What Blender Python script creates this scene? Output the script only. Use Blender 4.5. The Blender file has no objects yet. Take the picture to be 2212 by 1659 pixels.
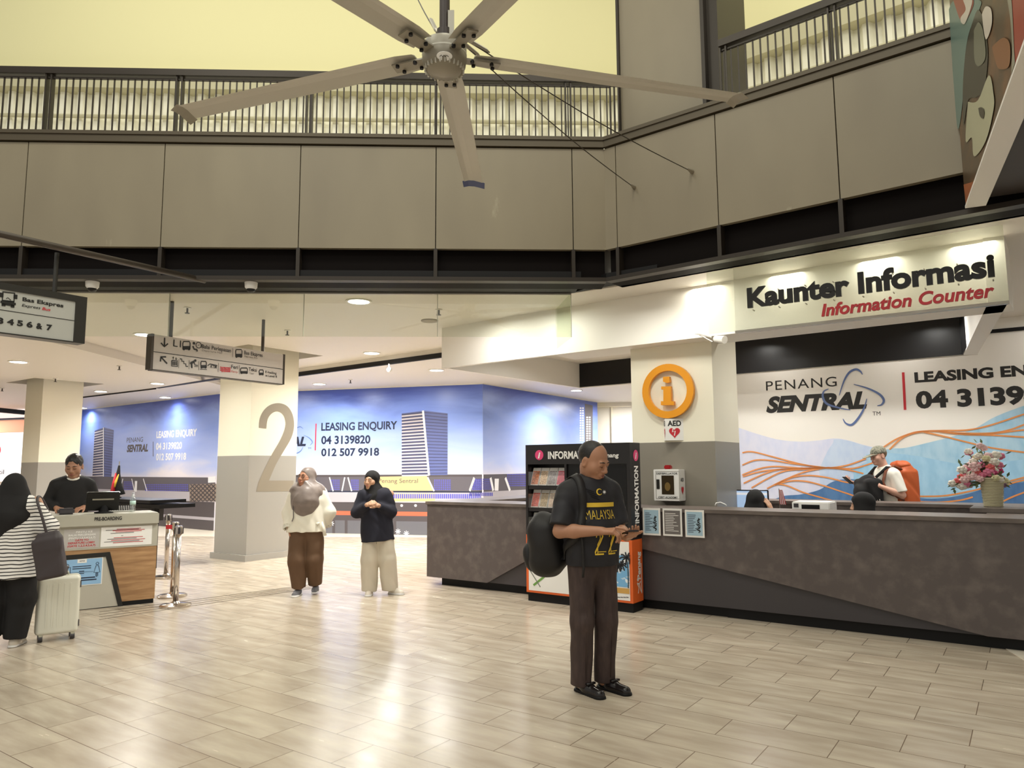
import bpy, bmesh, math, random
import numpy as np
from mathutils import Vector, Matrix
from mathutils.bvhtree import BVHTree
random.seed(4)
SC = bpy.context.scene
COL = SC.collection
# ------------------------------------------------------------ camera
W, H, F = 2212, 1659, 1582.0
CX, CY = W/2, H/2
PITCH, ROLL, CAMH = math.radians(6.44), math.radians(-0.335), 1.55
FWD = Vector((0, math.cos(PITCH), math.sin(PITCH)))
_u0 = Vector((0, -math.sin(PITCH), math.cos(PITCH))); _r0 = Vector((1, 0, 0))
RGT = _r0*math.cos(ROLL)+_u0*math.sin(ROLL)
UPV = -_r0*math.sin(ROLL)+_u0*math.cos(ROLL)
CAM = Vector((0, 0, CAMH))
cam_data = bpy.data.cameras.new('camera'); cam = bpy.data.objects.new('camera', cam_data); COL.objects.link(cam)
cam_data.sensor_width = 36; cam_data.lens = F/W*36; cam_data.clip_end = 200; cam_data.clip_start = .05
Mc = Matrix((RGT, UPV, -FWD)).transposed().to_4x4(); Mc.translation = CAM
cam.matrix_world = Mc
SC.camera = cam
# ------------------------------------------------------------ world, exposure
def lin(c):
    c = c/255.0
    return c/12.92 if c <= .04045 else ((c+.055)/1.055)**2.4
def rgb(r, g, b): return (lin(r), lin(g), lin(b), 1)
wd = bpy.data.worlds.new('hall_daylight'); SC.world = wd; wd.use_nodes = True  # even background colour added as ambient fill
bg = wd.node_tree.nodes['Background']; bg.inputs[0].default_value = (1, .985, .91, 1); bg.inputs[1].default_value = .5
SC.view_settings.view_transform = 'Standard'; SC.view_settings.look = 'None'
SC.view_settings.exposure = 0.0; SC.view_settings.gamma = 1.0; SC.view_settings.use_curve_mapping = False
def area_light(name, loc, size, power, color=(1, .95, .85), rot=(0, 0, 0), size_y=None, spread=math.pi):
    d = bpy.data.lights.new(name, 'AREA'); d.energy = power; d.color = color; d.size = size; d.spread = spread
    if size_y: d.shape = 'RECTANGLE'; d.size_y = size_y
    else: d.shape = 'DISK'
    o = bpy.data.objects.new(name, d); COL.objects.link(o); o.location = loc; o.rotation_euler = rot
    return o
# unseen fill lights added high over the void, far above the frame
area_light('hall_lamp', (-5, 3, 10.4), 2.2, 205, (1, .975, .8))
area_light('hall_lamp', (0, 3, 10.4), 2.2, 205, (1, .975, .8))
area_light('hall_lamp', (5, 2, 10.4), 2.2, 205, (1, .975, .8))
area_light('hall_lamp', (-4, -4, 10.4), 3, 320, (1, .985, .88))
area_light('hall_lamp', (4, -4, 10.4), 3, 320, (1, .985, .88))
area_light('upper_corridor_lamp', (-3, 8.7, 10.9), 10, 165, (1, .955, .74), rot=(math.radians(24), 0, 0), size_y=2)  # broad unseen lights added to brighten the upper wall and shutters
area_light('upper_corridor_lamp', (4.6, 6.9, 10.9), 4.5, 100, (1, .955, .74), rot=(math.radians(24), 0, math.radians(-38)), size_y=2)

# ------------------------------------------------------------ geometry of the place
def ray(x, y): return FWD*F+RGT*(x-CX)-UPV*(y-CY)
def hz(x, y, z=0.0):
    d = ray(x, y); return CAM+d*((z-CAMH)/d.z)
def pl(x, y, p0, n):
    d = ray(x, y); return CAM+d*((Vector(p0)-CAM).dot(n)/d.dot(n))
def V3(*a): return Vector(a)
ZU = Vector((0, 0, 1))
class Plane:                       # a vertical plane: origin, horizontal direction e, normal n
    def __init__(s, o, e):
        s.o = Vector(o); s.e = Vector(e).normalized(); s.n = Vector((-s.e.y, s.e.x, 0))   # n points away from the viewer side
    def px(s, x, y): return pl(x, y, s.o, s.n)
    def st(s, x, y):
        p = s.px(x, y); return ((p-s.o).dot(s.e), p.z)
    def at(s, a, z, off=0.0):      # off > 0 : towards the viewer
        return Vector((s.o.x, s.o.y, 0))+s.e*a+ZU*z-s.n*off
    def shift(s, d): return Plane(s.o-s.n*d, s.e)
A1 = math.radians(-35.1)
O = V3(2.143, 7.692, 0)
U = V3(math.cos(A1), math.sin(A1), 0); VV = V3(-math.sin(A1), math.cos(A1), 0)
def uv(u, v, z=0.0): return O+U*u+VV*v+ZU*z
PC = Plane(O, U)                   # counter front
PS = Plane(O-VV*.28, U)            # info stand front
PM = Plane(O+VV*4.8, U)            # mountain mural
_a = math.radians(2.43)
PF = Plane(V3(-2.564, 7.858, 0), V3(math.cos(_a), math.sin(_a), 0))   # mezzanine front
K = PF.px(1309, 540); K.z = 0
PR = Plane(K, V3(.7837, -.6211, 0))                                    # mezzanine right side
# ------------------------------------------------------------ materials
MATS = {}
def mat(name, col, rough=.5, metal=0.0, spec=.5, noise=None, bump=None, emit=None, alpha=None):
    if name in MATS: return MATS[name]
    m = bpy.data.materials.new(name); m.use_nodes = True; MATS[name] = m
    nt = m.node_tree; b = nt.nodes['Principled BSDF']
    b.inputs['Base Color'].default_value = col; b.inputs['Roughness'].default_value = rough
    b.inputs['Metallic'].default_value = metal; b.inputs['Specular IOR Level'].default_value = spec
    if noise:                      # (scale xyz, colour 2, detail, lo, hi)
        sc, c2, det, lo, hi = noise
        tc = nt.nodes.new('ShaderNodeTexCoord'); mp = nt.nodes.new('ShaderNodeMapping'); tx = nt.nodes.new('ShaderNodeTexNoise')
        cr = nt.nodes.new('ShaderNodeMapRange'); mx = nt.nodes.new('ShaderNodeMix'); mx.data_type = 'RGBA'
        mp.inputs['Scale'].default_value = sc if hasattr(sc, '__len__') else (sc, sc, sc)
        mp.inputs['Rotation'].default_value = (0, 0, -A1)
        tx.inputs['Scale'].default_value = 1; tx.inputs['Detail'].default_value = det
        cr.inputs[1].default_value = lo; cr.inputs[2].default_value = hi
        geo = nt.nodes.new('ShaderNodeNewGeometry')
        nt.links.new(geo.outputs['Position'], mp.inputs[0]); nt.links.new(mp.outputs[0], tx.inputs[0])
        nt.links.new(tx.outputs[0], cr.inputs[0]); nt.links.new(cr.outputs[0], mx.inputs[0])
        mx.inputs[6].default_value = col; mx.inputs[7].default_value = c2
        nt.links.new(mx.outputs[2], b.inputs['Base Color'])
    if bump:
        tx = nt.nodes.new('ShaderNodeTexNoise'); bp = nt.nodes.new('ShaderNodeBump'); geo = nt.nodes.new('ShaderNodeNewGeometry')
        tx.inputs['Scale'].default_value = bump[0]; bp.inputs['Strength'].default_value = bump[1]; bp.inputs['Distance'].default_value = .01
        nt.links.new(geo.outputs['Position'], tx.inputs[0]); nt.links.new(tx.outputs[0], bp.inputs['Height']); nt.links.new(bp.outputs[0], b.inputs['Normal'])
    if emit:
        b.inputs['Emission Color'].default_value = emit[0]; b.inputs['Emission Strength'].default_value = emit[1]
    return m
def glass_mat(name, tint, mixv, rough=.0, diffuse=None):
    if name in MATS: return MATS[name]
    m = bpy.data.materials.new(name); m.use_nodes = True; MATS[name] = m; nt = m.node_tree
    nt.nodes.clear(); out = nt.nodes.new('ShaderNodeOutputMaterial')
    t = nt.nodes.new('ShaderNodeBsdfTransparent'); t.inputs[0].default_value = tint
    if diffuse:
        g = nt.nodes.new('ShaderNodeBsdfPrincipled'); g.inputs['Base Color'].default_value = diffuse; g.inputs['Roughness'].default_value = .12
    else:
        g = nt.nodes.new('ShaderNodeBsdfGlossy'); g.inputs['Roughness'].default_value = rough
    mx = nt.nodes.new('ShaderNodeMixShader'); mx.inputs[0].default_value = mixv
    nt.links.new(t.outputs[0], mx.inputs[1]); nt.links.new(g.outputs[0], mx.inputs[2]); nt.links.new(mx.outputs[0], out.inputs[0])
    return m
M_CREAM = mat('cream_paint', rgb(240, 234, 214), .6)
M_WHITE = mat('white_paint', rgb(236, 232, 224), .55)
M_CEIL = mat('ceiling_white', rgb(222, 216, 206), .5)
M_UPWALL = mat('upper_cream_wall', rgb(240, 234, 186), .7)
M_GREY = mat('grey_wall_tile', rgb(164, 160, 153), .25)
M_GREYD = mat('grey_pillar_tile', rgb(136, 130, 119), .35)
M_PANEL = mat('taupe_panel', rgb(133, 123, 104), .42, noise=((1.3, 1.3, .5), rgb(145, 135, 114), 3, .35, .75))
M_STEEL = mat('dark_steel', rgb(52, 45, 38), .45, .3)
M_SILL = mat('sill_metal', rgb(84, 75, 60), .45, .3)
M_BLACKGL = mat('black_glass', rgb(20, 16, 15), .6, spec=.06)
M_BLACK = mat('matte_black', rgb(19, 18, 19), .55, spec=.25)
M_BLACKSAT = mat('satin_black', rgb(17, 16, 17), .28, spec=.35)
M_RAIL = mat('rail_bronze', rgb(50, 42, 34), .4, .3)
M_CONC = mat('dark_stone_laminate', rgb(88, 79, 77), .42, noise=((9, 9, 9), rgb(108, 98, 94), 6, .45, .75))
M_CONCTOP = mat('stone_laminate_edge', rgb(96, 86, 81), .4, noise=((2, 9, 9), rgb(112, 101, 94), 4, .4, .7))
M_CHAR = mat('charcoal_board', rgb(62, 58, 61), .4)
M_INK = mat('black_ink', rgb(28, 26, 24), .5)
M_RED = mat('red_print', rgb(196, 40, 52), .5)
M_CHROME = mat('chrome', rgb(205, 196, 188), .16, 1.0)
M_ALU = mat('silver_aluminium', rgb(170, 164, 152), .35, .6)
M_GLASS = glass_mat('clear_glass', (.93, .95, .90, 1), .07, .02)
M_FROST = glass_mat('frosted_acrylic', (.9, .92, .88, 1), .22, diffuse=rgb(226, 224, 208))
M_LAMP = mat('lamp_glow', rgb(255, 250, 238), .5, emit=((1, .96, .9, 1), 16))
M_SKIN = mat('skin_brown', rgb(176, 127, 99), .5)
M_SKINL = mat('skin_light_brown', rgb(196, 150, 120), .5)
M_SKINP = mat('skin_pale', rgb(222, 172, 150), .5)
M_SKIND = mat('skin_tan', rgb(166, 122, 97), .5)
M_HAIR = mat('black_hair', rgb(22, 19, 18), .45)
M_EYE = mat('eye_dark', rgb(24, 18, 16), .2)
M_EYEW = mat('eye_white', rgb(225, 215, 205), .3)
M_LIP = mat('lip', rgb(140, 78, 66), .5)
M_LIPP = mat('lip_pink', rgb(190, 110, 100), .5)
M_PAPER = mat('white_paper', rgb(238, 236, 232), .5)
M_CLOTHBLK = mat('black_cloth', rgb(20, 18, 19), .85)
M_CLOTHW = mat('white_cloth', rgb(240, 236, 224), .8)

def smears(m, col, sc, lo, hi):      # rubbed pale marks on the panels
    nt = m.node_tree; b = nt.nodes['Principled BSDF']; src = b.inputs['Base Color'].links[0].from_socket
    geo = nt.nodes.new('ShaderNodeNewGeometry'); mp = nt.nodes.new('ShaderNodeMapping'); mp.inputs['Scale'].default_value = sc; mp.inputs['Location'].default_value = (3.1, 1.7, .4)
    tx = nt.nodes.new('ShaderNodeTexNoise'); tx.inputs['Scale'].default_value = 1; tx.inputs['Detail'].default_value = 6; tx.inputs['Roughness'].default_value = .65
    cr = nt.nodes.new('ShaderNodeMapRange'); cr.inputs[1].default_value = lo; cr.inputs[2].default_value = hi; mx = nt.nodes.new('ShaderNodeMix'); mx.data_type = 'RGBA'
    nt.links.new(geo.outputs['Position'], mp.inputs[0]); nt.links.new(mp.outputs[0], tx.inputs[0]); nt.links.new(tx.outputs[0], cr.inputs[0]); nt.links.new(cr.outputs[0], mx.inputs[0])
    nt.links.new(src, mx.inputs[6]); mx.inputs[7].default_value = col; nt.links.new(mx.outputs[2], b.inputs['Base Color'])
smears(M_PANEL, rgb(172, 163, 140), (3.4, 3.4, 1.3), .66, .78)
# ------------------------------------------------------------ mesh helpers
class MB:
    def __init__(s): s.v = []; s.f = []
    def add(s, vs, fs):
        o = len(s.v); s.v += [tuple(v) for v in vs]; s.f += [tuple(i+o for i in f) for f in fs]; return s
    def hexa(s, p):                # 8 points: bottom 4 (ccw), top 4
        return s.add(p, [(0, 3, 2, 1), (4, 5, 6, 7), (0, 1, 5, 4), (1, 2, 6, 5), (2, 3, 7, 6), (3, 0, 4, 7)])
    def box(s, c, ex, ey, ez, hx, hy, hz_):
        c = Vector(c); P = []
        for dz in (-1, 1):
            for dx, dy in ((-1, -1), (1, -1), (1, 1), (-1, 1)): P.append(c+ex*dx*hx+ey*dy*hy+ez*dz*hz_)
        return s.hexa(P)
    def pbox(s, P, a0, a1, z0, z1, d0, d1):   # on a plane: a range, z range, offset range (towards the viewer)
        q = []
        for z in (z0, z1):
            q += [P.at(a0, z, d1), P.at(a1, z, d1), P.at(a1, z, d0), P.at(a0, z, d0)]
        return s.hexa(q)
    def prism(s, pts, d):          # polygon points extruded along d
        n = len(pts); pts = [Vector(p) for p in pts]; d = Vector(d)
        return s.add(pts+[p+d for p in pts], [tuple(range(n)), tuple(range(2*n-1, n-1, -1))]+[(i, i+n, (i+1) % n+n, (i+1) % n) for i in range(n)])
    def poly(s, pts): return s.add(pts, [tuple(range(len(pts)))])
    def tube(s, pts, r, n=8, cap=True):
        pts = [Vector(p) for p in pts]; R = r if hasattr(r, '__len__') else [r]*len(pts)
        rings = []; prev = None
        for i, p in enumerate(pts):
            t = (pts[min(i+1, len(pts)-1)]-pts[max(i-1, 0)]).normalized()
            a = prev if prev else (V3(0, 0, 1) if abs(t.z) < .9 else V3(1, 0, 0))
            x = t.cross(a).normalized(); y = x.cross(t).normalized(); prev = y
            rings.append([p+(x*math.cos(2*math.pi*k/n)+y*math.sin(2*math.pi*k/n))*R[i] for k in range(n)])
        vs = [q for r_ in rings for q in r_]; fs = []
        for i in range(len(pts)-1):
            for k in range(n): fs.append((i*n+k, i*n+(k+1) % n, (i+1)*n+(k+1) % n, (i+1)*n+k))
        if cap: fs += [tuple(range(n-1, -1, -1)), tuple(range((len(pts)-1)*n, len(pts)*n))]
        return s.add(vs, fs)
    def lathe(s, c, prof, n=24, ax=None, sx=1.0, sy=1.0, cap=True):    # prof: list of (r, h) along z (or axis frame ax=(x,y,z))
        c = Vector(c); ex, ey, ez = ax if ax else (V3(1, 0, 0), V3(0, 1, 0), ZU)
        vs = []; fs = []
        for r, h in prof:
            for k in range(n):
                a = 2*math.pi*k/n; vs.append(c+ex*r*sx*math.cos(a)+ey*r*sy*math.sin(a)+ez*h)
        for i in range(len(prof)-1):
            for k in range(n): fs.append((i*n+k, i*n+(k+1) % n, (i+1)*n+(k+1) % n, (i+1)*n+k))
        if cap: fs += [tuple(range(n-1, -1, -1)), tuple(range((len(prof)-1)*n, len(prof)*n))]
        return s.add(vs, fs)
    def ball(s, c, rx, ry=None, rz=None, n=12, m=8):
        ry = ry or rx; rz = rz or rx; c = Vector(c); vs = [c+V3(0, 0, -rz)]; fs = []
        for i in range(1, m):
            t = -math.pi/2+math.pi*i/m
            for k in range(n): a = 2*math.pi*k/n; vs.append(c+V3(rx*math.cos(t)*math.cos(a), ry*math.cos(t)*math.sin(a), rz*math.sin(t)))
        vs.append(c+V3(0, 0, rz)); e = len(vs)-1
        for k in range(n): fs.append((0, 1+(k+1) % n, 1+k)); fs.append((e, e-n+k, e-n+(k+1) % n))
        for i in range(m-2):
            for k in range(n): fs.append((1+i*n+k, 1+i*n+(k+1) % n, 1+(i+1)*n+(k+1) % n, 1+(i+1)*n+k))
        return s.add(vs, fs)
    def build(s, name, m, parent=None, smooth=False, bevel=0.0, fix=True):
        me = bpy.data.meshes.new(name)
        off = Vector(parent_loc(parent))
        me.from_pydata([tuple(Vector(v)-off) for v in s.v], [], s.f)
        if fix:
            bm = bmesh.new(); bm.from_mesh(me); bmesh.ops.recalc_face_normals(bm, faces=bm.faces[:])
            if bevel: bmesh.ops.bevel(bm, geom=[e for e in bm.edges if len(e.link_faces) == 2 and e.calc_face_angle(0) > .5], offset=bevel, segments=2, affect='EDGES', clamp_overlap=True)
            bm.to_mesh(me); bm.free()
        return link(name, me, m, parent, smooth)
def parent_loc(p):
    l = Vector((0, 0, 0))
    while p is not None: l += p.location; p = p.parent
    return l
def link(name, me, m, parent=None, smooth=False):
    if m: me.materials.append(m)
    if smooth:
        me.polygons.foreach_set('use_smooth', [True]*len(me.polygons))
        if smooth == 'auto': me.set_sharp_from_angle(angle=math.radians(40))
    o = bpy.data.objects.new(name, me); COL.objects.link(o); o.parent = parent
    return o
def thing(name, label, cat, loc=(0, 0, 0), group=None):
    o = bpy.data.objects.new(name, None); COL.objects.link(o); o.location = loc; o.empty_display_size = .1
    return tag(o, label, cat, group)
def tag(o, label, cat, group=None):
    o['label'] = label; o['category'] = cat
    if group: o['group'] = group
    return o
def struct(o): o['kind'] = 'structure'; return o
def dup(root, loc, label=None, group=None):
    r = root.copy(); COL.objects.link(r); r.location = loc
    if label: r['label'] = label
    if group: r['group'] = group
    def rec(a, b):
        for ch in a.children:
            c = ch.copy(); COL.objects.link(c); c.parent = b; rec(ch, c)
    rec(root, r); return r
# ------------------------------------------------------------ lettering
def text_geo(s, bold=0.0, shear=0.0, depth=0.0, spacing=1.0):
    cu = bpy.data.curves.new('t', 'FONT'); cu.body = s; cu.size = 1; cu.offset = bold; cu.shear = shear; cu.extrude = depth; cu.space_character = spacing
    cu.resolution_u = 4
    o = bpy.data.objects.new('t', cu); COL.objects.link(o)
    dg = bpy.context.evaluated_depsgraph_get(); dg.update()
    me = bpy.data.meshes.new_from_object(o.evaluated_get(dg)); 
    bpy.data.objects.remove(o); bpy.data.curves.remove(cu)
    vs = [v.co.copy() for v in me.vertices]; fs = [tuple(p.vertices) for p in me.polygons]; bpy.data.meshes.remove(me)
    return vs, fs
def text_on(mb, s, P, a0, z0, width, height, off=.003, bold=.01, shear=0.0, depth=0.0, spacing=1.0, vert=False):
    """letters on plane P, baseline start (a0,z0), fitted to width (along the plane) and cap height"""
    vs, fs = text_geo(s, bold, shear, depth and .5, spacing)
    x0 = min(v.x for v in vs); x1 = max(v.x for v in vs)
    hv, _ = text_geo('H', bold, 0); h = max(v.y for v in hv)
    kx = width/(x1-x0); ky = height/h
    out = []
    for v in vs:
        x, y = (v.x-x0)*kx, v.y*ky
        if vert: out.append(P.at(a0-y, z0+x, off+(v.z+.5)*depth if depth else off))
        else: out.append(P.at(a0+x, z0+y, off+(v.z+.5)*depth if depth else off))
    return mb.add(out, fs)
def text_px(mb, s, P, bl, br, tl, off=.003, **k):
    """as text_on, but the baseline runs between two photo points and tl is a point at cap height"""
    a, z = P.st(*bl); a2, z2 = P.st(*br); _, zt = P.st(*tl)
    return text_on(mb, s, P, a, (z+z2)/2 if k.pop('mid', False) else z, a2-a, zt-z, off, **k)
def lines(t, name, m, *items):
    for s, P, bl, br, tl, k in items: x = MB(); text_px(x, s, P, bl, br, tl, **k); x.build(name, m, t)
def poly_px(mb, P, pts, off=.002): return mb.poly([P.px(*p)-P.n*off for p in pts])
def ribbon(mb, P, pts, w, off=.004, closed=False):
    """flat line of width w through plane points (a,z)"""
    n = len(pts); L = []; R = []
    for i, (a, z) in enumerate(pts):
        p, q = pts[max(i-1, 0)], pts[min(i+1, n-1)]
        if closed: p, q = pts[i-1], pts[(i+1) % n]
        dx, dz = q[0]-p[0], q[1]-p[1]; l = math.hypot(dx, dz) or 1
        ww = w[i] if hasattr(w, '__len__') else w
        L.append(P.at(a-dz/l*ww/2, z+dx/l*ww/2, off)); R.append(P.at(a+dz/l*ww/2, z-dx/l*ww/2, off))
    fs = [(i, i+n, i+1+n, i+1) for i in range(n-1)]
    if closed: fs.append((n-1, 2*n-1, n, 0))
    return mb.add(L+R, fs)
def spline(pts, k=8):
    """Catmull-Rom through 2-D points"""
    out = []; n = len(pts)
    for i in range(n-1):
        p0, p1, p2, p3 = pts[max(i-1, 0)], pts[i], pts[i+1], pts[min(i+2, n-1)]
        for j in range(k):
            t = j/k; out.append(tuple(.5*(2*b+(c-a)*t+(2*a-5*b+4*c-d)*t*t+(3*b-a-3*c+d)*t**3) for a, b, c, d in zip(p0, p1, p2, p3)))
    return out+[pts[-1]]
def rib_px(mb, P, pts, w, off=.004, k=8): return ribbon(mb, P, [P.st(*p) for p in spline(pts, k)], w, off)
def disc(mb, P, a, z, r, off=.004, n=28, ry=None, r_in=0):
    ry = ry or r
    pts = [(a+r*math.cos(2*math.pi*i/n), z+ry*math.sin(2*math.pi*i/n)) for i in range(n)]
    if r_in:
        q = [(a+r_in*math.cos(2*math.pi*i/n), z+r_in*ry/r*math.sin(2*math.pi*i/n)) for i in range(n)]
        return mb.add([P.at(x, y, off) for x, y in pts+q], [(i, (i+1) % n, n+(i+1) % n, n+i) for i in range(n)])
    return mb.poly([P.at(x, y, off) for x, y in pts])
def rect(mb, P, a0, a1, z0, z1, off=.003): return mb.poly([P.at(a0, z0, off), P.at(a1, z0, off), P.at(a1, z1, off), P.at(a0, z1, off)])
# ============================================================ SETTING
def floor_mat():
    m = bpy.data.materials.new('floor_tiles'); m.use_nodes = True; nt = m.node_tree; b = nt.nodes['Principled BSDF']; N = nt.nodes.new; L = nt.links.new
    geo = N('ShaderNodeNewGeometry'); mp = N('ShaderNodeMapping'); mp.vector_type = 'TEXTURE'
    mp.inputs['Rotation'].default_value = (0, 0, A1)
    p0 = uv(-.46+.305, -4.755); mp.inputs['Location'].default_value = p0
    L(geo.outputs['Position'], mp.inputs[0])
    br = N('ShaderNodeTexBrick'); br.offset = .5; br.inputs['Scale'].default_value = 1
    br.inputs['Brick Width'].default_value = .61; br.inputs['Row Height'].default_value = .3075; br.inputs['Mortar Size'].default_value = .0028; br.inputs['Mortar Smooth'].default_value = .2
    br.inputs['Color1'].default_value = (0, 0, 0, 1); br.inputs['Color2'].default_value = (1, 1, 1, 1); br.inputs['Mortar'].default_value = (.5, .5, .5, 1)
    L(mp.outputs[0], br.inputs[0])
    # streaks along the long side of each tile, shifted per tile
    sep = N('ShaderNodeVectorMath'); sep.operation = 'MULTIPLY'; sep.inputs[1].default_value = (2.2, 10, 1); L(mp.outputs[0], sep.inputs[0])
    ad = N('ShaderNodeVectorMath'); ad.operation = 'ADD'; L(sep.outputs[0], ad.inputs[0])
    cm = N('ShaderNodeVectorMath'); cm.operation = 'SCALE'; cm.inputs[3].default_value = 5; L(br.outputs[0], cm.inputs[0]); L(cm.outputs[0], ad.inputs[1])
    nz = N('ShaderNodeTexNoise'); nz.inputs['Scale'].default_value = 1; nz.inputs['Detail'].default_value = 6; L(ad.outputs[0], nz.inputs[0])
    cr = N('ShaderNodeValToRGB'); e = cr.color_ramp; e.elements[0].position = .3; e.elements[0].color = rgb(168, 154, 137); e.elements[1].position = .7; e.elements[1].color = rgb(199, 187, 168)
    L(nz.outputs[0], cr.inputs[0])
    mx = N('ShaderNodeMix'); mx.data_type = 'RGBA'; mx.inputs[7].default_value = rgb(190, 172, 150); mx.blend_type = 'MIX'
    sc = N('ShaderNodeMath'); sc.operation = 'MULTIPLY'; sc.inputs[1].default_value = .2; L(br.outputs[0], sc.inputs[0]); L(sc.outputs[0], mx.inputs[0]); L(cr.outputs[0], mx.inputs[6])
    m2 = N('ShaderNodeMix'); m2.data_type = 'RGBA'; m2.inputs[7].default_value = rgb(110, 92, 76); L(br.outputs['Fac'], m2.inputs[0]); L(mx.outputs[2], m2.inputs[6])
    L(m2.outputs[2], b.inputs['Base Color'])
    rr = N('ShaderNodeMapRange'); rr.inputs[3].default_value = .15; rr.inputs[4].default_value = .32; L(nz.outputs[0], rr.inputs[0]); L(rr.outputs[0], b.inputs['Roughness'])
    b.inputs['Specular IOR Level'].default_value = .5
    bp = N('ShaderNodeBump'); bp.inputs['Strength'].default_value = .12; bp.inputs['Distance'].default_value = .002; bp.invert = True
    L(br.outputs['Fac'], bp.inputs['Height']); L(bp.outputs[0], b.inputs['Normal'])
    return m
M_FLOOR = floor_mat()
struct(MB().prism([(-34, -8, -.2), (20, -8, -.2), (20, 34, -.2), (-34, 34, -.2)], (0, 0, .2)).build('floor', M_FLOOR))
M_FLPALE = mat('pale_floor_tile', rgb(232, 222, 205), .25)
# pale floor strip in front of the blue hoarding and the pale patch at the counter's end
Z_LOW, Z_HI = 3.45, 3.6
M0, M1, M2, M3 = [hz(x, y, Z_LOW) for x, y in ((175, 885), (474, 849.5), (1043, 828), (1290, 868))]
for q in (M0, M1, M2, M3): q.z = 0
PB0 = Plane(M0, M1-M0); PB1 = Plane(M1, M2-M1); PB2 = Plane(M2, M3-M2)
mb = MB()
a = [M0-PB0.n*1.3, M1-PB0.n*1.0-PB1.n*.55, M2-PB1.n*.25, M2+PB1.n*.01, M1, M0]
mb.prism([V3(p.x, p.y, .001) for p in a], (0, 0, .004))
struct(mb.build('trim_2', M_FLPALE))
mb = MB(); p = [hz(*q) for q in ((2172, 1402), (2212, 1392), (2330, 1400), (2330, 1500))]
mb.prism([V3(q.x, q.y, .001) for q in p], (0, 0, .004)); struct(mb.build('trim_3', M_FLPALE))

# ---- mezzanine front and right fascia
ZB, ZP0, ZP1, ZS = 3.6, 3.966, 5.145, 5.255
SJ = [-5.8, -4.28, -2.765, -1.283, .211, 1.723, 3.264]
SK = (K-PF.o).dot(PF.e)
RJ = [PR.st(*p)[0] for p in ((1334, 538), (1552.5, 482), (1815, 434))]
RE = PR.st(2330, 440)[0]
def fascia(name, P, joints, s0, s1):
    js = [s0]+joints+[s1]; mb = MB()
    for a, b in zip(js[:-1], js[1:]): mb.pbox(P, a+(.005 if a != js[0] else 0), b-(.005 if b != js[-1] else 0), ZP0, ZP1, -.06, 0)
    struct(mb.build('wall_'+name, M_PANEL))
    mb = MB().pbox(P, s0, s1, ZB, ZS, -.35, -.1)
    struct(mb.build('wall_%s_recess' % name, M_BLACKGL))
    mb = MB()
    for j in joints: mb.pbox(P, j-.02, j+.02, ZB+.03, ZP0, -.1, .005)
    mb.pbox(P, s0, s1, ZB, ZB+.045, -.1, .01)
    struct(mb.build('trim_mullions_'+name, M_STEEL))
    mb = MB().pbox(P, s0, s1, ZP1+.012, ZS, -.2, .03).pbox(P, s0, s1, ZS-.02, ZS+.02, -.2, .045)
    struct(mb.build('trim_sill_'+name, M_SILL))
fascia('front', PF, SJ[1:], -9.5, SK)
fascia('right', PR, RJ, 0, RE)
# black soffit behind the front fascia
GL = PF.shift(-.57)
kg = GL.px(1233, 637); sg = (kg-PF.o).dot(PF.e)
mb = MB().pbox(PF, -9.5, sg+.05, ZB+.001, ZB+.12, -.57, -.02)
mb.prism([PF.at(sg, ZB+.002, -.57), PF.at(SK, ZB+.002, -.02), PR.at(.6, ZB+.002, -.05), PR.at(.5, ZB+.002, -.2)], (0, 0, .1))
struct(mb.build('trim_soffit', M_BLACK))

# ---- upper storey
PFU = PF.shift(-4.0); PRU = PR.shift(-4.0)
struct(MB().pbox(PFU, -14, 8, 5.0, 12, -.2, 0).build('wall_upper', M_UPWALL))
struct(MB().pbox(PRU, -6, 9, 5.0, 12, -.2, 0).build('wall_upper_right', M_UPWALL))
struct(MB().prism([PF.at(-14, 5.0, -.2), PF.at(SK, 5.0, -.2), PR.at(6, 5.0, -.2), PRU.at(6, 5.0), PRU.at(0, 5.0), PFU.at(-14, 5.0)], (0, 0, .15)).build('floor_upper', M_WHITE))
M_SHUT = mat('corrugated_shutter', rgb(246, 243, 226), .5)
M_SHUTB = mat('shutter_housing', rgb(196, 190, 160), .5)
def shutter(nm, lab, P, s0, s1, z1):
    t = thing(nm, lab, 'shutter', P.at((s0+s1)/2, 5.15, .05))
    mb = MB(); x = s0; i = 0; v = []
    while x < s1:
        for z in (5.15, z1): v.append(P.at(x, z, .05+(.09 if i % 4 in (0, 3) else 0)))
        x += (.05, .09)[i % 2]; i += 1
    mb.add(v, [(2*k, 2*k+2, 2*k+3, 2*k+1) for k in range(len(v)//2-1)])
    mb.build('shutter_curtain', M_SHUT, t, fix=False)
    MB().pbox(P, s0, s1, z1, z1+.34, .03, .3).build('shutter_housing', M_SHUTB, t)
    mb = MB(); mb.tube([P.at(s0, z1-.45, .2), P.at(s1, z1-.45, .2)], .035)
    mb.build('service_pipe', M_SHUTB, t)
ZH = PFU.st(600, 214)[1]
shutter('roller_shutter', 'long pale corrugated shutter behind the front balcony railing', PFU, -8, 5.2, ZH)
ZH2 = PRU.st(1700, 120)[1]
shutter('roller_shutter', 'pale corrugated shutter behind the sloping railing next to the grey upper column', PRU, -1.0, 6, ZH2)
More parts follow.
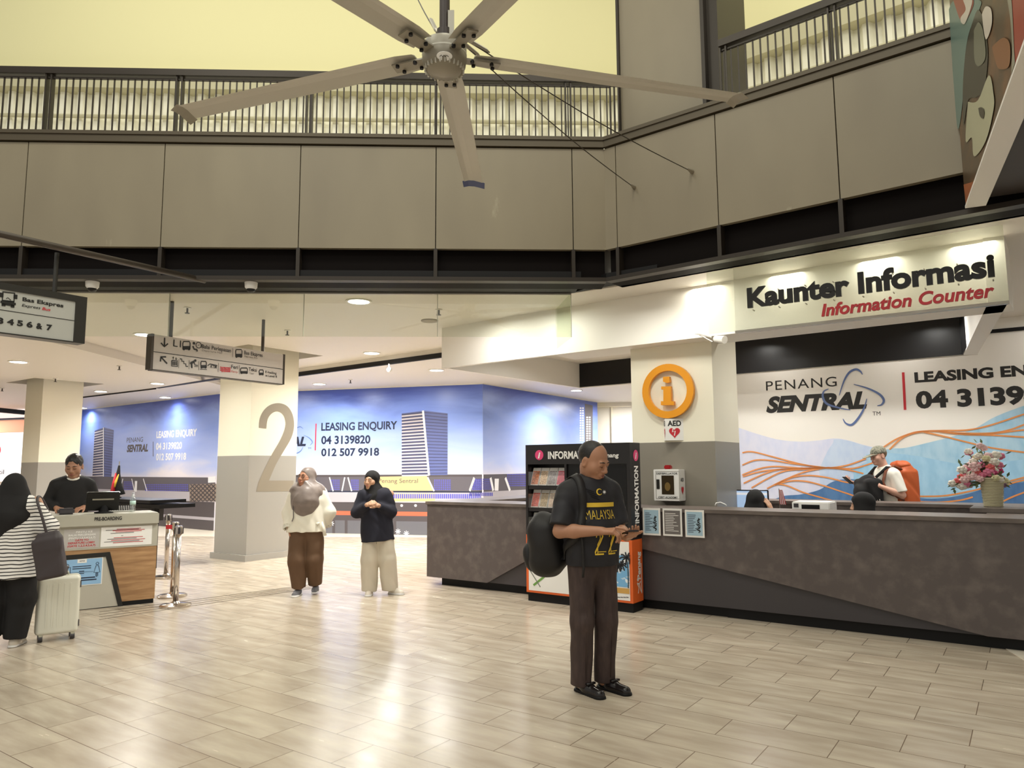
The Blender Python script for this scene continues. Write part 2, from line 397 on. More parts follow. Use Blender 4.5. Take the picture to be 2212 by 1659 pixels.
# grey upper column in the corner
PCL = PR.shift(-.22)
c0 = PCL.st(1340, 150)[0]; c1 = PCL.st(1519, 150)[0]; c2 = PCL.st(1549, 150)[0]
struct(MB().pbox(PCL, c0, c1, ZS-.1, 11, -1.0, 0).build('wall_column', M_PANEL))
struct(MB().pbox(PCL, c1+.01, c2, ZS-.1, 11, -.9, -.06).pbox(PCL, c1-.005, c1+.035, ZS-.1, 11, -.5, .03).pbox(PCL, c0-.03, c0, ZS-.1, 11, -.5, .03).build('trim_column', M_STEEL))
# ---- railings
def railing(nm, lab, P, s0, s1, posts, zt, step=.0755):
    t = thing(nm, lab, 'railing', P.at((s0+s1)/2, ZS))
    MB().pbox(P, s0, s1, zt-.075, zt, -.1, .0).build('handrail', M_RAIL, t)
    MB().pbox(P, s0, s1, zt-.115, zt-.098, -.065, -.035).build('top_bar', M_RAIL, t)
    k = 0; base = None; s = s0+.04
    while s < s1-.02:
        if base is None:
            base = MB().pbox(P, s-.007, s+.007, ZS+.015, zt-.1, -.058, -.044).build('baluster', M_RAIL, t); sb = s
        else:
            c = base.copy(); COL.objects.link(c); c.location = P.e*(s-sb)
        s += step
    for p in posts:
        MB().pbox(P, p-.038, p-.022, ZS, zt-.07, -.085, -.015).pbox(P, p+.022, p+.038, ZS, zt-.07, -.085, -.015).build('post', M_RAIL, t)
    return t
zt = PF.st(600, 152)[1]
posts = [PF.st(x, 170)[0] for x in (103, 386, 668, 946, 1227)]
sE = PF.st(1318, 180)[0]
railing('balcony_railing', 'dark balcony railing with upright bars along the front of the upper floor', PF, -3.45, sE, posts, zt)
t = thing('railing_return', 'short railing corner piece turning in to the grey upper column', 'railing', PF.at(sE, ZS))
q0 = PF.at(sE, 0, -.05); q1 = PCL.at(c0, 0, .05)
MB().prism([q0+ZU*(zt-.075), q1+ZU*(zt-.075), q1+ZU*zt, q0+ZU*zt], PF.n*.06).build('handrail', M_RAIL, t)
for f in (.05, .5, .95):
    q = q0.lerp(q1, f); MB().tube([q+ZU*(ZS), q+ZU*(zt-.05)], .012, 6).build('baluster', M_RAIL, t)
r0 = PR.st(1553, 150)[0]; zr = PR.st(1640, 52)[1]; r1 = PR.st(2130, 40)[0]
railing('balcony_railing', 'dark railing with upright bars on the slanting balcony between column and banner', PR, r0, r1, [r0+.04, PR.st(1796, 60)[0]], zr)

# ---- ceilings under the mezzanine
M_CEILF = mat('ceiling_fascia', rgb(150, 140, 124), .6)
pA, pB = hz(182, 737, Z_HI), hz(452, 811, Z_HI); pC, pD = hz(640, 797, Z_HI), hz(945, 754, Z_HI)
def isect(p, d, q, e):
    den = d.x*e.y-d.y*e.x; t = ((q.x-p.x)*e.y-(q.y-p.y)*e.x)/den; return p+d*t
dL = pB-pA; dS = pD-pC
apex = isect(pA, dL, pC, dS)
Lf = isect(pA, dL, GL.o, GL.e)
De = pD+dS*.55
TOP = [GL.at(-14, 0), GL.at(sg, 0), PR.at(.35, 0, -.3), PR.at(RE, 0, -.3), V3(22, 12, 0), V3(20, 33, 0), V3(-33, 33, 0)]
def slab(pts, z0, z1): return MB().prism([V3(p.x, p.y, z0) for p in pts], (0, 0, z1-z0))
def cut(o, boxes):
    for b in boxes:
        md = o.modifiers.new('b', 'BOOLEAN'); md.operation = 'DIFFERENCE'; md.object = b; md.solver = 'EXACT'
    dg = bpy.context.evaluated_depsgraph_get(); dg.update()
    me = bpy.data.meshes.new_from_object(o.evaluated_get(dg)); o.modifiers.clear(); o.data = me
    for b in boxes: bpy.data.objects.remove(b)
# pillars standing free in the hall
C2 = V3(-4.47, 12.5, 0); C1 = V3(-10.05, 15.6, 0)
def pillar_pts(c, a, b): return [c, c+VV*a, c+VV*a-U*b, c-U*b]
def ring_pts(c, a, b, m): return [c-VV*m+U*m, c+VV*(a+m)+U*m, c+VV*(a+m)-U*(b+m), c-VV*m-U*(b+m)]
hi = slab(TOP, Z_HI, Z_HI+.55).build('ceiling', M_CEIL); struct(hi)
lowp = [Lf+GL.n*.03, apex, De, V3(15, 9, 0)+VV*6, V3(20, 33, 0), V3(-33, 33, 0), GL.at(-14, 0, -.03)]
low = slab(lowp, Z_LOW, Z_HI).build('ceiling_lowered', M_CEIL); struct(low)
cut(hi, [slab(ring_pts(C2, .95, .92, .32), Z_HI-.1, Z_HI+.3).build('b', None)])
cut(low, [slab(ring_pts(C2, .95, .92, .32), Z_LOW-.1, Z_HI+.1).build('b', None), slab(ring_pts(C1, .82, .82, .3), Z_LOW-.1, Z_HI-.01).build('b', None)])
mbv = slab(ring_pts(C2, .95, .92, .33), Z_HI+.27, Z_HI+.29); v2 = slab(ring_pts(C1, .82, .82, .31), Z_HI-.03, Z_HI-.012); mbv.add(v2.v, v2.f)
struct(mbv.build('trim_recess', M_BLACK))  # black caps stand in for the shade inside the pillar recesses
nS = V3(dS.y, -dS.x, 0).normalized()
mb = MB(); q = nS*.012
mb.prism([apex+V3(0, 0, Z_LOW-.004)-apex*0-ZU*apex.z+ZU*0, ], (0, 0, 0)) if False else None
ap, de = V3(apex.x, apex.y, 0), V3(De.x, De.y, 0)
mb.hexa([ap+ZU*(Z_LOW-.006), de+ZU*(Z_LOW-.006), de+q+ZU*(Z_LOW-.006), ap+q+ZU*(Z_LOW-.006), ap+ZU*(Z_LOW+.075), de+ZU*(Z_LOW+.075), de+q+ZU*(Z_LOW+.075), ap+q+ZU*(Z_LOW+.075)])
mb.hexa([ap-q*4+ZU*(Z_LOW-.008), de-q*4+ZU*(Z_LOW-.008), de+ZU*(Z_LOW-.008), ap+ZU*(Z_LOW-.008), ap-q*4+ZU*Z_LOW, de-q*4+ZU*Z_LOW, de+ZU*Z_LOW, ap+ZU*Z_LOW])
struct(mb.build('trim_ceiling_slot', M_BLACK))
# slot line in the lowered ceiling on the left, in front of the hoarding
s0, s1 = hz(170, 858, Z_LOW), hz(335, 838, Z_LOW); s2 = hz(475, 815, Z_LOW); e = (s2-s0).normalized(); n = V3(-e.y, e.x, 0)
struct(MB().hexa([s1-ZU*.006, s2-ZU*.006, s2+n*.18-ZU*.006, s1+n*.1-ZU*.006, s1, s2, s2+n*.18, s1+n*.1]).hexa([s0-ZU*.03, s1-ZU*.03, s1+n*.03-ZU*.03, s0+n*.03-ZU*.03, s0, s1, s1+n*.03, s0+n*.03]).build('trim_ceiling_line', M_BLACK))
def pillar(nm, lab, c, a, b, zg, ztop):
    t = thing(nm, lab, 'pillar', c)
    pp = pillar_pts(c, a, b)
    MB().prism([V3(p.x, p.y, zg) for p in pp], (0, 0, ztop-zg)).build('shaft', M_CREAM, t)
    MB().prism([V3(p.x, p.y, .1) for p in pp], (0, 0, zg-.1)).build('tile_cladding', M_GREY, t)
    g = .012
    MB().prism([V3(p.x, p.y, 0) for p in ring_pts(c, a, b, .045)], (0, 0, .1)).build('plinth', M_GREY, t)
    return t
pil2 = pillar('pillar', 'cream and grey square pillar painted with a big brown number 2', C2, .98, .92, 1.765, Z_HI+.3)
# the painted figure wraps on to the right face
P2R = Plane(C2, VV)
mb = MB(); M_NUM = mat('brown_figure', rgb(142, 132, 116), .6)
pts = [(561, 922), (562, 905), (570, 888), (584, 877), (604, 873), (622, 881), (632, 897), (633, 920), (626, 945), (610, 968), (592, 995), (576, 1022), (567, 1040), (561, 1052)]
st = spline([P2R.st(*((p[0] if True else 0), p[1])) for p in pts], 6)
hw = (P2R.st(578, 922)[0]-P2R.st(561, 922)[0])
# centre line from the outer contour: traced directly as two contours
outer = [(559, 924), (561, 904), (570, 886), (585, 874), (604, 871), (621, 878), (632, 896), (635, 921), (629, 946), (613, 974), (596, 1003), (581, 1038), (634, 1038), (632, 1061), (553, 1062), (558, 1042), (571, 1013), (588, 980), (606, 949), (616, 922), (615, 904), (608, 893), (597, 889), (586, 894), (578, 906), (575, 926)]
so = [P2R.st(*p) for p in outer]
arc = spline(so[0:12], 4)+so[12:16]+spline(so[15:26], 4)[1:]
mb.poly([P2R.at(a_, z_, .003) for a_, z_ in arc]); mb.build('painted_number', M_NUM, pil2)
pillar('pillar', 'cream and grey pillar behind the young man at the boarding desk', C1, .82, .82, 1.70, Z_LOW+.12)
# the info pillar behind the counter
CI0 = -1.33
ti = thing('info_pillar', 'cream and grey pillar carrying the round orange information sign', 'pillar', uv(CI0, .75))
def uvbox(mb, u0, u1, v0, v1, z0, z1): return mb.hexa([uv(u0, v0, z0), uv(u1, v0, z0), uv(u1, v1, z0), uv(u0, v1, z0), uv(u0, v0, z1), uv(u1, v0, z1), uv(u1, v1, z1), uv(u0, v1, z1)])
uvbox(MB(), CI0, -.29, .75, 1.62, 1.83, Z_HI).build('shaft', M_CREAM, ti)
uvbox(MB(), CI0, -.29, .75, 1.62, 0, 1.83).build('tile_cladding', M_GREYD, ti)

# ---- glass smoke baffles hung under the mezzanine edge
t = thing('glass_baffle', 'clear glass smoke screen hanging below the front mezzanine edge', 'glass screen', GL.at(-2, ZB))
js = [-9.0]+[GL.st(x, 680)[0] for x in (78, 365, 656, 945)]+[sg]
zg = GL.st(656, 727)[1]
for a_, b_ in zip(js[:-1], js[1:]): MB().pbox(GL, a_+.004, b_-.004, zg, ZB-.002, -.006, .006).build('glass_pane', M_GLASS, t)
for j in js[1:]: MB().pbox(GL, j-.004, j+.004, zg, ZB-.002, -.007, .007).build('pane_joint', mat('silicone', rgb(206, 206, 186), .4), t)
q0 = GL.at(sg, zg); q1 = hz(1195, 768, 3.02); e = q1-q0; e.z = 0; 
PGR = Plane(q0, e)
MB().pbox(PGR, .008, e.length-.02, zg, ZB-.002, -.006, .006).build('glass_return', M_GLASS, t)
mb = MB().pbox(GL, -9, sg+.0, ZB-.02, ZB-.002, -.02, .02); mb.build('top_channel', M_ALU, t)

# ---- white bulkhead ring above the counter
FL, BL, BR, FR = V3(-1.02, 10.69, 0), V3(1.25, 13.565, 0), V3(6.19, 9.63, 0), V3(4.459, 6.44, 0)
ZR = 3.0
def wallseg(mb, p, q, th, z0, z1):   # thickness to the left of p->q
    d = (q-p).normalized(); n = V3(-d.y, d.x, 0)*th
    return mb.hexa([p+ZU*z0, q+ZU*z0, q+n+ZU*z0, p+n+ZU*z0, p+ZU*z1, q+ZU*z1, q+n+ZU*z1, p+n+ZU*z1])
rg = MB(); PRG = Plane(FL, FR-FL)
aC = PRG.st(1193, 770)[0]
wallseg(rg, FL, PRG.at(aC, 0), .07, ZR, Z_HI)
Lr = (FR-FL).length
rg.pbox(PRG, aC, Lr, ZR, Z_HI, -.55, 0)
struct(rg.build('wall_bulkhead', M_WHITE))
rg = MB(); wallseg(rg, FR, BR, .16, ZR, Z_HI); struct(rg.build('wall_bulkhead_right', M_WHITE))
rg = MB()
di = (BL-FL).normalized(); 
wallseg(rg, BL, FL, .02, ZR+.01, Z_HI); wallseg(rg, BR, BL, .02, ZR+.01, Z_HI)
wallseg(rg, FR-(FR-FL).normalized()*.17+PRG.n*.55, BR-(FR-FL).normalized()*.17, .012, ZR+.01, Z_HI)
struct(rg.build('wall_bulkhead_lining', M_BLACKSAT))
rg = MB(); wallseg(rg, FL, BL, .0, ZR, Z_HI) if False else None
rg = MB(); wallseg(rg, BL+VV*.1-U*.02, FL-U*.02, .05, ZR, Z_HI); wallseg(rg, BR+VV*.02, BL+VV*.02, -.06, ZR, Z_HI)
struct(rg.build('wall_bulkhead_back', M_WHITE))

# ---- far walls : hoardings, mountain mural, corridor, shop
struct(MB().pbox(PB0, -.4, (M1-M0).length, 0, Z_HI, -.2, 0).pbox(PB1, 0, (M2-M1).length, 0, Z_HI, -.2, 0).pbox(PB2, 0, (M3-M2).length, 0, Z_HI, -.2, 0).build('wall_hoarding', M_WHITE))
mu0 = PM.st(1470, 900)[0]
struct(MB().pbox(PM, mu0, 7.5, 0, Z_HI, -.15, 0).build('wall_mural', M_WHITE))
# bright corridor beyond the hoarding
w0 = ray(1293, 905); w0 = w0*(22.3/w0.y)
PCO = Plane(V3(w0.x, w0.y, 0), V3(1, -.15, 0))
struct(MB().pbox(PCO, -1.2, 8, 0, Z_HI, -.2, 0).build('wall_corridor', M_WHITE))
struct(MB().pbox(PCO, .38, .44, 0, Z_LOW-.12, 0, .1).pbox(PCO, -1.2, 8, Z_LOW-.12, Z_LOW, 0, .3).build('trim_corridor', M_CREAM))
for k, (x, y) in enumerate(((1325, 890),)):
    p = PCO.px(1330, 900); area_light('corridor_lamp', (p.x+.3, p.y-1.5, Z_LOW-.1), .6, 110, (1, .97, .9))  # unseen light added to brighten the corridor wall
struct(MB().pbox(Plane(V3(-33, 30, 0), V3(1, -.05, 0)), 0, 56, 0, 4.2, -.2, 0).build('wall_far', M_WHITE))
struct(MB().pbox(Plane(V3(-20, 2, 0), V3(-.2, 1, 0)), 0, 28, 0, 3.7, -.1, 0).build('wall_left', M_WHITE))
# ============================================================ PRINTED WALLS
def sky_mat(name, top, mid, low, warm, zt):
    m = bpy.data.materials.new(name); m.use_nodes = True; nt = m.node_tree; b = nt.nodes['Principled BSDF']; N = nt.nodes.new; L = nt.links.new
    geo = N('ShaderNodeNewGeometry'); sx = N('ShaderNodeSeparateXYZ'); L(geo.outputs['Position'], sx.inputs[0])
    mp = N('ShaderNodeMapping'); mp.inputs['Scale'].default_value = (.35, .35, 1.5); mp.inputs['Rotation'].default_value = (.12, .3, 0); L(geo.outputs['Position'], mp.inputs[0])
    nz = N('ShaderNodeTexNoise'); nz.inputs['Scale'].default_value = 1.2; nz.inputs['Detail'].default_value = 5; nz.inputs['Distortion'].default_value = .6; L(mp.outputs[0], nz.inputs[0])
    mr = N('ShaderNodeMapRange'); mr.inputs[1].default_value = 1.2; mr.inputs[2].default_value = zt; L(sx.outputs[2], mr.inputs[0])
    ad = N('ShaderNodeMath'); ad.operation = 'MULTIPLY_ADD'; ad.inputs[1].default_value = .55; L(nz.outputs[0], ad.inputs[0])
    sb = N('ShaderNodeMath'); sb.operation = 'SUBTRACT'; sb.inputs[1].default_value = .28; L(mr.outputs[0], sb.inputs[0]); L(sb.outputs[0], ad.inputs[2])
    cr = N('ShaderNodeValToRGB'); e = cr.color_ramp; e.elements[0].position = 0; e.elements[0].color = warm; e.elements[1].position = 1; e.elements[1].color = top
    x = e.elements.new(.2); x.color = low; x = e.elements.new(.72); x.color = mid
    L(ad.outputs[0], cr.inputs[0]); L(cr.outputs[0], b.inputs['Base Color']); b.inputs['Roughness'].default_value = .33
    return m
M_SKY = sky_mat('printed_dusk_sky', rgb(70, 90, 178), rgb(132, 160, 240), rgb(186, 202, 252), rgb(238, 232, 242), Z_LOW)
M_NAVY = mat('navy_print', rgb(24, 34, 62), .5)
M_PWHITE = mat('white_print', rgb(240, 240, 246), .5)
M_TOWER = mat('tower_print', rgb(70, 72, 102), .4); M_TOWERL = mat('tower_print_light', rgb(196, 190, 196), .4); M_TOWERG = mat('tower_print_glass', rgb(96, 106, 160), .4)
M_GOLD = mat('golden_print', rgb(226, 196, 138), .4); M_BGREY = mat('building_print', rgb(96, 92, 100), .4); M_BLUEW = mat('window_print', rgb(96, 96, 190), .4)
M_LGREY = mat('road_print', rgb(184, 180, 190), .4); M_DGREY = mat('dark_print', rgb(82, 76, 80), .4); M_WATER = mat('water_print', rgb(104, 104, 112), .3); M_ORPR = mat('orange_print', rgb(206, 104, 78), .4)
def tower(t, P, pts_l, pts_r, xm, n):
    """pts_l, pts_r: left/right edge px (top, bottom); xm: ridge px x top,bottom"""
    (lx0, ly0), (lx1, ly1) = pts_l; (rx0, ry0), (rx1, ry1) = pts_r
    mb = MB(); poly_px(mb, P, [(lx0, ly0), ((lx0+rx0)/2, min(ly0, ry0)-6), (rx0, ry0), (rx1, ry1), (lx1, ly1)], .004); mb.build('tower_picture', M_TOWERG, t)
    mb = MB(); md = MB(); ml = MB()
    for i in range(n):
        f = (i+.25)/n; g = (i+.8)/n
        def Lp(f): return (lx0+(lx1-lx0)*f, ly0+(ly1-ly0)*f)
        def Mp(f): return (xm[0]+(xm[1]-xm[0])*f, (ly0+ry0)/2-5+(ly1-ly0+4)*f)
        def Rp(f): return (rx0+(rx1-rx0)*f, ry0+(ry1-ry0)*f)
        poly_px(md, P, [Lp(f), Mp(f), Mp(g), Lp(g)], .006)
        poly_px(ml, P, [Lp(g-.1/n), Mp(g-.1/n), Mp(g+.35/n), Lp(g+.35/n)], .007)
        poly_px(md, P, [Mp(f), Rp(f), Rp(f+.22/n), Mp(f+.22/n)], .006)
    md.build('tower_floors', M_TOWER, t); ml.build('tower_slabs', M_TOWERL, t)
    mb = MB(); rib_px(mb, P, [(xm[0], (ly0+ry0)/2-6), (xm[1], (ly1+ry1)/2)], .05, .009, 1); mb.build('tower_edge', M_PWHITE, t)
def bands(t, P, xc, rows, a0, a1):
    for nm, y0, y1, m in rows:
        z1, z0 = P.st(xc, y0)[1], P.st(xc, y1)[1]
        mb = MB(); rect(mb, P, a0, a1, z0, z1, .004); mb.build(nm, m, t)
def swoosh(mb, P, pts, w, off):
    p = [P.st(*q) for q in spline(pts, 10)]; n = len(p)
    ribbon(mb, P, p, [w*(.25+.75*math.sin(math.pi*(i+.3)/n)) for i in range(n)], off)
def windows(mb, P, x0, x1, y0, y1, nx, ny, off=.007, skew=0):
    for i in range(nx):
        for j in range(ny):
            a = x0+(x1-x0)*i/nx; b = a+(x1-x0)/nx*.7; c = y0+(y1-y0)*j/ny; d = c+(y1-y0)/ny*.62
            poly_px(mb, P, [(a, c), (b, c), (b, d), (a, d)], off)
def print_base(P, a0, a1, nm, lab):
    t = thing(nm, lab, 'hoarding print', P.at((a0+a1)/2, .02, .002))
    mb = MB(); rect(mb, P, a0, a1, .02, Z_LOW-.02, .002); mb.build('sky_print', M_SKY, t); return t
# centre hoarding ------------------------------------------------
L1 = (M2-M1).length
t = print_base(PB1, 0, L1, 'hoarding_print', 'blue sky hoarding with dark LEASING ENQUIRY lettering behind the two women')
tower(t, PB1, ((868, 893), (868, 1028)), ((967, 893), (967, 1026)), (914, 927), 20)
bands(t, PB1, 930, [('roofline', 1025, 1030, M_DGREY), ('concourse_picture', 1030, 1061, M_BGREY), ('canopy', 1061, 1064, M_NAVY), ('road_picture', 1064, 1086, M_LGREY), ('shadow_picture', 1086, 1106, M_DGREY),
                    ('jetty_picture', 1106, 1115, M_ORPR), ('bank_picture', 1115, 1127, M_DGREY), ('water_picture', 1127, 1163, M_WATER)], .05, L1-.02)
mb = MB(); poly_px(mb, PB1, [(815, 1030), (922, 1028), (936, 1060), (815, 1060)], .006); poly_px(mb, PB1, [(830, 1066), (940, 1066), (940, 1083), (830, 1083)], .006); mb.build('lit_entrance_picture', M_GOLD, t)
mb = MB(); windows(mb, PB1, 715, 735, 1036, 1060, 5, 6); mb.build('window_picture', M_BLUEW, t); mb = MB(); windows(mb, PB1, 758, 776, 1036, 1060, 5, 6); mb.build('window_picture', M_BLUEW, t); mb = MB(); windows(mb, PB1, 938, 975, 1036, 1060, 8, 6); mb.build('window_picture', M_BLUEW, t); mb = MB(); windows(mb, PB1, 1020, 1040, 1036, 1060, 5, 6); mb.build('window_picture', M_BLUEW, t); mb = MB(); windows(mb, PB1, 832, 1040, 1067, 1083, 46, 1); mb.build('window_picture', M_BLUEW, t);
mb = MB()
for x0, x1 in ((712, 720), (745, 739), (752, 760), (1024, 1015), (924, 938)): mb = MB(); rib_px(mb, PB1, [(x0, 1031), (x1, 1061)], .032, .008, 1); mb.build('pylon_picture', M_PWHITE, t)
mb = MB()
for x in (718, 745, 850, 1000): poly_px(mb, PB1, [(x, 1115), (x+6, 1115), (x+6, 1158), (x, 1158)], .007)
mb.build('jetty_leg_picture', M_DGREY, t)
mb = MB()
for x, y in ((868, 1092), (898, 1092), (716, 1095), (716, 1131), (860, 1148), (878, 1152)):
    for k in range(4):
        c, s = math.cos(k*math.pi/4), math.sin(k*math.pi/4); r = 6 if y > 1120 else 3
        rib_px(mb, PB1, [(x-c*r, y-s*r), (x+c*r, y+s*r)], .016, .009, 1)
mb.build('lamp_glint_picture', M_PWHITE, t)
mb = MB(); text_px(mb, 'Penang Sentral', PB1, (818, 1043), (903, 1041), (818, 1034), bold=.0, off=.009); mb.build('lettering', M_BGREY, t)
mb = MB()
mb = MB(); text_px(mb, 'LEASING ENQUIRY', PB1, (694, 930), (858, 926), (694, 913.5), bold=.03); mb.build('lettering', M_NAVY, t)
mb = MB(); text_px(mb, '04 3139820', PB1, (694, 959), (800, 956), (694, 942), bold=.03); mb.build('lettering', M_NAVY, t)
mb = MB(); text_px(mb, '012 507 9918', PB1, (694, 985), (819, 982), (694, 969), bold=.03); mb.build('lettering', M_NAVY, t)
mb = MB(); text_px(mb, 'SENTRAL', PB1, (556, 964), (661, 962.5), (560, 945), bold=.05, shear=.25); mb.build('lettering', M_NAVY, t)
mb = MB(); text_px(mb, 'PENANG', PB1, (556, 938), (622, 937), (556, 926), bold=0); mb.build('lettering', M_NAVY, t)
mb = MB(); text_px(mb, 'TM', PB1, (665, 970), (672, 970), (665, 966.5), bold=0); mb.build('lettering', M_NAVY, t)

mb = MB(); rib_px(mb, PB1, [(683, 915), (681, 973)], .03, .004, 1); mb.build('divider_line', M_RED, t)
mb = MB()
for pts in ([(656, 940), (668, 946), (675, 955), (670, 962)], [(655, 965), (650, 974), (641, 979), (634, 975)], [(632, 945), (638, 928), (648, 922), (655, 926)]): mb = MB(); swoosh(mb, PB1, pts, .025, .006); mb.build('swoosh', mat('emblem_blue', rgb(96, 124, 190), .5), t)
# left hoarding ---------------------------------------------------
L0 = (M1-M0).length
t = print_base(PB0, -.35, L0, 'hoarding_print', 'blue sky hoarding with white LEASING ENQUIRY lettering, behind the pre-boarding desk')
tower(t, PB0, ((205, 930), (200, 1029)), ((246, 929), (241, 1030)), (224, 224), 18)
bands(t, PB0, 400, [('concourse_picture', 1031, 1062, M_BGREY), ('road_picture', 1062, 1082, M_LGREY), ('bank_picture', 1082, 1114, M_DGREY), ('kerb_picture', 1114, 1120, M_LGREY), ('water_picture', 1120, 1143, M_DGREY)], -.3, L0-.02)
mb = MB(); windows(mb, PB0, 268, 288, 1040, 1060, 6, 5); mb.build('window_picture', M_BLUEW, t); mb = MB(); windows(mb, PB0, 314, 408, 1046, 1062, 24, 4); mb.build('window_picture', M_BLUEW, t); mb = MB(); windows(mb, PB0, 250, 262, 1038, 1060, 3, 5); mb.build('window_picture', M_BLUEW, t);
mb = MB()
for x0, x1 in ((266, 260), (285, 291), (310, 318)): mb = MB(); rib_px(mb, PB0, [(x0, 1034), (x1, 1060)], .04, .008, 1); mb.build('pylon_picture', M_PWHITE, t)
mb = MB(); poly_px(mb, PB0, [(292, 1039), (297, 1039), (296, 1062), (291, 1062)], .008); mb.build('sign_picture', M_PWHITE, t); mb = MB(); poly_px(mb, PB0, [(450, 1030), (466, 1029), (466, 1042), (450, 1043)], .008); mb.build('sign_picture', M_PWHITE, t)
mb = MB(); poly_px(mb, PB0, [(410, 1046), (468, 1045), (468, 1083), (410, 1083)], .007); mb.build('lattice_picture', mat('lattice_print', rgb(150, 134, 122), .5), t)
mb = MB()
for i in range(-4, 7):
    for d in (1, -1):
        x = 412+i*9+(0 if d > 0 else 36); p, q = (x, 1046), (x+36*d, 1083)
        f0 = max(0, (411-x)/36 if d > 0 else (x-467)/36); f1 = min(1, (467-x)/36 if d > 0 else (x-411)/36)
        if f1 > f0+.05: rib_px(mb, PB0, [(x+36*d*f0, 1046+37*f0), (x+36*d*f1, 1046+37*f1)], .035, .009, 1)
mb.build('lattice_line_picture', M_DGREY, t)
mb = MB(); text_px(mb, 'LEASING ENQUIRY', PB0, (338, 946), (425, 941.5), (338, 932), bold=.035); mb.build('lettering', M_PWHITE, t)
mb = MB(); text_px(mb, '04 3139820', PB0, (337, 971), (393, 969), (337, 957), bold=.035); mb.build('lettering', M_PWHITE, t)
mb = MB(); text_px(mb, '012 507 9918', PB0, (337, 994), (402, 992), (337, 980), bold=.035); mb.build('lettering', M_PWHITE, t)

mb = MB(); text_px(mb, 'PENANG', PB0, (274, 956), (309, 953), (275, 946), bold=0); mb.build('logo_lettering', M_DGREY, t); mb = MB(); text_px(mb, 'SENTRAL', PB0, (274, 976), (320, 973), (277, 961), bold=.05, shear=.2); mb.build('logo_lettering', M_DGREY, t)
mb = MB(); rib_px(mb, PB0, [(331, 954), (331, 986)], .03, .004, 1); mb.build('divider_line', M_DGREY, t)
# right return hoarding --------------------------------------------
L2 = (M3-M2).length
t = print_base(PB2, 0.0, L2, 'hoarding_print', 'blue sky hoarding with pale high-rise, running back behind the information stand')
a1 = PB2.st(1252, 900)[0]
bands(t, PB2, 1090, [('concourse_picture', 1024, 1060, M_BGREY), ('road_picture', 1060, 1075, M_LGREY), ('shadow_picture', 1075, 1150, M_DGREY)], .02, a1)
mb = MB(); windows(mb, PB2, 1022, 1062, 1034, 1059, 10, 6); mb.build('window_picture', M_BLUEW, t); mb = MB(); windows(mb, PB2, 1095, 1136, 1024, 1052, 12, 6); mb.build('window_picture', M_BLUEW, t); mb = MB(); windows(mb, PB2, 1014, 1065, 1064, 1076, 14, 1); mb.build('window_picture', M_BLUEW, t);
mb = MB()
for x0, x1 in ((1024, 1014), (1059, 1065), (1091, 1101)): mb = MB(); rib_px(mb, PB2, [(x0, 1032), (x1, 1060)], .08, .008, 1); mb.build('pylon_picture', M_PWHITE, t)
mb = MB(); poly_px(mb, PB2, [(1068, 1034), (1077, 1034), (1076, 1060), (1068, 1060)], .008); mb.build('sign_picture', M_PWHITE, t)
mb = MB(); windows(mb, PB2, 1252, 1262, 880, 955, 2, 14); windows(mb, PB2, 1266, 1277, 900, 960, 2, 12); mb.build('tower_window_picture', M_PWHITE, t)
mb = MB(); poly_px(mb, PB2, [(1263, 872), (1280, 876), (1280, 1000), (1263, 1000)], .005); mb.build('tower_picture', M_BGREY, t)
# mountain mural ----------------------------------------------------
t = thing('mountain_mural', 'white wall mural of blue mountains with orange lines, behind the information counter', 'mural', PM.at(1, 0, .003))
g = lambda pts: [(1590+x/3.5563, 760+y/3.5563) for x, y in pts]
def hill(nm, pts, m, off):
    mb = MB(); top = [PM.st(*q) for q in spline(g(pts), 6)]
    mb.poly([PM.at(a, z, off) for a, z in top]+[PM.at(top[-1][0], .02, off), PM.at(top[0][0], .02, off)]); mb.build(nm, m, t)
def hm(n, c, c2): return mat(n, rgb(*c), .45, noise=((9, 9, 4), rgb(*c2), 5, .4, .75))
hill('far_hill_picture', [(-60, 560), (40, 590), (160, 630), (330, 675), (500, 690), (640, 680), (760, 665), (860, 680), (980, 715), (1100, 745), (1300, 800)], hm('hill_lavender', (218, 220, 238), (206, 212, 236)), .004)
hill('pale_hill_picture', [(640, 900), (700, 770), (745, 700), (760, 672), (860, 683), (980, 718), (1100, 748), (1300, 800)], hm('hill_pale', (198, 214, 236), (182, 202, 232)), .006)
hill('pale_blue_hill_picture', [(1000, 790), (1180, 745), (1300, 738), (1500, 692), (1700, 640), (1850, 580), (1960, 515), (2060, 470), (2140, 440), (2212, 415), (2500, 330)], hm('hill_sky', (176, 210, 230), (146, 192, 220)), .008)
hill('mid_hill_picture', [(900, 900), (1100, 800), (1180, 778), (1400, 802), (1600, 842), (1760, 865), (1900, 858), (2212, 828), (2500, 800)], hm('hill_blue', (152, 198, 228), (174, 214, 238)), .010)
hill('dark_hill_picture', [(300, 1130), (380, 1105), (500, 1095), (640, 1060), (740, 1000), (840, 978), (960, 985), (1060, 1010), (1200, 1050), (1400, 1120), (1600, 1122), (1800, 1085), (1960, 1032), (2100, 1012), (2212, 1000), (2500, 960)], hm('hill_navy', (86, 126, 172), (64, 104, 154)), .012)
mb = MB()
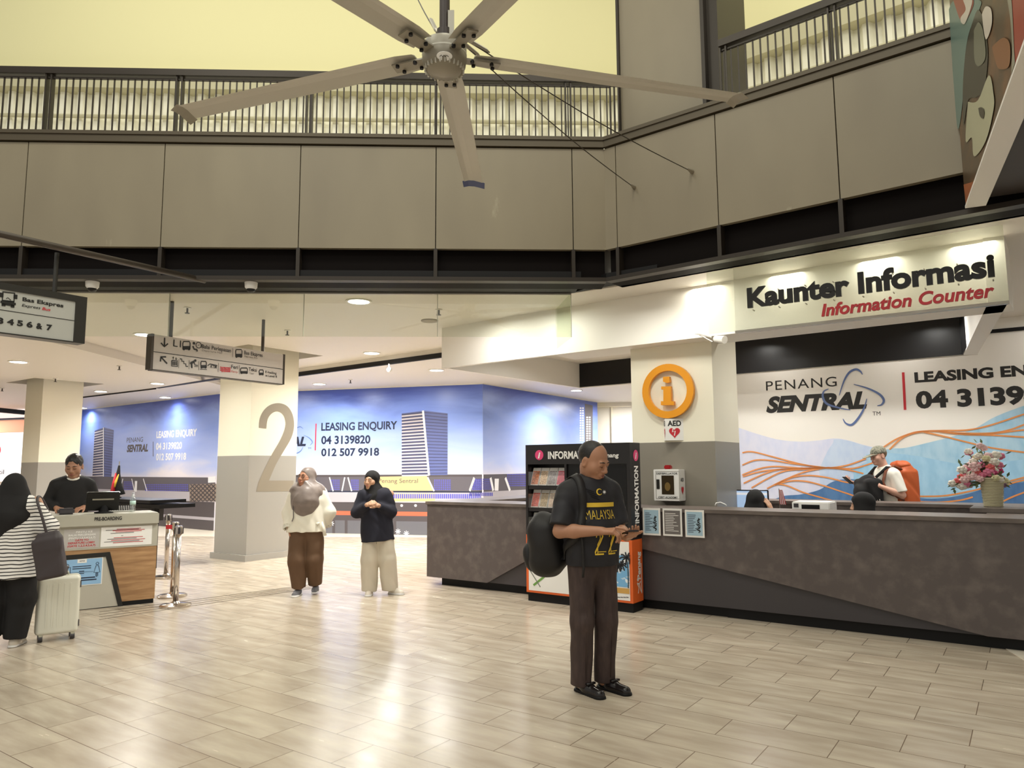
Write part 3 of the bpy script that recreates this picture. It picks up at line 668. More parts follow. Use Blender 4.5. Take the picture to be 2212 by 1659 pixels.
for pts in ([(50, 775), (130, 768), (300, 810), (500, 862), (690, 890), (850, 872), (1000, 820)], [(50, 870), (150, 832), (280, 835), (450, 860), (690, 890)], [(50, 945), (170, 900), (300, 880), (500, 893), (720, 890), (900, 895), (1060, 850)],
            [(55, 958), (200, 918), (400, 900), (690, 892), (850, 905), (980, 935)], [(60, 1010), (200, 945), (330, 905), (500, 898), (690, 892)], [(120, 1045), (250, 970), (380, 915), (560, 900), (700, 890)],
            [(240, 1050), (370, 985), (520, 925), (660, 895), (720, 888)], [(300, 1025), (430, 965), (560, 950), (700, 965), (830, 998), (920, 1012)], [(310, 1018), (420, 992), (540, 995), (680, 1030), (830, 1080), (920, 1110)], [(320, 1015), (400, 1030), (520, 1080), (640, 1115), (750, 1145)],
            [(1130, 735), (1230, 672), (1350, 625), (1440, 610), (1600, 605), (1780, 600), (1950, 565), (2212, 480), (2400, 430)], [(1180, 750), (1280, 660), (1400, 618), (1550, 610), (1700, 625), (1900, 635), (2212, 600), (2400, 590)],
            [(1440, 615), (1600, 650), (1760, 690), (1950, 735), (2212, 772), (2400, 790)], [(1560, 612), (1750, 635), (1950, 640), (2212, 655), (2400, 660)], [(1700, 625), (1950, 625), (2100, 600), (2212, 560), (2400, 500)],
            [(1400, 1110), (1600, 1105), (1800, 1070), (1960, 1030), (2212, 965), (2400, 920)], [(1400, 1150), (1560, 1155), (1720, 1140), (1820, 1115)], [(2010, 1170), (2110, 1120), (2212, 1080), (2400, 1010)], [(2120, 1220), (2212, 1180), (2400, 1100)], [(1980, 1060), (2100, 1015), (2212, 985), (2400, 940)]):
    mb = MB(); rib_px(mb, PM, g(pts), .022, .015); mb.build('orange_line_picture', mat('orange_line', rgb(222, 146, 84), .45), t)
mb = MB()
G = lambda x, y: (1590+x/3.5563, 760+y/3.5563)
mb = MB(); text_px(mb, 'PENANG', PM, G(232, 298), G(775, 270), G(232, 228), bold=.0, spacing=1.12); mb.build('lettering', M_INK, t)
mb = MB(); text_px(mb, 'SENTRAL', PM, G(232, 463), G(1008, 428), G(250, 345), bold=.055, shear=.28); mb.build('lettering', M_INK, t)
mb = MB(); text_px(mb, 'LEASING ENQUIRY', PM, G(1373, 233), G(2810, 140), G(1373, 158), bold=.045); mb.build('lettering', M_INK, t)
mb = MB(); text_px(mb, '04 3139820', PM, G(1385, 430), G(2640, 360), G(1385, 305), bold=.045); mb.build('lettering', M_INK, t)
mb = MB(); text_px(mb, 'TM', PM, G(1050, 490), G(1110, 488), G(1050, 460), bold=0); mb.build('lettering', M_INK, t)

mb = MB(); rib_px(mb, PM, [G(1284, 158), G(1299, 446)], .035, .006, 1); mb.build('divider_line', M_RED, t)
mb = MB()
for pts in ([(793, 335), (830, 225), (870, 160), (920, 135), (955, 150), (972, 175)], [(905, 250), (1010, 280), (1100, 325), (1135, 370), (1120, 405), (1085, 415)], [(1005, 360), (985, 430), (940, 510), (890, 560), (845, 550), (822, 515)], [(712, 285), (675, 305), (668, 350), (700, 400), (790, 430), (880, 448)]):
    mb = MB(); swoosh(mb, PM, g(pts), .035, .009); mb.build('swoosh', mat('emblem_steel', rgb(92, 112, 160), .35), t)
mb = MB().pbox(PM, -.2, 8, PM.st(2212, 709)[1]-.03, PM.st(2212, 709)[1]+.02, 0, .03)
struct(mb.build('trim_mural_top', M_BLACK))

# ============================================================ INFORMATION COUNTER
t = thing('information_counter', 'long dark stone-look information counter with black diagonal base', 'counter', uv(-.5, .3))
ZT = 1.092; mb = MB()
mb.prism([PC.at(-4.03, .1), PC.at(-2.42-.6, .1), PC.at(-2.2, .53), PC.at(-2.2, 1.05), PC.at(-4.03, 1.05)], VV*.05)
mb.prism([PC.at(-.86, .641), PC.at(2.27, .103), PC.at(3.0, .103), PC.at(3.0, 1.05), PC.at(-2.2, 1.05), PC.at(-2.2, .641)], VV*.05)
mb.build('front_panel', M_CONC, t)
uvbox(MB(), -3.3, 2.6, .035, .09, .1, .75).build('charcoal_panel', M_CHAR, t)
mb = MB(); uvbox(mb, -3.84, .3, .09, .5, 0, .1); mb2 = uvbox(MB(), 0.02, 3.0, .07, .5, 0, .105)
mb.build('toe_kick', M_BLACK, t); mb2.build('toe_kick', M_BLACK, t)
mb = MB(); uvbox(mb, -4.05, 3.0, -.02, .6, 1.052, ZT); uvbox(mb, -4.05, -3.45, .6, 2.28, 1.052, ZT); uvbox(mb, -4.05, 2.3, 2.28, 2.85, 1.052, ZT); uvbox(mb, 2.3, 3.0, .6, 2.85, 1.052, ZT)
mb.build('worktop', M_CONCTOP, t, bevel=.004)
mb = MB(); uvbox(mb, -4.03, -3.98, .05, 2.85, .1, 1.052); uvbox(mb, -3.6, 2.5, 2.3, 2.34, .05, 1.052); uvbox(mb, 2.32, 2.36, .6, 2.8, .05, 1.052); uvbox(mb, -3.6, 2.3, .52, .55, .1, 1.052); uvbox(mb, 2.95, 3.0, .05, 2.8, .1, 1.05)
mb.build('inner_panel', M_CONC, t)
uvbox(MB(), -4.03, -.5, 2.8, 2.83, .1, 1.05).build('back_panel', M_CONC, t)
# raised plinth at the back right corner, carrying the flowers
zp = 1.135
pq = [hz(x, y, zp) for x, y in ((2104, 1088), (2142, 1101), (2185, 1102), (2178, 1090))]
c = sum(pq, Vector())/4; uf = (c-O).dot(U); vf = (c-O).dot(VV)
plin = tag(uvbox(MB(), uf-.2, uf+.24, vf-.32, vf+.4, ZT+.001, zp).build('plinth_board', M_CONCTOP, bevel=.003), 'low stone-look board on the counter corner under the flower pot', 'board')

# three notices on the counter front
def notice(x0, y0, x1, y1, body, lab, dark=False):
    PC = Plane(O-VV*.024, U)
    a0, z1 = PC.st(x0, y0); a1, z0 = PC.st(x1, y1)
    t = thing('framed_notice', lab, 'notice', PC.at((a0+a1)/2, z0, .012))
    MB().pbox(PC, a0, a1, z0, z1, .001, .012).build('frame', M_PAPER, t)
    mb = MB(); rect(mb, PC, a0+.018, a1-.018, z0+.02, z1-.02, .014); mb.build('sheet', body, t)
    mb = MB(); rng = random.Random(x0)
    for k in range(11):
        z = z1-.05-k*(z1-z0-.09)/11; rect(mb, PC, a0+.03, a0+.03+(a1-a0)*(.4+.3*rng.random())*(1 if dark else .62), z-.006, z, .016)
    mb.build('print_lines', mat('notice_text', rgb(70, 78, 96), .5) if not dark else M_PAPER, t)
    if not dark:
        mb = MB(); p = [(a1-.06+.02*math.sin(k*2.3), z0+.05+k*(z1-z0-.14)/9) for k in range(10)]; ribbon(mb, PC, p, .011, .017)
        ribbon(mb, PC, [(a+.018*math.cos(i*1.7), z+.01) for i, (a, z) in enumerate(p)], .008, .017); mb.build('brush_lettering', M_INK, t)
M_NB = mat('notice_blue', rgb(166, 196, 214), .4); M_NG = mat('notice_grey', rgb(112, 106, 104), .4)
notice(1389, 1097, 1428, 1157, M_NB, 'pale blue framed notice on the counter, next to the information stand')
notice(1432, 1098, 1475, 1159, M_NG, 'grey framed notice between the two pale blue ones on the counter front', True)
notice(1480, 1101, 1523, 1162, M_NB, 'pale blue framed notice on the counter, farther from the information stand')

# ============================================================ ORANGE INFORMATION SIGN, AED
PI = Plane(uv(0, .75), U)
t = thing('information_sign', 'round orange letter i sign mounted on the cream pillar', 'sign', PI.at(*PI.st(1446, 845), .04))
M_OR = mat('orange_sign', rgb(228, 150, 24), .4)
ca, cz = PI.st(1446.5, 845.5); R = PI.st(1503, 845)[0]-ca; r = R*.745
def annulus(mb, P, a, z, R, r, o0, o1, n=40):
    v = []
    for rr, of in ((R, o0), (R, o1), (r, o1), (r, o0)): v += [P.at(a+rr*math.cos(2*math.pi*i/n), z+rr*math.sin(2*math.pi*i/n), of) for i in range(n)]
    return mb.add(v, [(j*n+i, j*n+(i+1) % n, ((j+1) % 4)*n+(i+1) % n, ((j+1) % 4)*n+i) for j in range(4) for i in range(n)])
annulus(MB(), PI, ca, cz, R, r, .02, .07).build('ring', M_OR, t)
st_ = lambda pts: [PI.st(*p) for p in pts]
sc = lambda x, y: (1360+x/3.95, 760+y/3.95)
mb = MB(); mb.prism([PI.at(a, z, .07) for a, z in st_([sc(*p) for p in ((290, 300), (370, 298), (373, 425), (397, 425), (397, 458), (287, 458), (287, 425), (308, 425), (308, 325), (290, 325))])], PI.n*.05)
mb.prism([PI.at(a, z, .07) for a, z in st_([sc(*p) for p in ((305, 218), (358, 215), (362, 262), (335, 270), (305, 258))])], PI.n*.05); mb.build('letter_i', M_OR, t)
# AED wedge sign
t = thing('aed_sign', 'white wedge sign with AED and red hearts under the orange information sign', 'sign', PI.at(*PI.st(1446, 950), .05))
a0, z1 = PI.st(1433.5, 906); a1, z0 = PI.st(1477, 951); am = PI.st(1452, 906)[0]; ap_ = .10
A_, B_, C_ = PI.at(a0, 0), PI.at(am-.045, 0, ap_), PI.at(a1, 0)
MB().prism([p+ZU*z0 for p in (A_, B_, C_)], ZU*(z1-z0)).build('panel', M_PAPER, t)
mk = MB(); mr = MB(); mw = MB()
def heart(mb, P, a, z, w, h, off): mb.poly([P.at(a+w*.5*(math.sin(s)**3), z+h*.5*((13*math.cos(s)-5*math.cos(2*s)-2*math.cos(3*s)-math.cos(4*s))/15), off) for s in [2*math.pi*i/30 for i in range(30)]])
for p, q in ((A_, B_), (B_, C_)):
    P = Plane(p, q-p); w = (q-p).length
    text_on(mk, 'AED', P, w*.12, z1-.085, w*.76, .062, .002, bold=.03); mk.build('lettering', M_INK, t); mk = MB(); heart(mr, P, w*.5, z0+.095, w*.62, .13, .002)
    ribbon(mw, P, [(w*.42, z0+.14), (w*.38, z0+.1), (w*.54, z0+.11), (w*.48, z0+.055)], .012, .004)
mr.build('red_heart', M_RED, t); mw.build('lightning_flash', M_PAPER, t)
# defibrillator cabinet
dpt = .19; PD2 = PI.shift(dpt)
a0, z1 = PD2.st(1411, 1014); a1, z0 = PD2.st(1468, 1083)
t = thing('defibrillator_cabinet', 'white wall cabinet with DEFIBRILLATOR window on the grey pillar', 'cabinet', PD2.at((a0+a1)/2, z0))
MB().pbox(PI, a0, a1, z0, z1, .001, dpt).build('body', mat('cabinet_white', rgb(232, 230, 226), .35), t, bevel=.006)
X = lambda x, y: PD2.st(1360+x/3.95, 760+y/3.95)
def rpx(mb, P, x0, y0, x1, y1, off):
    p, q = X(x0, y0), X(x1, y1); return rect(mb, P, p[0], q[0], q[1], p[1], off)
mb = MB(); p, q = X(222, 1020), X(430, 1255); ribbon(mb, PD2, [(p[0], p[1]), (q[0], p[1]), (q[0], q[1]), (p[0], q[1])], .006, .002, True); mb.build('door_edge', M_ALU, t)
mb = MB(); rpx(mb, PD2, 272, 1055, 382, 1217, .003); mb.build('window', mat('cabinet_window', rgb(58, 48, 34), .15), t)
mb = MB(); rpx(mb, PD2, 229, 1088, 258, 1170, .003); mb.build('latch_panel', M_INK, t)
mb = MB(); a_, z_ = X(325, 1150); disc(mb, PD2, a_, z_, .035, .005, ry=.05); mb.build('defibrillator_unit', mat('aed_unit', rgb(120, 96, 52), .4), t)
mb = MB(); p, q = X(230, 1046), X(410, 1046); text_on(mb, 'DEFIBRILLATOR', PD2, p[0], p[1], q[0]-p[0], .022, .003, bold=.015); p, q = X(247, 1248), X(412, 1248); text_on(mb, 'CERT ACADEMY', PD2, p[0], p[1], q[0]-p[0], .022, .003, bold=.015)
PSd = Plane(PD2.at(a1, 0), VV)
mb.build('lettering', M_INK, t); mb = MB()
text_on(mb, 'AED', PSd, .045, z1-.14, .09, .04, .003, bold=.02); mb.build('lettering', M_INK, t)
mb = MB(); heart(mb, PSd, .095, z1-.24, .07, .1, .003); mb.build('red_heart', M_RED, t)
MB().pbox(PI, (a0+a1)/2-.05, (a0+a1)/2+.03, z1, z1+.05, .06, .13).build('alarm_lamp', mat('alarm_red', rgb(150, 30, 34), .3), t, bevel=.01)
# camera arm by the pillar
PGX = Plane(hz(1531, 735, 2.9), (hz(2180, 650, 2.93)-hz(1531, 722, 2.93)))
t = thing('security_camera', 'small white security camera on an arm at the pillar top', 'security camera', PI.at(*PI.st(1540, 735), .1))
p0, p1 = PI.px(1489, 731)-PI.n*.25, PI.px(1532, 728)-PI.n*.3; p2 = PI.px(1558, 735)-PI.n*.3
MB().tube([p0, p1], .016).build('arm', M_PAPER, t); MB().tube([p1, p2], [.02, .02]).tube([p2+V3(.03, -.02, -.03), p2+V3(.1, -.14, -.06)], [.035, .045], 12).build('camera_body', M_PAPER, t)
MB().tube([p1+V3(0, 0, -.02), p2+V3(0, 0, -.06), p2+V3(.05, 0, -.04)], .008).build('bracket', M_ALU, t)

# ============================================================ INFORMATION STAND
SU0, SU1, SD = -2.235, -.872, .275; ZST = 1.805
t = thing('information_stand', 'tall black and orange tourist information stand with leaflet shelves', 'display stand', uv((SU0+SU1)/2, -.14))
M_STB = mat('stand_black', rgb(27, 24, 26), .4); M_ORG = mat('stand_orange', rgb(224, 100, 38), .42); M_PINK = mat('pink_disc', rgb(214, 66, 118), .4)
mb = MB()
uvbox(mb, SU0, SU1, -SD, -.024, 1.575, ZST); uvbox(mb, SU0, SU1, -.05, -.024, .78, 1.575); uvbox(mb, SU0, SU0+.03, -SD, -.05, .78, 1.575); uvbox(mb, -1.70, -1.672, -SD, -.05, .78, 1.575); uvbox(mb, -.915, SU1, -SD, -.05, .78, 1.575)
uvbox(mb, SU0, SU1, -SD, -.05, .76, .80); uvbox(mb, -1.672, -.915, -SD+.03, -.05, .80, 1.575)
for z in (1.326, 1.069): uvbox(mb, SU0+.03, -1.70, -SD+.01, -.05, z-.04, z)
mb.build('cabinet', M_STB, t)
uvbox(MB(), SU0, SU1, -SD, -.024, .1, .76).build('lower_box', M_ORG, t)
uvbox(MB(), SU0+.01, SU1-.01, -SD+.02, -.024, 0, .1).build('plinth', M_BLACK, t)
PST = Plane(uv(0, -SD), U); PSS = Plane(uv(SU1, -SD), VV)
mb = MB(); rect(mb, PST, -1.655, -.93, .84, 1.565, -.025); mb.build('screen', M_BLACKSAT, t)
mb = MB(); text_px(mb, 'INFORMATION', PST, (1184, 991), (1287, 989.5), (1184, 975.5), bold=.03); mb.build('lettering', M_PAPER, t); mb = MB()
text_on(mb, 'INFORMATION', PSS, .185, .93, .62, .095, .003, bold=.03, vert=True); mb.build('lettering', M_PAPER, t)
mb = MB(); a_, z_ = PST.st(1165, 983); disc(mb, PST, a_, z_, .058, .003); mb.build('pink_disc', M_PINK, t); mb = MB(); disc(mb, PSS, .14, 1.665, .062, .003); mb.build('pink_disc', M_PINK, t)
mb = MB(); text_on(mb, 'i', PST, a_-.018, z_-.036, .036, .07, .005, bold=.03, shear=.2); mb.build('letter_i', M_PAPER, t); mb = MB(); text_on(mb, 'i', PSS, .122, 1.63, .036, .07, .005, bold=.03, shear=.2); mb.build('letter_i', M_PAPER, t)
mb = MB(); text_px(mb, 'Penang', PST, (1297, 988), (1337, 986), (1297, 979), bold=.03, shear=.1); mb.build('tourism_lettering', M_PAPER, t)
mb = MB(); text_on(mb, 'Penang', PSS, .185, .33, .3, .075, .003, bold=.03, shear=.1, vert=True)
for q_ in ([(.1, .3), (.15, .285), (.19, .2)], [(.1, .3), (.14, .25), (.12, .19)], [(.15, .285), (.185, .31)], [(.205, .18), (.205, .5)]): ribbon(mb, PSS, q_, .014, .003)
disc(mb, PSS, .12, .335, .02, .003)
mb.build('tourism_lettering', M_PAPER, t)
mb = MB(); rect(mb, PST, -2.2, -1.56, .125, .74, .004); rect(mb, PST, -1.46, -.905, .125, .74, .004); mb.build('poster', M_PAPER, t)
mb = MB(); za = [PST.st(*p) for p in ((1153, 1264), (1187, 1237))]; ribbon(mb, PST, za, .025, .006); mb.build('green_stripe', mat('poster_green', rgb(112, 160, 76), .5), t)
mb = MB(); ribbon(mb, PST, [PST.st(*p) for p in ((1145, 1231), (1168, 1268))], .012, .007)
for k in range(6): a, z = PST.st(1154, 1213+k*3.3); rect(mb, PST, a, a+.1-.01*(k % 3), z-.004, z, .006)
rect(mb, PST, -2.18, -2.1, .62, .63, .006); rect(mb, PST, -2.18, -2.13, .715, .735, .006)
mb.build('poster_print', mat('poster_grey', rgb(120, 122, 112), .5), t)
# palm beach picture on the other poster
q = lambda x, y: PST.st(1120+x/3.95, 930+y/3.95)
def qrect(mb, x0, y0, x1, y1, off): a, b = q(x0, y0), q(x1, y1); return rect(mb, PST, a[0], b[0], b[1], a[1], off)
mb = MB(); qrect(mb, 832, 1062, 950, 1340, .006); mb.build('beach_sky_picture', mat('beach_sky', rgb(118, 176, 220), .5, noise=((14, 14, 22), rgb(236, 240, 244), 3, .5, .6)), t)
mb = MB(); qrect(mb, 835, 1338, 950, 1395, .007); mb.build('beach_sand_picture', mat('beach_sand', rgb(206, 160, 84), .5), t)
mb = MB(); qrect(mb, 690, 1062, 826, 1190, .006); qrect(mb, 690, 1195, 822, 1378, .006); mb.build('street_picture', mat('street_picture', rgb(72, 60, 64), .5, noise=((40, 40, 40), rgb(150, 120, 110), 3, .5, .65)), t)
mb = MB(); rng = random.Random(3)
for cx_, cy_, r_, tr in ((925, 1085, 62, (940, 1345)), (880, 1150, 48, None), (850, 1165, 40, None)):
    for k in range(9):
        an = k*.7+.3; rib_px(mb, PST, [(1120+x/3.95, 930+y/3.95) for x, y in ((cx_, cy_), (max(836, min(948, cx_+r_*.6*math.cos(an))), cy_+r_*.5*math.sin(an)-6), (max(836, min(948, cx_+r_*math.cos(an))), cy_+r_*.9*math.sin(an)+8))], .016, .008, 3)
    if tr: rib_px(mb, PST, [(1120+x/3.95, 930+y/3.95) for x, y in ((cx_, cy_), (938, 1200), tr)], .012, .008, 3)
mb.build('palm_picture', mat('palm_dark', rgb(38, 40, 44), .5), t)
mb = MB()
for k in range(6): a, z = q(800+k*24, 1418); rect(mb, PST, a, a+.03, z-.008, z, .006)
mb.build('poster_print', M_DGREY, t)
# acrylic pockets and leaflets
M_ACR = glass_mat('acrylic_pocket', (.97, .97, .97, 1), .12, .05)
LEAF = [rgb(196, 120, 84), rgb(206, 178, 150), rgb(214, 190, 170), rgb(150, 140, 138), rgb(196, 70, 88), rgb(228, 222, 216), rgb(170, 150, 120), rgb(206, 90, 80), rgb(96, 100, 96)]
words_ = ['orange', 'tan', 'cream', 'grey', 'crimson', 'white', 'khaki', 'coral', 'dark green']
for row, (zb, nm) in enumerate(((1.329, 'top'), (1.072, 'middle'), (.803, 'bottom'))):
    uvbox(MB(), SU0+.035, -1.705, -SD+.002, -SD+.006, zb, zb+.16).build('leaflet_pocket', M_ACR, t)
    for k in range(4):
        u = SU0+.045+k*.118; c = (0, 1, 3, 4, 7, 6, 2, 5, 8, 5, 3, 1)[row*4+k]
        lb = '%s leaflets, %s on the %s shelf of the stand' % (words_[c], ('at the outer edge', 'second from the outer edge', 'third from the outer edge', 'beside the black screen')[k], nm)
        lt = thing('leaflet_stack', lb, 'leaflets', uv(u+.05, -.2, zb), 'leaflet stacks in the information stand')
        P = Plane(uv(0, -SD+.05), U); v0 = -SD+.03
        mb = MB(); mb.hexa([uv(u, v0, zb+.002), uv(u+.108, v0, zb+.002), uv(u+.108, v0+.035, zb+.002), uv(u, v0+.035, zb+.002), uv(u, v0+.075, zb+.205), uv(u+.108, v0+.075, zb+.205), uv(u+.108, v0+.11, zb+.205), uv(u, v0+.11, zb+.205)])
        mb.build('leaflet_pages', M_PAPER, lt)
        mb = MB()
        def lp(f, g): return uv(u+.006+.096*f, v0-.002+.075*g, zb+.002+.203*g)
        mb.poly([lp(0, .05), lp(1, .05), lp(1, .82), lp(0, .82)]); mb.build('cover_picture', mat('leaflet_%d' % c, LEAF[c], .4, noise=((60, 60, 60), tuple(min(1, x*1.7) for x in LEAF[c][:3])+(1,), 3, .5, .62)), lt)
# ============================================================ PRE-BOARDING DESK
dk = hz(333, 1302); ED = V3(math.cos(math.radians(35.1)), math.sin(math.radians(35.1)), 0)
PDK = Plane(dk, ED)
t = thing('boarding_desk', 'wood and grey pre-boarding desk with angled black stripe', 'desk', PDK.at(-.48, 0, -.25))
M_WOOD = mat('oak_laminate', rgb(150, 112, 76), .4, noise=((3, 3, 26), rgb(186, 148, 106), 4, .35, .7))
M_DKG = mat('desk_grey', rgb(178, 174, 160), .4); M_DKP = mat('desk_panel_grey', rgb(186, 181, 168), .35)
AL, DD = -.985, .52
MB().pbox(PDK, AL, -.0, .05, .905, -DD, 0).build('carcass', M_WOOD, t)
MB().pbox(PDK, -1.065, .005, .905, 1.04, -DD-.03, .035).build('counter_top', M_DKG, t, bevel=.012)
MB().pbox(PDK, AL-.004, 0.002, .655, .905, -DD, .004).build('notice_band', M_DKG, t)
mb = MB(); mb.prism([PDK.at(-.975, .005, .002), PDK.at(-.37, .01, .002), PDK.at(-.52, .565, .002), PDK.at(-.975, .56, .002)], -PDK.n*.006); mb.build('inset_panel', M_DKP, t)
mb = MB(); mb.prism([PDK.at(-.985, .555, .002), PDK.at(-.525, .565, .002), PDK.at(-.375, .0, .002), PDK.at(-.325, .0, .002), PDK.at(-.485, .615, .002), PDK.at(-.985, .605, .002)], -PDK.n*.012); mb.build('black_stripe', M_INK, t)
MB().pbox(PDK, AL+.01, -.01, 0, .05, -DD+.02, -.004).build('plinth', M_BLACK, t)
mb = MB(); text_px(mb, 'PRE-BOARDING', PDK.shift(.036), (204, 1125), (263, 1122.5), (204, 1117.5), bold=.03); mb.build('lettering', M_INK, t)
mb = MB(); rect(mb, PDK, -.945, -.60, .675, .885, .006); mb.build('gate_notice', mat('notice_mid_grey', rgb(186, 181, 176), .4), t)
mb = MB(); rect(mb, PDK, -.585, -.06, .675, .892, .006); mb.build('rules_notice', M_PAPER, t)
mb = MB(); 
for i, (s_, z_) in enumerate((('PINTU KE', .845), ('BALAI PERLEPASAN', .812), ('(PINTU 1,2,3,4,5,6,7)', .779))): text_on(mb, s_, PDK, -.9+.07*(i == 0), z_, .16 if i == 0 else .26, .02, .008, bold=.02)
mb.build('notice_lettering', M_PAPER, t)
mb = MB()
for s_, z_, w_ in (('GATE TO', .755, .13), ('DEPARTURE LOBBY', .725, .26), ('(GATE 1,2,3,4,5,6,7)', .693, .27)): text_on(mb, s_, PDK, -.77-w_/2, z_, w_, .021, .008, bold=.02)
for k, (w_, z_) in enumerate(((.28, .866), (.36, .85), (.3, .836), (.33, .77), (.38, .742), (.34, .715))): rect(mb, PDK, -.32-w_/2+.03, -.32+w_/2, z_-.003, z_+.003, .008)
mb.build('red_lettering', M_RED, t)
mb = MB()
for w_, z_ in ((.4, .857), (.3, .822), (.08, .79), (.36, .757), (.42, .728)): rect(mb, PDK, -.34-w_/2, -.34+w_/2-.06, z_-.0025, z_+.0025, .0085)
mb.build('notice_lines', M_DGREY, t)
# blue queue notice
M_QB = mat('queue_notice_blue', rgb(146, 188, 226), .4)
mb = MB(); rect(mb, PDK, -.945, -.55, .265, .565, .011); mb.build('queue_notice_border', M_PAPER, t)
mb = MB(); rect(mb, PDK, -.935, -.56, .275, .555, .013); mb.build('queue_notice', M_QB, t)
mb = MB(); rect(mb, PDK, -.80, -.71, .515, .555, .0145); mb.build('queue_notice_header', M_PAPER, t)
mb = MB(); text_on(mb, 'NOTICE', PDK, -.78, .53, .05, .012, .016, bold=.02)
for z_, w_ in ((.478, .18), (.455, .18), (.425, .05), (.40, .05)): rect(mb, PDK, -.755-w_/2, -.755+w_/2, z_-.004, z_+.004, .015)
rect(mb, PDK, -.87, -.64, .412, .415, .015)
for z_, w_ in ((.35, .24), (.325, .27)): rect(mb, PDK, -.74-w_/2, -.74+w_/2, z_-.006, z_+.006, .015)
def figure(cx_, skirt):
    annulus(mb, PDK, cx_, .497, .016, .011, .014, .015, 16)
    if skirt: ribbon(mb, PDK, [(cx_-.012, .475), (cx_-.03, .4), (cx_+.03, .4), (cx_+.012, .475)], .006, .015, True)
    else: ribbon(mb, PDK, [(cx_-.03, .475), (cx_-.03, .4), (cx_-.02, .4), (cx_-.02, .345), (cx_+.02, .345), (cx_+.02, .4), (cx_+.03, .4), (cx_+.03, .475)], .006, .015, True)
    ribbon(mb, PDK, [(cx_, .4), (cx_, .35)], .006, .015)
    if skirt: ribbon(mb, PDK, [(cx_-.01, .4), (cx_-.01, .36), (cx_+.01, .36), (cx_+.01, .4)], .005, .015)
figure(-.895, False); figure(-.605, True); mb.build('queue_pictogram', M_NAVY, t)
# narrow poster on the desk's end
PDS = Plane(PDK.at(AL, 0, 0)+PDK.n*DD, -PDK.n)
mb = MB(); rect(mb, PDS, .22, DD-.02, .60, .895, .004); mb.build('side_poster', M_PAPER, t)
mb = MB(); rect(mb, PDS, .27, .33, .76, .86, .006); rect(mb, PDS, .44, .46, .75, .87, .006); rect(mb, PDS, .37, .4, .78, .86, .006)
for z_ in (.73, .70, .67, .64): rect(mb, PDS, .28, .44, z_-.006, z_+.006, .006)
mb.build('side_poster_print', M_DGREY, t)
# ---- things on the desk
ZDK = 1.0405
def dpt_(a, d, z=ZDK): return PDK.at(a, z, -d)
t = thing('touch_terminal', 'black tilted touch terminal on the pre-boarding desk, seen from behind', 'terminal', dpt_(-.55, .3))
e, n = PDK.e, PDK.n; up = (ZU*math.cos(.5)+(-n)*math.sin(.5)*-1*-1).normalized()
cT = dpt_(-.56, .22, ZDK+.14); tb = (ZU*.93+n*-.36).normalized(); tn = e.cross(tb)
MB().box(cT, e, tn, tb, .17, .018, .115).build('display', M_BLACKSAT, t, bevel=.008)
MB().box(cT-tn*.0+tn*.02+tb*.03 if tn.dot(n) < 0 else cT-tn*.02+tb*.03, e, tn, tb, .11, .004, .008).build('handle_strip', M_ALU, t)
MB().lathe(dpt_(-.54, .26, ZDK+.001), [(.1, 0), (.1, .012), (.05, .02), (.04, .1)], 20).build('stand', M_BLACK, t, True)
t = thing('document_scanner', 'dark grey device beside the terminal on the pre-boarding desk', 'device', dpt_(-.92, .25))
MB().box(dpt_(-.92, .25, ZDK+.035), e, n, ZU, .08, .06, .034).build('body', M_CHAR, t, bevel=.015)
t = thing('water_bottle', 'clear plastic water bottle with pale label on the pre-boarding desk', 'bottle', dpt_(-.235, .3))
MB().lathe(dpt_(-.235, .3), [(.026, 0), (.032, .006), (.032, .05), (.029, .06), (.032, .07), (.032, .15), (.022, .19), (.014, .205), (.014, .215)], 20).build('body', glass_mat('bottle_plastic', (.9, .94, .95, 1), .3, .08), t, True)
MB().lathe(dpt_(-.235, .3, ZDK+.085), [(.0328, 0), (.0328, .045)], 20).build('label_band', mat('bottle_label', rgb(196, 226, 216), .4), t, True)
MB().lathe(dpt_(-.235, .3, ZDK+.212), [(.016, 0), (.016, .018)], 16).build('cap', mat('bottle_cap', rgb(196, 196, 206), .4), t, True)
t = thing('keyboard', 'pale keyboard standing behind the terminal on the desk', 'keyboard', dpt_(-.36, .36))
cK = dpt_(-.36, .42, ZDK+.035); kb = (ZU*.7+n*.72).normalized()
MB().box(cK, e, e.cross(kb), kb, .15, .01, .045).build('base', M_PAPER, t, bevel=.004)
mb = MB()
for i in range(12):
    for j in range(3): mb.box(cK+e*(-.135+i*.0245)+kb*(-.025+j*.026)-e.cross(kb)*.011*(1 if e.cross(kb).dot(n) > 0 else -1), e, e.cross(kb), kb, .0095, .004, .01)
mb.build('keys', M_CHAR, t)
# ---- table flag behind the desk
zf = 1.06; tabc = hz(275, 1078, zf)
t = thing('side_table', 'tall black table behind the pre-boarding desk', 'table', V3(tabc.x, tabc.y, 0))
PT = Plane(V3(tabc.x, tabc.y, 0), U)
x0, x1 = PT.st(205, 1075)[0], PT.st(338, 1075)[0]
MB().pbox(PT, x0, x1, zf-.05, zf, -.5, .1).build('table_top', M_BLACKSAT, t)
MB().pbox(PT, x0, x1+.1, zf-.13, zf-.07, -.6, .0).build('lower_top', M_BLACKSAT, t)
for a_ in (x0+.15, x1-.12): MB().pbox(PT, a_-.04, a_+.04, 0, zf-.13, -.1, -.02).build('leg', M_BLACK, t)
MB().pbox(PT, x0+.3, x1-.3, zf-.34, zf-.14, -.3, -.05).build('cable_box', M_CHAR, t)
fp = PT.at(PT.st(228, 1075)[0], zf, -.2)
t = thing('table_flag', 'furled red, yellow and black flag on a short staff on the black table', 'flag', fp)
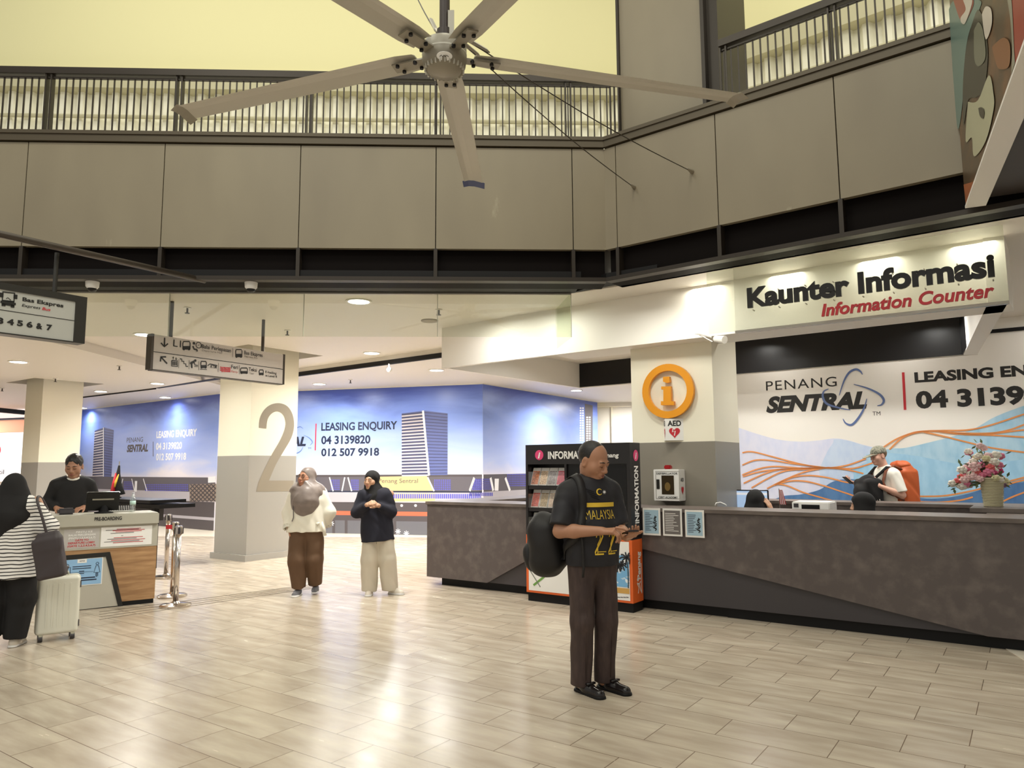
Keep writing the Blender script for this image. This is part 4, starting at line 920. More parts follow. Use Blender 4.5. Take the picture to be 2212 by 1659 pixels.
MB().tube([fp, fp+V3(0, 0, .62)], .008).build('staff', M_ALU, t); MB().lathe(fp, [(.06, 0), (.06, .015), (.01, .02)], 16).build('base', M_BLACK, t)
mb = MB(); mb.tube([fp+V3(.01, -.02, .55), fp+V3(0, -.02, .4), fp+V3(.02, -.03, .2), fp+V3(.05, -.03, .05)], [.015, .035, .06, .09], 10); mb.build('cloth', M_CLOTHBLK, t, True)
mb = MB(); mb.tube([fp+V3(-.02, -.06, .42), fp+V3(-.03, -.08, .25), fp+V3(-.04, -.1, .06)], [.012, .03, .04], 8); mb.build('red_fold', M_RED, t, True)
mb = MB(); mb.tube([fp+V3(.03, -.06, .4), fp+V3(.01, -.1, .28), fp+V3(.0, -.11, .18)], [.008, .02, .012], 8); mb.build('yellow_fold', mat('flag_yellow', rgb(222, 184, 60), .6), t, True)

# ============================================================ STANCHIONS
def stanchion(p, lab, red=False):
    t = thing('stanchion', lab, 'barrier post', p, 'chrome queue posts beside the pre-boarding desk')
    MB().lathe(p, [(.17, 0), (.17, .018), (.15, .03), (.05, .042), (.035, .06)], 32).build('base', M_CHROME, t, 'auto')
    MB().lathe(p, [(.03, .05), (.03, .80)], 24).build('pole', M_CHROME, t, True)
    MB().lathe(p, [(.03, .80), (.042, .805), (.042, .885), (.036, .9)], 24).build('head', M_CHROME, t, 'auto')
    mb = MB()
    for k in range(4):
        an = k*math.pi/2+.5; d = V3(math.cos(an), math.sin(an), 0); mb.box(p+d*.043+ZU*.845, d.cross(ZU), d, ZU, .012, .006, .035)
    mb.build('belt_slot', mat('belt_slot', rgb(46, 38, 42), .4), t)
    if red: MB().box(p+V3(-.05, -.03, .84), V3(1, 0, 0), V3(0, 1, 0), ZU, .05, .006, .025).build('red_belt', M_RED, t)
q1, q2, q3 = hz(379, 1310), hz(372, 1289), hz(358, 1248)
stanchion(q1, 'chrome queue post nearest the camera, standing free of the desk'); stanchion(q2, 'chrome queue post in the middle, with a red belt end', True); stanchion(q3, 'chrome queue post standing furthest back')
# guiding strips in the floor
mb = MB()
for k in range(4):
    a, b = hz(215, 1322+k*5.5), hz(680, 1262+k*2.6)
    d = (b-a).normalized(); n_ = V3(-d.y, d.x, 0)*.012
    mb.prism([a-n_+ZU*.001, b-n_+ZU*.001, b+n_+ZU*.001, a+n_+ZU*.001], (0, 0, .003))
struct(mb.build('trim_guiding_strips', mat('guiding_strip', rgb(170, 158, 142), .25, .3)))

# ============================================================ HANGING SIGNS
M_SGN = mat('sign_face', rgb(206, 198, 190), .4); M_SGD = mat('sign_frame', rgb(70, 62, 54), .4, .3); M_SG1 = mat('sign_face_cool', rgb(184, 184, 178), .4); M_SGK = mat('sign_frame_dark', rgb(44, 42, 38), .4)
r0, r1 = hz(377, 650, Z_HI), hz(574, 690, Z_HI)
PSG = Plane(V3(r0.x, r0.y, 0), V3(r1.x-r0.x, r1.y-r0.y, 0))
a0, z1 = PSG.st(333, 722); _, z0 = PSG.st(327, 797); a1, z1b = PSG.st(612, 762)
t = thing('directional_sign', 'long two-row hanging direction sign with arrows and pictograms', 'sign', PSG.at((a0+a1)/2, z0))
MB().pbox(PSG, a0, a1, z0, z1, -.09, 0).build('panel', M_SGN, t)
mb = MB().pbox(PSG, a0-.03, a0, z0-.005, z1+.005, -.1, .006).pbox(PSG, a1, a1+.03, z0-.005, z1+.005, -.1, .006).pbox(PSG, a0, a1, z0-.012, z0, -.095, .006); mb.build('frame', M_SGD, t)
for x, y in ((377, 650), (574, 690)):
    a, _ = PSG.st(x, y); MB().tube([PSG.at(a, z1, -.045), PSG.at(a, Z_HI, -.045)], .022, 10).build('hanging_rod', M_SGD, t)
S = lambda x, y: PSG.st(310+x/6.703, 690+y/6.703)
mb = MB(); zm = (z0+z1)/2; rect(mb, PSG, a0, a1, zm-.004, zm+.004, .003)
def sline(pts, w=.018): ribbon(mb, PSG, [S(*p) for p in pts], w, .004)
sline([(305, 265), (300, 395)]); sline([(250, 340), (300, 395), (352, 350)]); sline([(340, 640), (250, 545)]); sline([(243, 610), (250, 543), (325, 543)])
def stext(s, x, y, x2, h, mbx, **k): a, z = S(x, y); a2, _ = S(x2, y); text_on(mbx, s, PSG, a, z, a2-a, h, .004, **k)
stext('L1', 428, 390, 540, .085, mb, bold=0)
stext('Balai Perlepasan', 838, 415, 1265, .05, mb, bold=.01); stext('Bas Ekspres', 1455, 505, 1722, .05, mb, bold=.01)
stext('Feri', 1268, 710, 1365, .05, mb, bold=.01); stext('Teksi', 1520, 745, 1638, .05, mb, bold=.01); stext('E-hailing', 1762, 775, 1925, .032, mb, bold=.01); stext('at Level 8', 1762, 825, 1930, .032, mb, bold=.01); stext('KTM', 965, 700, 1060, .04, mb, bold=.02, shear=.2)
for x in (1290, 510, 660, 800, 1082, 1388): 
    y = 480 if x == 1290 else 640; sline([(x, y-65+ (x-500)*.1*(x != 1290)), (x-4, y+65+(x-500)*.1*(x != 1290))], .005)
def bus(x, y, w, h, taxi=False):   # front view of a vehicle, in sign crop pixels
    q = lambda dx, dy: S(x+dx*w/2, y+dy*h/2)
    ribbon(mb, PSG, [q(-.8, -.95), q(.8, -.95), q(1, -.6), q(1, .75), q(-1, .75), q(-1, -.6)], .014, .004, True)
    mb.poly([PSG.at(*q(*c), .004) for c in ((-.95, .05), (.95, .05), (.95, .75), (-.95, .75))])
    for sx_ in (-.7, .7): mb.poly([PSG.at(*q(sx_+c[0], c[1]), .004) for c in ((-.2, .75), (.2, .75), (.2, 1), (-.2, 1))])
bus(620, 382, 105, 130); bus(1378, 495, 90, 122); bus(868, 658, 80, 105); bus(1453, 745, 100, 88); bus(1703, 770, 60, 80)
sline([(815, 720), (915, 725)], .008); sline([(925, 670), (960, 645), (1065, 668)], .012)
# waiting seat, lift, stairs, escalator pictograms
a, z = S(728, 345); disc(mb, PSG, a, z, .018, .004); sline([(712, 385), (730, 430), (770, 437), (775, 465)], .022); a, z = S(796, 373); disc(mb, PSG, a, z, .042, .004, r_in=.032); sline([(780, 372), (795, 378), (805, 362)], .006)
sline([(405, 595), (490, 600), (488, 682), (405, 675), (405, 595)], .012)
for x in (425, 447, 470): sline([(x, 610), (x, 665)], .014)
sline([(428, 580), (428, 545)], .008); sline([(416, 558), (428, 543), (440, 558)], .008); sline([(470, 548), (470, 582)], .008); sline([(458, 570), (470, 584), (483, 570)], .008)
sline([(525, 572), (552, 575), (552, 605), (582, 608), (582, 640), (612, 645), (612, 678), (640, 682)], .014)
a, z = S(748, 597); disc(mb, PSG, a, z, .016, .004); sline([(735, 610), (690, 630), (680, 650)], .03); sline([(695, 640), (697, 705)], .022); sline([(730, 625), (745, 660), (785, 668)], .012); sline([(735, 680), (785, 685)], .008)
mb.build('black_lettering', M_INK, t)
mb = MB(); sg_ = mb
stext('Departure Hall', 842, 458, 1140, .026, mb, bold=0, shear=.15); stext('Express Bus', 1458, 545, 1650, .026, mb, bold=0, shear=.15); stext('Taxi', 1525, 790, 1595, .026, mb, bold=0, shear=.15)
mb.build('grey_lettering', mat('sign_grey_text', rgb(140, 132, 126), .5), t)
mb = MB()
for k in range(3): a, z = S(1105, 690+k*24); a2, _ = S(1250, 700+k*24); rect(mb, PSG, a, a2, z-.006, z+.006, .004)
for k in range(5): a, z = S(1130+k*28, 765); _, z2 = S(1130, 680); rect(mb, PSG, a, a+.012, z, z+.07, .0042)
stext('Ferry', 1268, 765, 1365, .026, mb, bold=0, shear=.15); mb.build('red_lettering', M_RED, t)
# --- near sign, cropped by the frame edge
tr0, tr1 = hz(-60, 492, Z_HI), hz(443, 606, Z_HI+.02)
tk = tag(MB().tube([tr0+(tr0-tr1)*.6, tr1], .032, 10).build('hanging_rail', M_SGD, None, True), 'dark ceiling rail running out from the black fascia over the bus sign', 'rail')
rp = hz(128, 539, Z_HI); PS1 = Plane(V3(rp.x, rp.y, 0), VV*1.0+U*.0)
a1, z1 = PS1.st(163, 652); _, z0 = PS1.st(160, 738)
t = thing('bus_gate_sign', 'big hanging bus sign with gate numbers 4 5 6 & 7, cropped by the frame', 'sign', PS1.at(a1-.6, z0))
MB().pbox(PS1, a1-1.9, a1, z0, z1, -.12, 0).build('panel', M_SG1, t)
MB().pbox(PS1, a1, a1+.1, z0-.01, z1+.06, -.13, .012).pbox(PS1, a1-1.9, a1, z1, z1+.06, -.13, .012).pbox(PS1, a1-1.9, a1, z0-.012, z0, -.13, .012).build('frame', M_SGK, t)
a, _ = PS1.st(126, 600); MB().tube([PS1.at(a, z1+.06, -.06), PS1.at(a, Z_HI-.02, -.06)], .02, 10).build('hanging_rod', M_SGK, t)
mb = MB(); mb2 = MB(); zmid = PS1.st(100, 684)[1]; rect(mb, PS1, a1-1.9, a1, zmid-.003, zmid+.003, .003)
def t1(s, x, y, x2, y2, yt, m_, **k):
    a, z = PS1.st(x/6.703, 600+y/6.703); b, _ = PS1.st(x2/6.703, 600+y2/6.703); _, zt_ = PS1.st(x/6.703, 600+yt/6.703); text_on(m_, s, PS1, a, z, b-a, zt_-z, .004, **k)
t1('Bas Ekspres', 322, 335, 915, 425, 280, mb, bold=.028); t1('Express', 312, 415, 582, 455, 375, mb, bold=.01, shear=.2); t1('Bus', 606, 465, 728, 485, 424, mb2, bold=.02, shear=.2)
for s_, x, y, x2, yt in (('3', -45, 655, 45, 570), ('4', 97, 672, 198, 590), ('5', 243, 690, 328, 610), ('6', 380, 710, 468, 630), ('&', 520, 732, 612, 650), ('7', 668, 752, 750, 672)): t1(s_, x, y, x2, y+10, yt, mb, bold=.05)
q = lambda x, y: PS1.st(x/6.703, 600+y/6.703)
ribbon(mb, PS1, [q(40, 205), q(210, 225), q(200, 350), q(30, 335)], .012, .004, True); ribbon(mb, PS1, [q(30, 335), q(200, 352), q(195, 400), q(28, 375)], .02, .004, True)
for x, y in ((50, 380), (180, 400), (20, 250), (222, 275)): a, z = q(x, y); rect(mb, PS1, a-.015, a+.015, z-.02, z+.02, .004)
a, z = q(115, 365); rect(mb, PS1, a-.06, a+.06, z-.01, z+.01, .005); ribbon(mb, PS1, [q(85, 305), q(110, 288), q(155, 325)], .006, .004)
mb.build('black_lettering', M_INK, t); mb2.build('red_lettering', M_RED, t)
# --- Kaunter Informasi
g0, g1 = hz(1531, 722, 2.93), hz(2180, 650, 2.93)
PG = Plane(V3(g0.x, g0.y, 0), V3(g1.x-g0.x, g1.y-g0.y, 0)); LG = V3(g1.x-g0.x, g1.y-g0.y, 0).length
t = thing('counter_sign', 'frosted glass sign reading Kaunter Informasi above the information counter', 'sign', PG.at(LG/2, 2.93))
af = PG.st(1589, 700)[0]
MB().pbox(PG, 0, af-.004, 2.93, Z_HI-.002, -.006, .006).build('clear_panel', M_GLASS, t)
MB().pbox(PG, af, LG, 2.93, Z_HI-.002, -.008, .008).build('frosted_panel', M_FROST, t)
MB().pbox(PG, af, LG, 2.905, 2.93, -.03, .03).build('bottom_rail', M_ALU, t)
Gz = lambda x, y: (1380+x/2.6587, 440+y/2.6587)
mb = MB(); text_px(mb, 'Kaunter Informasi', PG.shift(.05), Gz(632, 598), Gz(2047, 398), Gz(632, 490), bold=.04, depth=.03, off=.02); mb.build('black_lettering', M_INK, t)
mb = MB(); text_px(mb, 'Information Counter', PG.shift(.05), Gz(1055, 650), Gz(2045, 527), Gz(1060, 582), bold=.025, shear=.22, depth=.03, off=.02); mb.build('red_lettering', mat('sign_red', rgb(186, 44, 52), .35), t)
mb = MB()
for k in range(9):
    a = af+.2+k*(LG-af-.3)/8
    for z_ in (3.12, 3.3): mb.tube([PG.at(a, z_, .0), PG.at(a, z_, .055)], .006, 6)
mb.build('standoff', M_ALU, t)

for a_ in (1.2, 2.1): p = PRG.at(a_, 3.55, .55); area_light('bulkhead_lamp', p, .25, 15, (1, .98, .94))
for a_ in (4.1, 5.0, 5.9, 6.7): p = PRG.at(a_, 3.57, .12); area_light('sign_lamp', p, .4, 6, (1, .95, .82))

# ============================================================ CEILING FITTINGS
M_TRIM = mat('downlight_trim', rgb(236, 232, 224), .4)
def downlight(px, z, P, lab, r=.13):
    c = hz(*px, z); t = thing('downlight', lab, 'ceiling light', c, 'ceiling downlights')
    MB().lathe(c-ZU*.014, [(r, .012), (r+.03, .012), (r+.03, 0), (r, 0), (r, .012)], 28, cap=False).build('trim_ring', M_TRIM, t)
    MB().lathe(c-ZU*.012, [(r, 0), (r, .01)], 28).build('lamp', M_LAMP, t)
    area_light('downlight_beam', c-ZU*.03, r*2, P, (1, .985, .92), spread=2.6)
LABL = 'round downlight '
for px, z, w_ in (((775, 650), Z_HI, 'just behind the smoke glass, over the aisle'), ((312, 722), Z_HI, 'left of the long direction sign'), ((803, 762), Z_HI, 'on the black slot line'), ((690, 829), Z_LOW, 'in front of the blue hoarding, next to the number 2 pillar'),
              ((943, 799), Z_LOW, 'beside the edge of the white bulkhead'), ((1245, 843), Z_LOW, 'below the black lining of the bulkhead'), ((40, 781), Z_LOW, 'below the bus gate sign'), ((340, 828), Z_LOW, 'over the left hoarding, near the black slot'), ((218, 845), Z_LOW, 'beside the far pillar'), ((357, 858), Z_LOW, 'close to the top of the left hoarding'), ((177, 881), Z_LOW, 'at the far end of the left hoarding')):
    downlight(px, z, 70 if z == Z_HI else (22 if px in ((357, 858), (177, 881), (218, 845)) else 42 if px in ((690, 829), (340, 828)) else 78), LABL+w_)
# unseen fill lights added under the ceiling, with no fittings of their own
for p in ((-3.4, 14.6), (-1.2, 13.9), (-8.5, 11.0), (-12, 13), (-2.5, 14.6), (.3, 14.2), (-7, 14.5)):
    area_light('downlight_beam', (p[0], p[1], 3.43), .22, 42, (1, .985, .92), spread=2.6)
for p, w_ in ((C2+U*1.5+VV*.35, 17), (C2-VV*1.5-U*.45, 15), (uv(-.85, -.25), 11), (uv(-.2, -.1), 6), (PB1.at(1.6, 0, 1.5), 40), (PB1.at(3.6, 0, 1.5), 40), (PB1.at(5.6, 0, 1.5), 34), (PB0.at(3.0, 0, 1.6), 24), (PB0.at(5.8, 0, 1.6), 24), (PB2.at(2.2, 0, 1.5), 26)): area_light('downlight_beam', (p.x, p.y, 3.43), .22, w_, (1, .985, .9))  # further unseen fills added to brighten the pillars and hoardings
for u, v in ((-2.8, 1.9), (-.8, 2.6), (1.2, 1.6), (-.8, 3.4), (1.6, 3.2), (3.6, 2.6)):
    p = uv(u, v); area_light('counter_lamp', (p.x, p.y, 3.56), .3, 28, (1, .985, .93), spread=2.7)  # unseen lights added inside the bulkhead ring to light the counter area
for u in (-.6, 1.2, 3.0):
    p = uv(u, 4.3); area_light('wall_washer', (p.x, p.y, 3.56), .25, 3.5, (1, .97, .93))  # weak unseen lights added to brighten the mural
def at_hi(x, y, z): return hz(x, y, z)
for k, (x, y, z) in enumerate(((405, 664, Z_HI), (621, 713, Z_HI), (948, 668, Z_HI), (258, 790, Z_LOW), (757, 820, Z_LOW), (120, 817, Z_LOW), (5, 838, Z_LOW))):
    c = hz(x, y, z); t = thing('sprinkler', 'small dark fire sprinkler head in the pale ceiling', 'sprinkler', c, 'fire sprinklers under the ceiling')
    MB().lathe(c-ZU*.012, [(.045, .01), (.045, 0)], 16).build('escutcheon', M_TRIM, t); MB().tube([c-ZU*.01, c-ZU*.07], .012, 8).lathe(c-ZU*.08, [(.03, .008), (.03, 0)], 10).build('head', M_SGD, t)
for x, y, w_ in ((187, 608, 'next to the bus gate sign'), (535, 609, 'above the long direction sign')):
    c = hz(x, y, ZB); c = PF.at(PF.st(x, y)[0], ZB, -.12)
    t = thing('dome_camera', 'white dome security camera under the black fascia, '+w_, 'security camera', c)
    MB().lathe(c-ZU*.075, [(.05, 0), (.066, .02), (.07, .075)], 24).build('housing', M_PAPER, t, 'auto'); MB().ball(c-ZU*.075, .048, .048, .04, 16, 10).build('dome', M_BLACKSAT, t, True)
c = hz(928, 692, Z_HI); tag(MB().lathe(c-ZU*.02, [(.12, .02), (.12, .005), (.1, 0)], 28).build('ceiling_speaker', M_CEILF), 'flat round ceiling speaker behind the smoke glass', 'speaker')
c = hz(841, 786, Z_LOW); t = thing('ceiling_camera', 'tiny white camera hanging from the ceiling near the black slot', 'security camera', c)
MB().tube([c, c-ZU*.08], .02, 8).build('mount', M_PAPER, t); MB().ball(c-ZU*.11, .05).build('camera_head', M_PAPER, t, True)

# ============================================================ CEILING FAN
ZF = 4.2; hc = hz(960, 128, ZF); hc = V3(hc.x, hc.y, ZF)
M_FAN = mat('fan_grey', rgb(184, 180, 168), .42); M_FANM = mat('fan_motor', rgb(142, 136, 122), .42, .1)
t = thing('ceiling_fan', 'huge grey five-blade ceiling fan on a dark pole', 'fan', hc)
MB().lathe(hc, [(.03, -.105), (.105, -.09), (.138, -.05), (.145, 0), (.145, .075), (.135, .1), (.08, .115)], 40).build('motor', M_FANM, t, 'auto')
MB().lathe(hc-FWD*0+V3(0, 0, 0), [(.1452, .02), (.1465, .022), (.1465, .03), (.1452, .032)], 40).build('motor_band', M_FAN, t)
mb = MB()
for k in range(26):
    an = 2*math.pi*k/26; d = V3(math.cos(an), math.sin(an), 0); mb.box(hc+d*.125-ZU*.068, d.cross(ZU), d, ZU, .004, .006, .02)
mb.build('cooling_fins', M_FAN, t)
d0 = (CAM-hc); d0.z = 0; d0.normalize(); bn = (d0*.75-ZU*.65).normalized(); bx = ZU.cross(d0).normalized(); by = bn.cross(bx)
bc = hc+d0*.128-ZU*.052
MB().lathe(bc, [(.05, 0), (.05, .006)], 24, (bx, by, bn), 1, .55).build('badge', M_PAPER, t)
class _Pl:
    def at(s, a, z, off=0): return bc+bx*a+by*z+bn*(.007+off)
mb = MB(); text_on(mb, 'KDKFAN'[:0]+'xuxu', _Pl(), -.028, -.006, .056, .014, .001, bold=.02) if False else ribbon(mb, _Pl(), [(-.03, -.004), (-.02, .006), (-.012, -.005), (-.004, .006), (.006, -.005), (.014, .006), (.026, -.003)], .004, .001)
mb.build('badge_mark', M_INK, t)
MB().lathe(hc, [(.05, .1), (.05, .2), (.034, .21), (.034, 3.4)], 20).build('pole', mat('fan_pole', rgb(48, 36, 32), .45), t, 'auto')
MB().box(hc+V3(.045, -.03, .22), V3(1, 0, 0), V3(0, 1, 0), ZU, .02, .006, .1).build('pole_bracket', M_FAN, t)
for az in (159.8, 87.9, 15.4, 231.5, 303.2):
    a = math.radians(az); d = V3(math.cos(a), math.sin(a), 0); w = V3(-d.y, d.x, 0); pit = math.radians(9); w2 = w*math.cos(pit)+ZU*math.sin(pit); n2 = d.cross(w2)
    prof = [(-.095, -.004), (-.05, .012), (0, .018), (.05, .012), (.095, -.012), (.05, .004), (0, .008), (-.05, .002)]
    mb = MB(); vs = []; fs = []
    for r_, k_ in ((.2, .85), (.32, 1), (1.2, .98), (2.14, .92)):
        for x, y in prof: vs.append(hc+d*r_+w2*x*k_+n2*y+ZU*.03)
    for i in range(3):
        for j in range(8): fs.append((i*8+j, i*8+(j+1) % 8, (i+1)*8+(j+1) % 8, (i+1)*8+j))
    fs += [tuple(range(8)), tuple(range(31, 23, -1))]
    bl = mb.add(vs, fs).build('blade', M_FAN, t)
    tip = hc+d*2.14+ZU*.03; mb = MB(); mb.add([tip+w2*x*1.12+n2*y for x, y in prof]+[tip+d*(.06)+w2*x*1.05+n2*y-ZU*.035 for x, y in prof], [(j, (j+1) % 8, 8+(j+1) % 8, 8+j) for j in range(8)]+[tuple(range(7, -1, -1)), tuple(range(8, 16))])
    mb.build('winglet', mat('winglet_blue', rgb(70, 80, 120), .4) if az == 87.9 else M_FANM, bl)
    mb = MB(); mb.box(hc+d*.25+ZU*.008, d, w2, n2, .12, .04, .006); mb.build('blade_bracket', M_FANM, bl)
    for r_, s_ in ((.18, -.03), (.2, .03), (.31, -.03), (.33, .03)): MB().lathe(hc+d*r_+w2*s_-ZU*.012, [(.013, 0), (.013, .018)], 10).build('bolt', M_BLACK, bl)
# guy wires of the fan
def guy(p, q, lab):
    t = thing('guy_wire', lab, 'cable', p, 'steel guy wires of the fan'); pts = [p.lerp(q, k/12)-ZU*.05*math.sin(math.pi*k/12) for k in range(13)]
    MB().tube(pts, .0045, 6).build('wire', M_RAIL, t); d = (q-p).normalized()
    MB().tube([p+d*.12, p+d*.16, p+d*.34, p+d*.38], [.004, .014, .014, .004], 8).build('turnbuckle', M_ALU, t)
    MB().tube([q-d*.12, q-d*.02, q], [.006, .02, .024], 8).build('anchor', M_ALU, t)
w1, w2_ = PR.px(1370, 405)-PR.n*.005, PR.px(1495, 371)-PR.n*.005
guy(hc+V3(.04, .02, .2), w1, 'thin steel guy wire from the fan to the slanting panel, lower anchor'); guy(hc+V3(.05, .0, .2), w2_, 'thin steel guy wire from the fan to the slanting panel, upper anchor')
q_ = ray(886, 0).normalized(); guy(hc+V3(-.03, .03, .16), CAM+ray(866, -90).normalized()*7.0, 'thin steel guy wire rising from the fan pole')

# ============================================================ BANNER on the right
bp = hz(2086, 450, 3.62); PBN = Plane(V3(bp.x, bp.y, 0), V3(-.44, -.898, 0)); zb = bp.z
t = thing('advert_banner', 'large tilted-looking car advert banner with white lower frame, at the frame edge', 'banner', PBN.at(1, zb))
bz = lambda x, y: PBN.st(2000+x/2.962, y/2.962)
MB().pbox(PBN, 0, 4.5, zb+.02, 7.6, -.13, 0).build('board', mat('banner_brown', rgb(92, 78, 62), .35, noise=((3, 3, 6), rgb(124, 92, 66), 4, .45, .7)), t)
MB().pbox(PBN, 0, 4.5, zb, zb+.02, -.14, .004).build('lower_frame', M_PAPER, t)
def bpoly(nm, pts, m, off): 
    mb = MB(); mb.poly([PBN.at(a, max(z, zb+.02), off) for a, z in (bz(*p) for p in (spline(list(pts)+[pts[0]], 5)[:-1] if len(pts) > 4 else pts))]); mb.build(nm, m, t)
bpoly('teal_picture', [(150, 60), (190, 0), (345, 0), (345, 60), (285, 190), (255, 350), (245, 560), (225, 760), (205, 820), (185, 620), (165, 300)], mat('banner_teal', rgb(112, 138, 132), .35), .003)
bpoly('dark_picture', [(255, 350), (285, 200), (345, 60), (400, 300), (380, 560), (330, 620), (275, 640), (245, 800), (240, 560)], mat('banner_dark', rgb(56, 56, 46), .3), .004)
bpoly('pale_picture', [(275, 650), (340, 640), (410, 480), (440, 600), (440, 700), (390, 900), (315, 1000), (300, 880), (260, 900)], mat('banner_pale', rgb(186, 186, 158), .3), .006)
bpoly('round_mark', [(345, 690), (365, 685), (383, 705), (378, 755), (355, 740)], mat('banner_dark', rgb(56, 56, 46), .3), .009)
bpoly('red_picture', [(555, 0), (760, 0), (700, 240), (580, 440), (570, 300)], mat('banner_red', rgb(158, 74, 62), .35), .004)
bpoly('grey_stripe', [(530, 0), (556, 0), (572, 300), (578, 440), (555, 500), (560, 300), (548, 120)], mat('banner_stripe', rgb(150, 148, 132), .35), .006)
bpoly('tail_picture', [(180, 0), (310, 0), (265, 130), (240, 145), (215, 105)], mat('banner_red', rgb(158, 74, 62), .35), .005)
bpoly('white_stroke', [(245, 0), (305, 0), (262, 140), (235, 145), (230, 110), (262, 60)], mat('banner_white', rgb(214, 206, 196), .35), .007)
bpoly('orange_picture', [(245, 1180), (310, 1170), (268, 1325), (262, 1335)], mat('banner_orange', rgb(176, 112, 78), .35), .004)
bpoly('car_window', [(365, 90), (390, 40), (425, 60), (428, 160), (390, 250)], mat('banner_white', rgb(214, 206, 196), .35), .006)
bpoly('car_seat', [(315, 190), (345, 140), (375, 200), (390, 360), (350, 420), (318, 380)], mat('banner_mid', rgb(122, 124, 108), .35), .007)
bpoly('car_reflection', [(430, 300), (500, 240), (545, 280), (540, 420), (480, 440), (455, 400)], mat('banner_rust', rgb(142, 98, 66), .35), .006)
# dark bulkhead behind the banner
struct(MB().prism([V3(p.x, p.y, 3.7) for p in (PBN.at(-.05, 0, -.15), PBN.at(5, 0, -.15), PBN.at(5, 0, -5), PBN.at(-.05, 0, -5))], (0, 0, 3.5)).build('wall_bulkhead_dark', mat('bulkhead_dark', rgb(66, 60, 58), .5)))
# second white bulkhead further right
e2 = (BR-FR).normalized(); f2 = FR+V3(.32, .25, 0)
struct(MB().hexa([f2+ZU*3.05, f2+V3(2.5, -1.6, 0)+ZU*3.05, f2+V3(2.5, -1.6, 0)+e2*.1+ZU*3.05, f2+e2*.1+ZU*3.05, f2+ZU*3.68, f2+V3(2.5, -1.6, 0)+ZU*3.68, f2+V3(2.5, -1.6, 0)+e2*.1+ZU*3.68, f2+e2*.1+ZU*3.68]).build('wall_bulkhead_end', M_WHITE)) if False else None

# ============================================================ THINGS ON THE COUNTER
PV = lambda v: Plane(uv(0, v), U)
ZI = .74
mb = MB(); uvbox(mb, -3.4, 2.3, .56, 1.15, ZI-.04, ZI)
desk2 = thing('inner_desk', 'low work desk behind the information counter, carrying the monitor', 'desk', uv(.25, 1.45))
mb = MB(); uvbox(mb, -.27, .75, 1.2, 1.75, ZI-.03, ZI); mb.build('desk_top', M_CONCTOP, desk2)
for u_ in (-.23, .71): uvbox(MB(), u_-.03, u_+.03, 1.22, 1.72, 0, ZI-.03).build('leg', M_CHAR, desk2)
P = PV(1.45); a0, z1 = P.st(1600, 1058); a1, z0 = P.st(1661, 1102)
t = thing('computer_monitor', 'computer monitor with a lit blue and white screen, behind the counter', 'monitor', P.at((a0+a1)/2, ZI, .0))
zb_ = z1-.37
MB().pbox(P, a0-.12, a1, zb_, z1, -.03, 0).build('display', M_BLACKSAT, t, bevel=.005)
mb = MB(); rect(mb, P, a0-.11, a1-.012, zb_+.015, z1-.012, .002); mb.build('screen', mat('screen_glow', rgb(176, 204, 240), .3, emit=(rgb(180, 206, 240), .55)), t)
mb = MB(); rect(mb, P, a0-.11, a1-.012, z1-.06, z1-.035, .003); rect(mb, P, a1-.16, a1-.05, z1-.26, z1-.1, .003); mb.build('screen_window', mat('screen_white', rgb(240, 240, 240), .3, emit=(rgb(240, 240, 240), .55)), t)
MB().pbox(P, a0+.05, a0+.12, ZI+.012, zb_+.05, -.05, -.025).pbox(P, a0-.02, a0+.2, ZI, ZI+.012, -.12, .08).build('stand', M_BLACK, t)
# printer
P = PV(.72); a0, z0 = P.st(1711, 1103); a1, z1 = P.st(1792, 1085)
ps = thing('printer_shelf', 'low shelf inside the counter, under the white printer', 'shelf', uv((a0+a1)/2, .8))
uvbox(MB(), a0-.04, a1+.04, .556, 1.12, ZI-.03, ZI-.001).build('shelf_board', M_CONCTOP, ps)
uvbox(MB(), a0-.04, a0, .556, 1.1, 0, ZI-.03).build('side', M_CHAR, ps); uvbox(MB(), a1, a1+.04, .556, 1.1, 0, ZI-.03).build('side', M_CHAR, ps)
t = thing('printer', 'white office printer with dark paper slot, behind the counter', 'printer', P.at((a0+a1)/2, ZI))
MB().pbox(P, a0, a1, ZI, z1, -.34, 0).build('body', M_PAPER, t, bevel=.01)
mb = MB(); rect(mb, P, a0+.1, a1-.1, z1-.1, z1-.03, .003); mb.build('paper_slot', M_BLACKSAT, t)
mb = MB(); rect(mb, P, a0+.02, a0+.07, z1-.06, z1-.02, .004); mb.build('control_panel', M_CHAR, t)
MB().pbox(P, a0+.12, a1-.12, z1-.115, z1-.1, -.02, .06).build('paper_tray', M_PAPER, t)
# little flag
P = PV(1.5); a, z = P.st(1684, 1085); p = P.at(a, ZI)
t = thing('desk_flag', 'little striped red and white flag beside the monitor', 'flag', p)
MB().tube([p, p+ZU*(z-ZI+.16)], .004, 6).build('staff', M_ALU, t); MB().lathe(p, [(.035, 0), (.035, .01)], 14).build('base', M_BLACK, t)
mb = MB(); mb2 = MB()
for k in range(7):
    m_ = mb if k % 2 else mb2; x0_ = k*.011
    m_.hexa([p+U*x0_-VV*.002+ZU*(z-ZI-.02), p+U*(x0_+.011)-VV*.002+ZU*(z-ZI-.03), p+U*(x0_+.011)+VV*.002+ZU*(z-ZI-.03), p+U*x0_+VV*.002+ZU*(z-ZI-.02), p+U*x0_*.5-VV*.002+ZU*(z-ZI+.15), p+U*(x0_*.5+.0055)-VV*.002+ZU*(z-ZI+.145), p+U*(x0_*.5+.0055)+VV*.002+ZU*(z-ZI+.145), p+U*x0_*.5+VV*.002+ZU*(z-ZI+.15)])
mb.build('white_stripes', M_PAPER, t); mb2.build('red_stripes', M_RED, t)
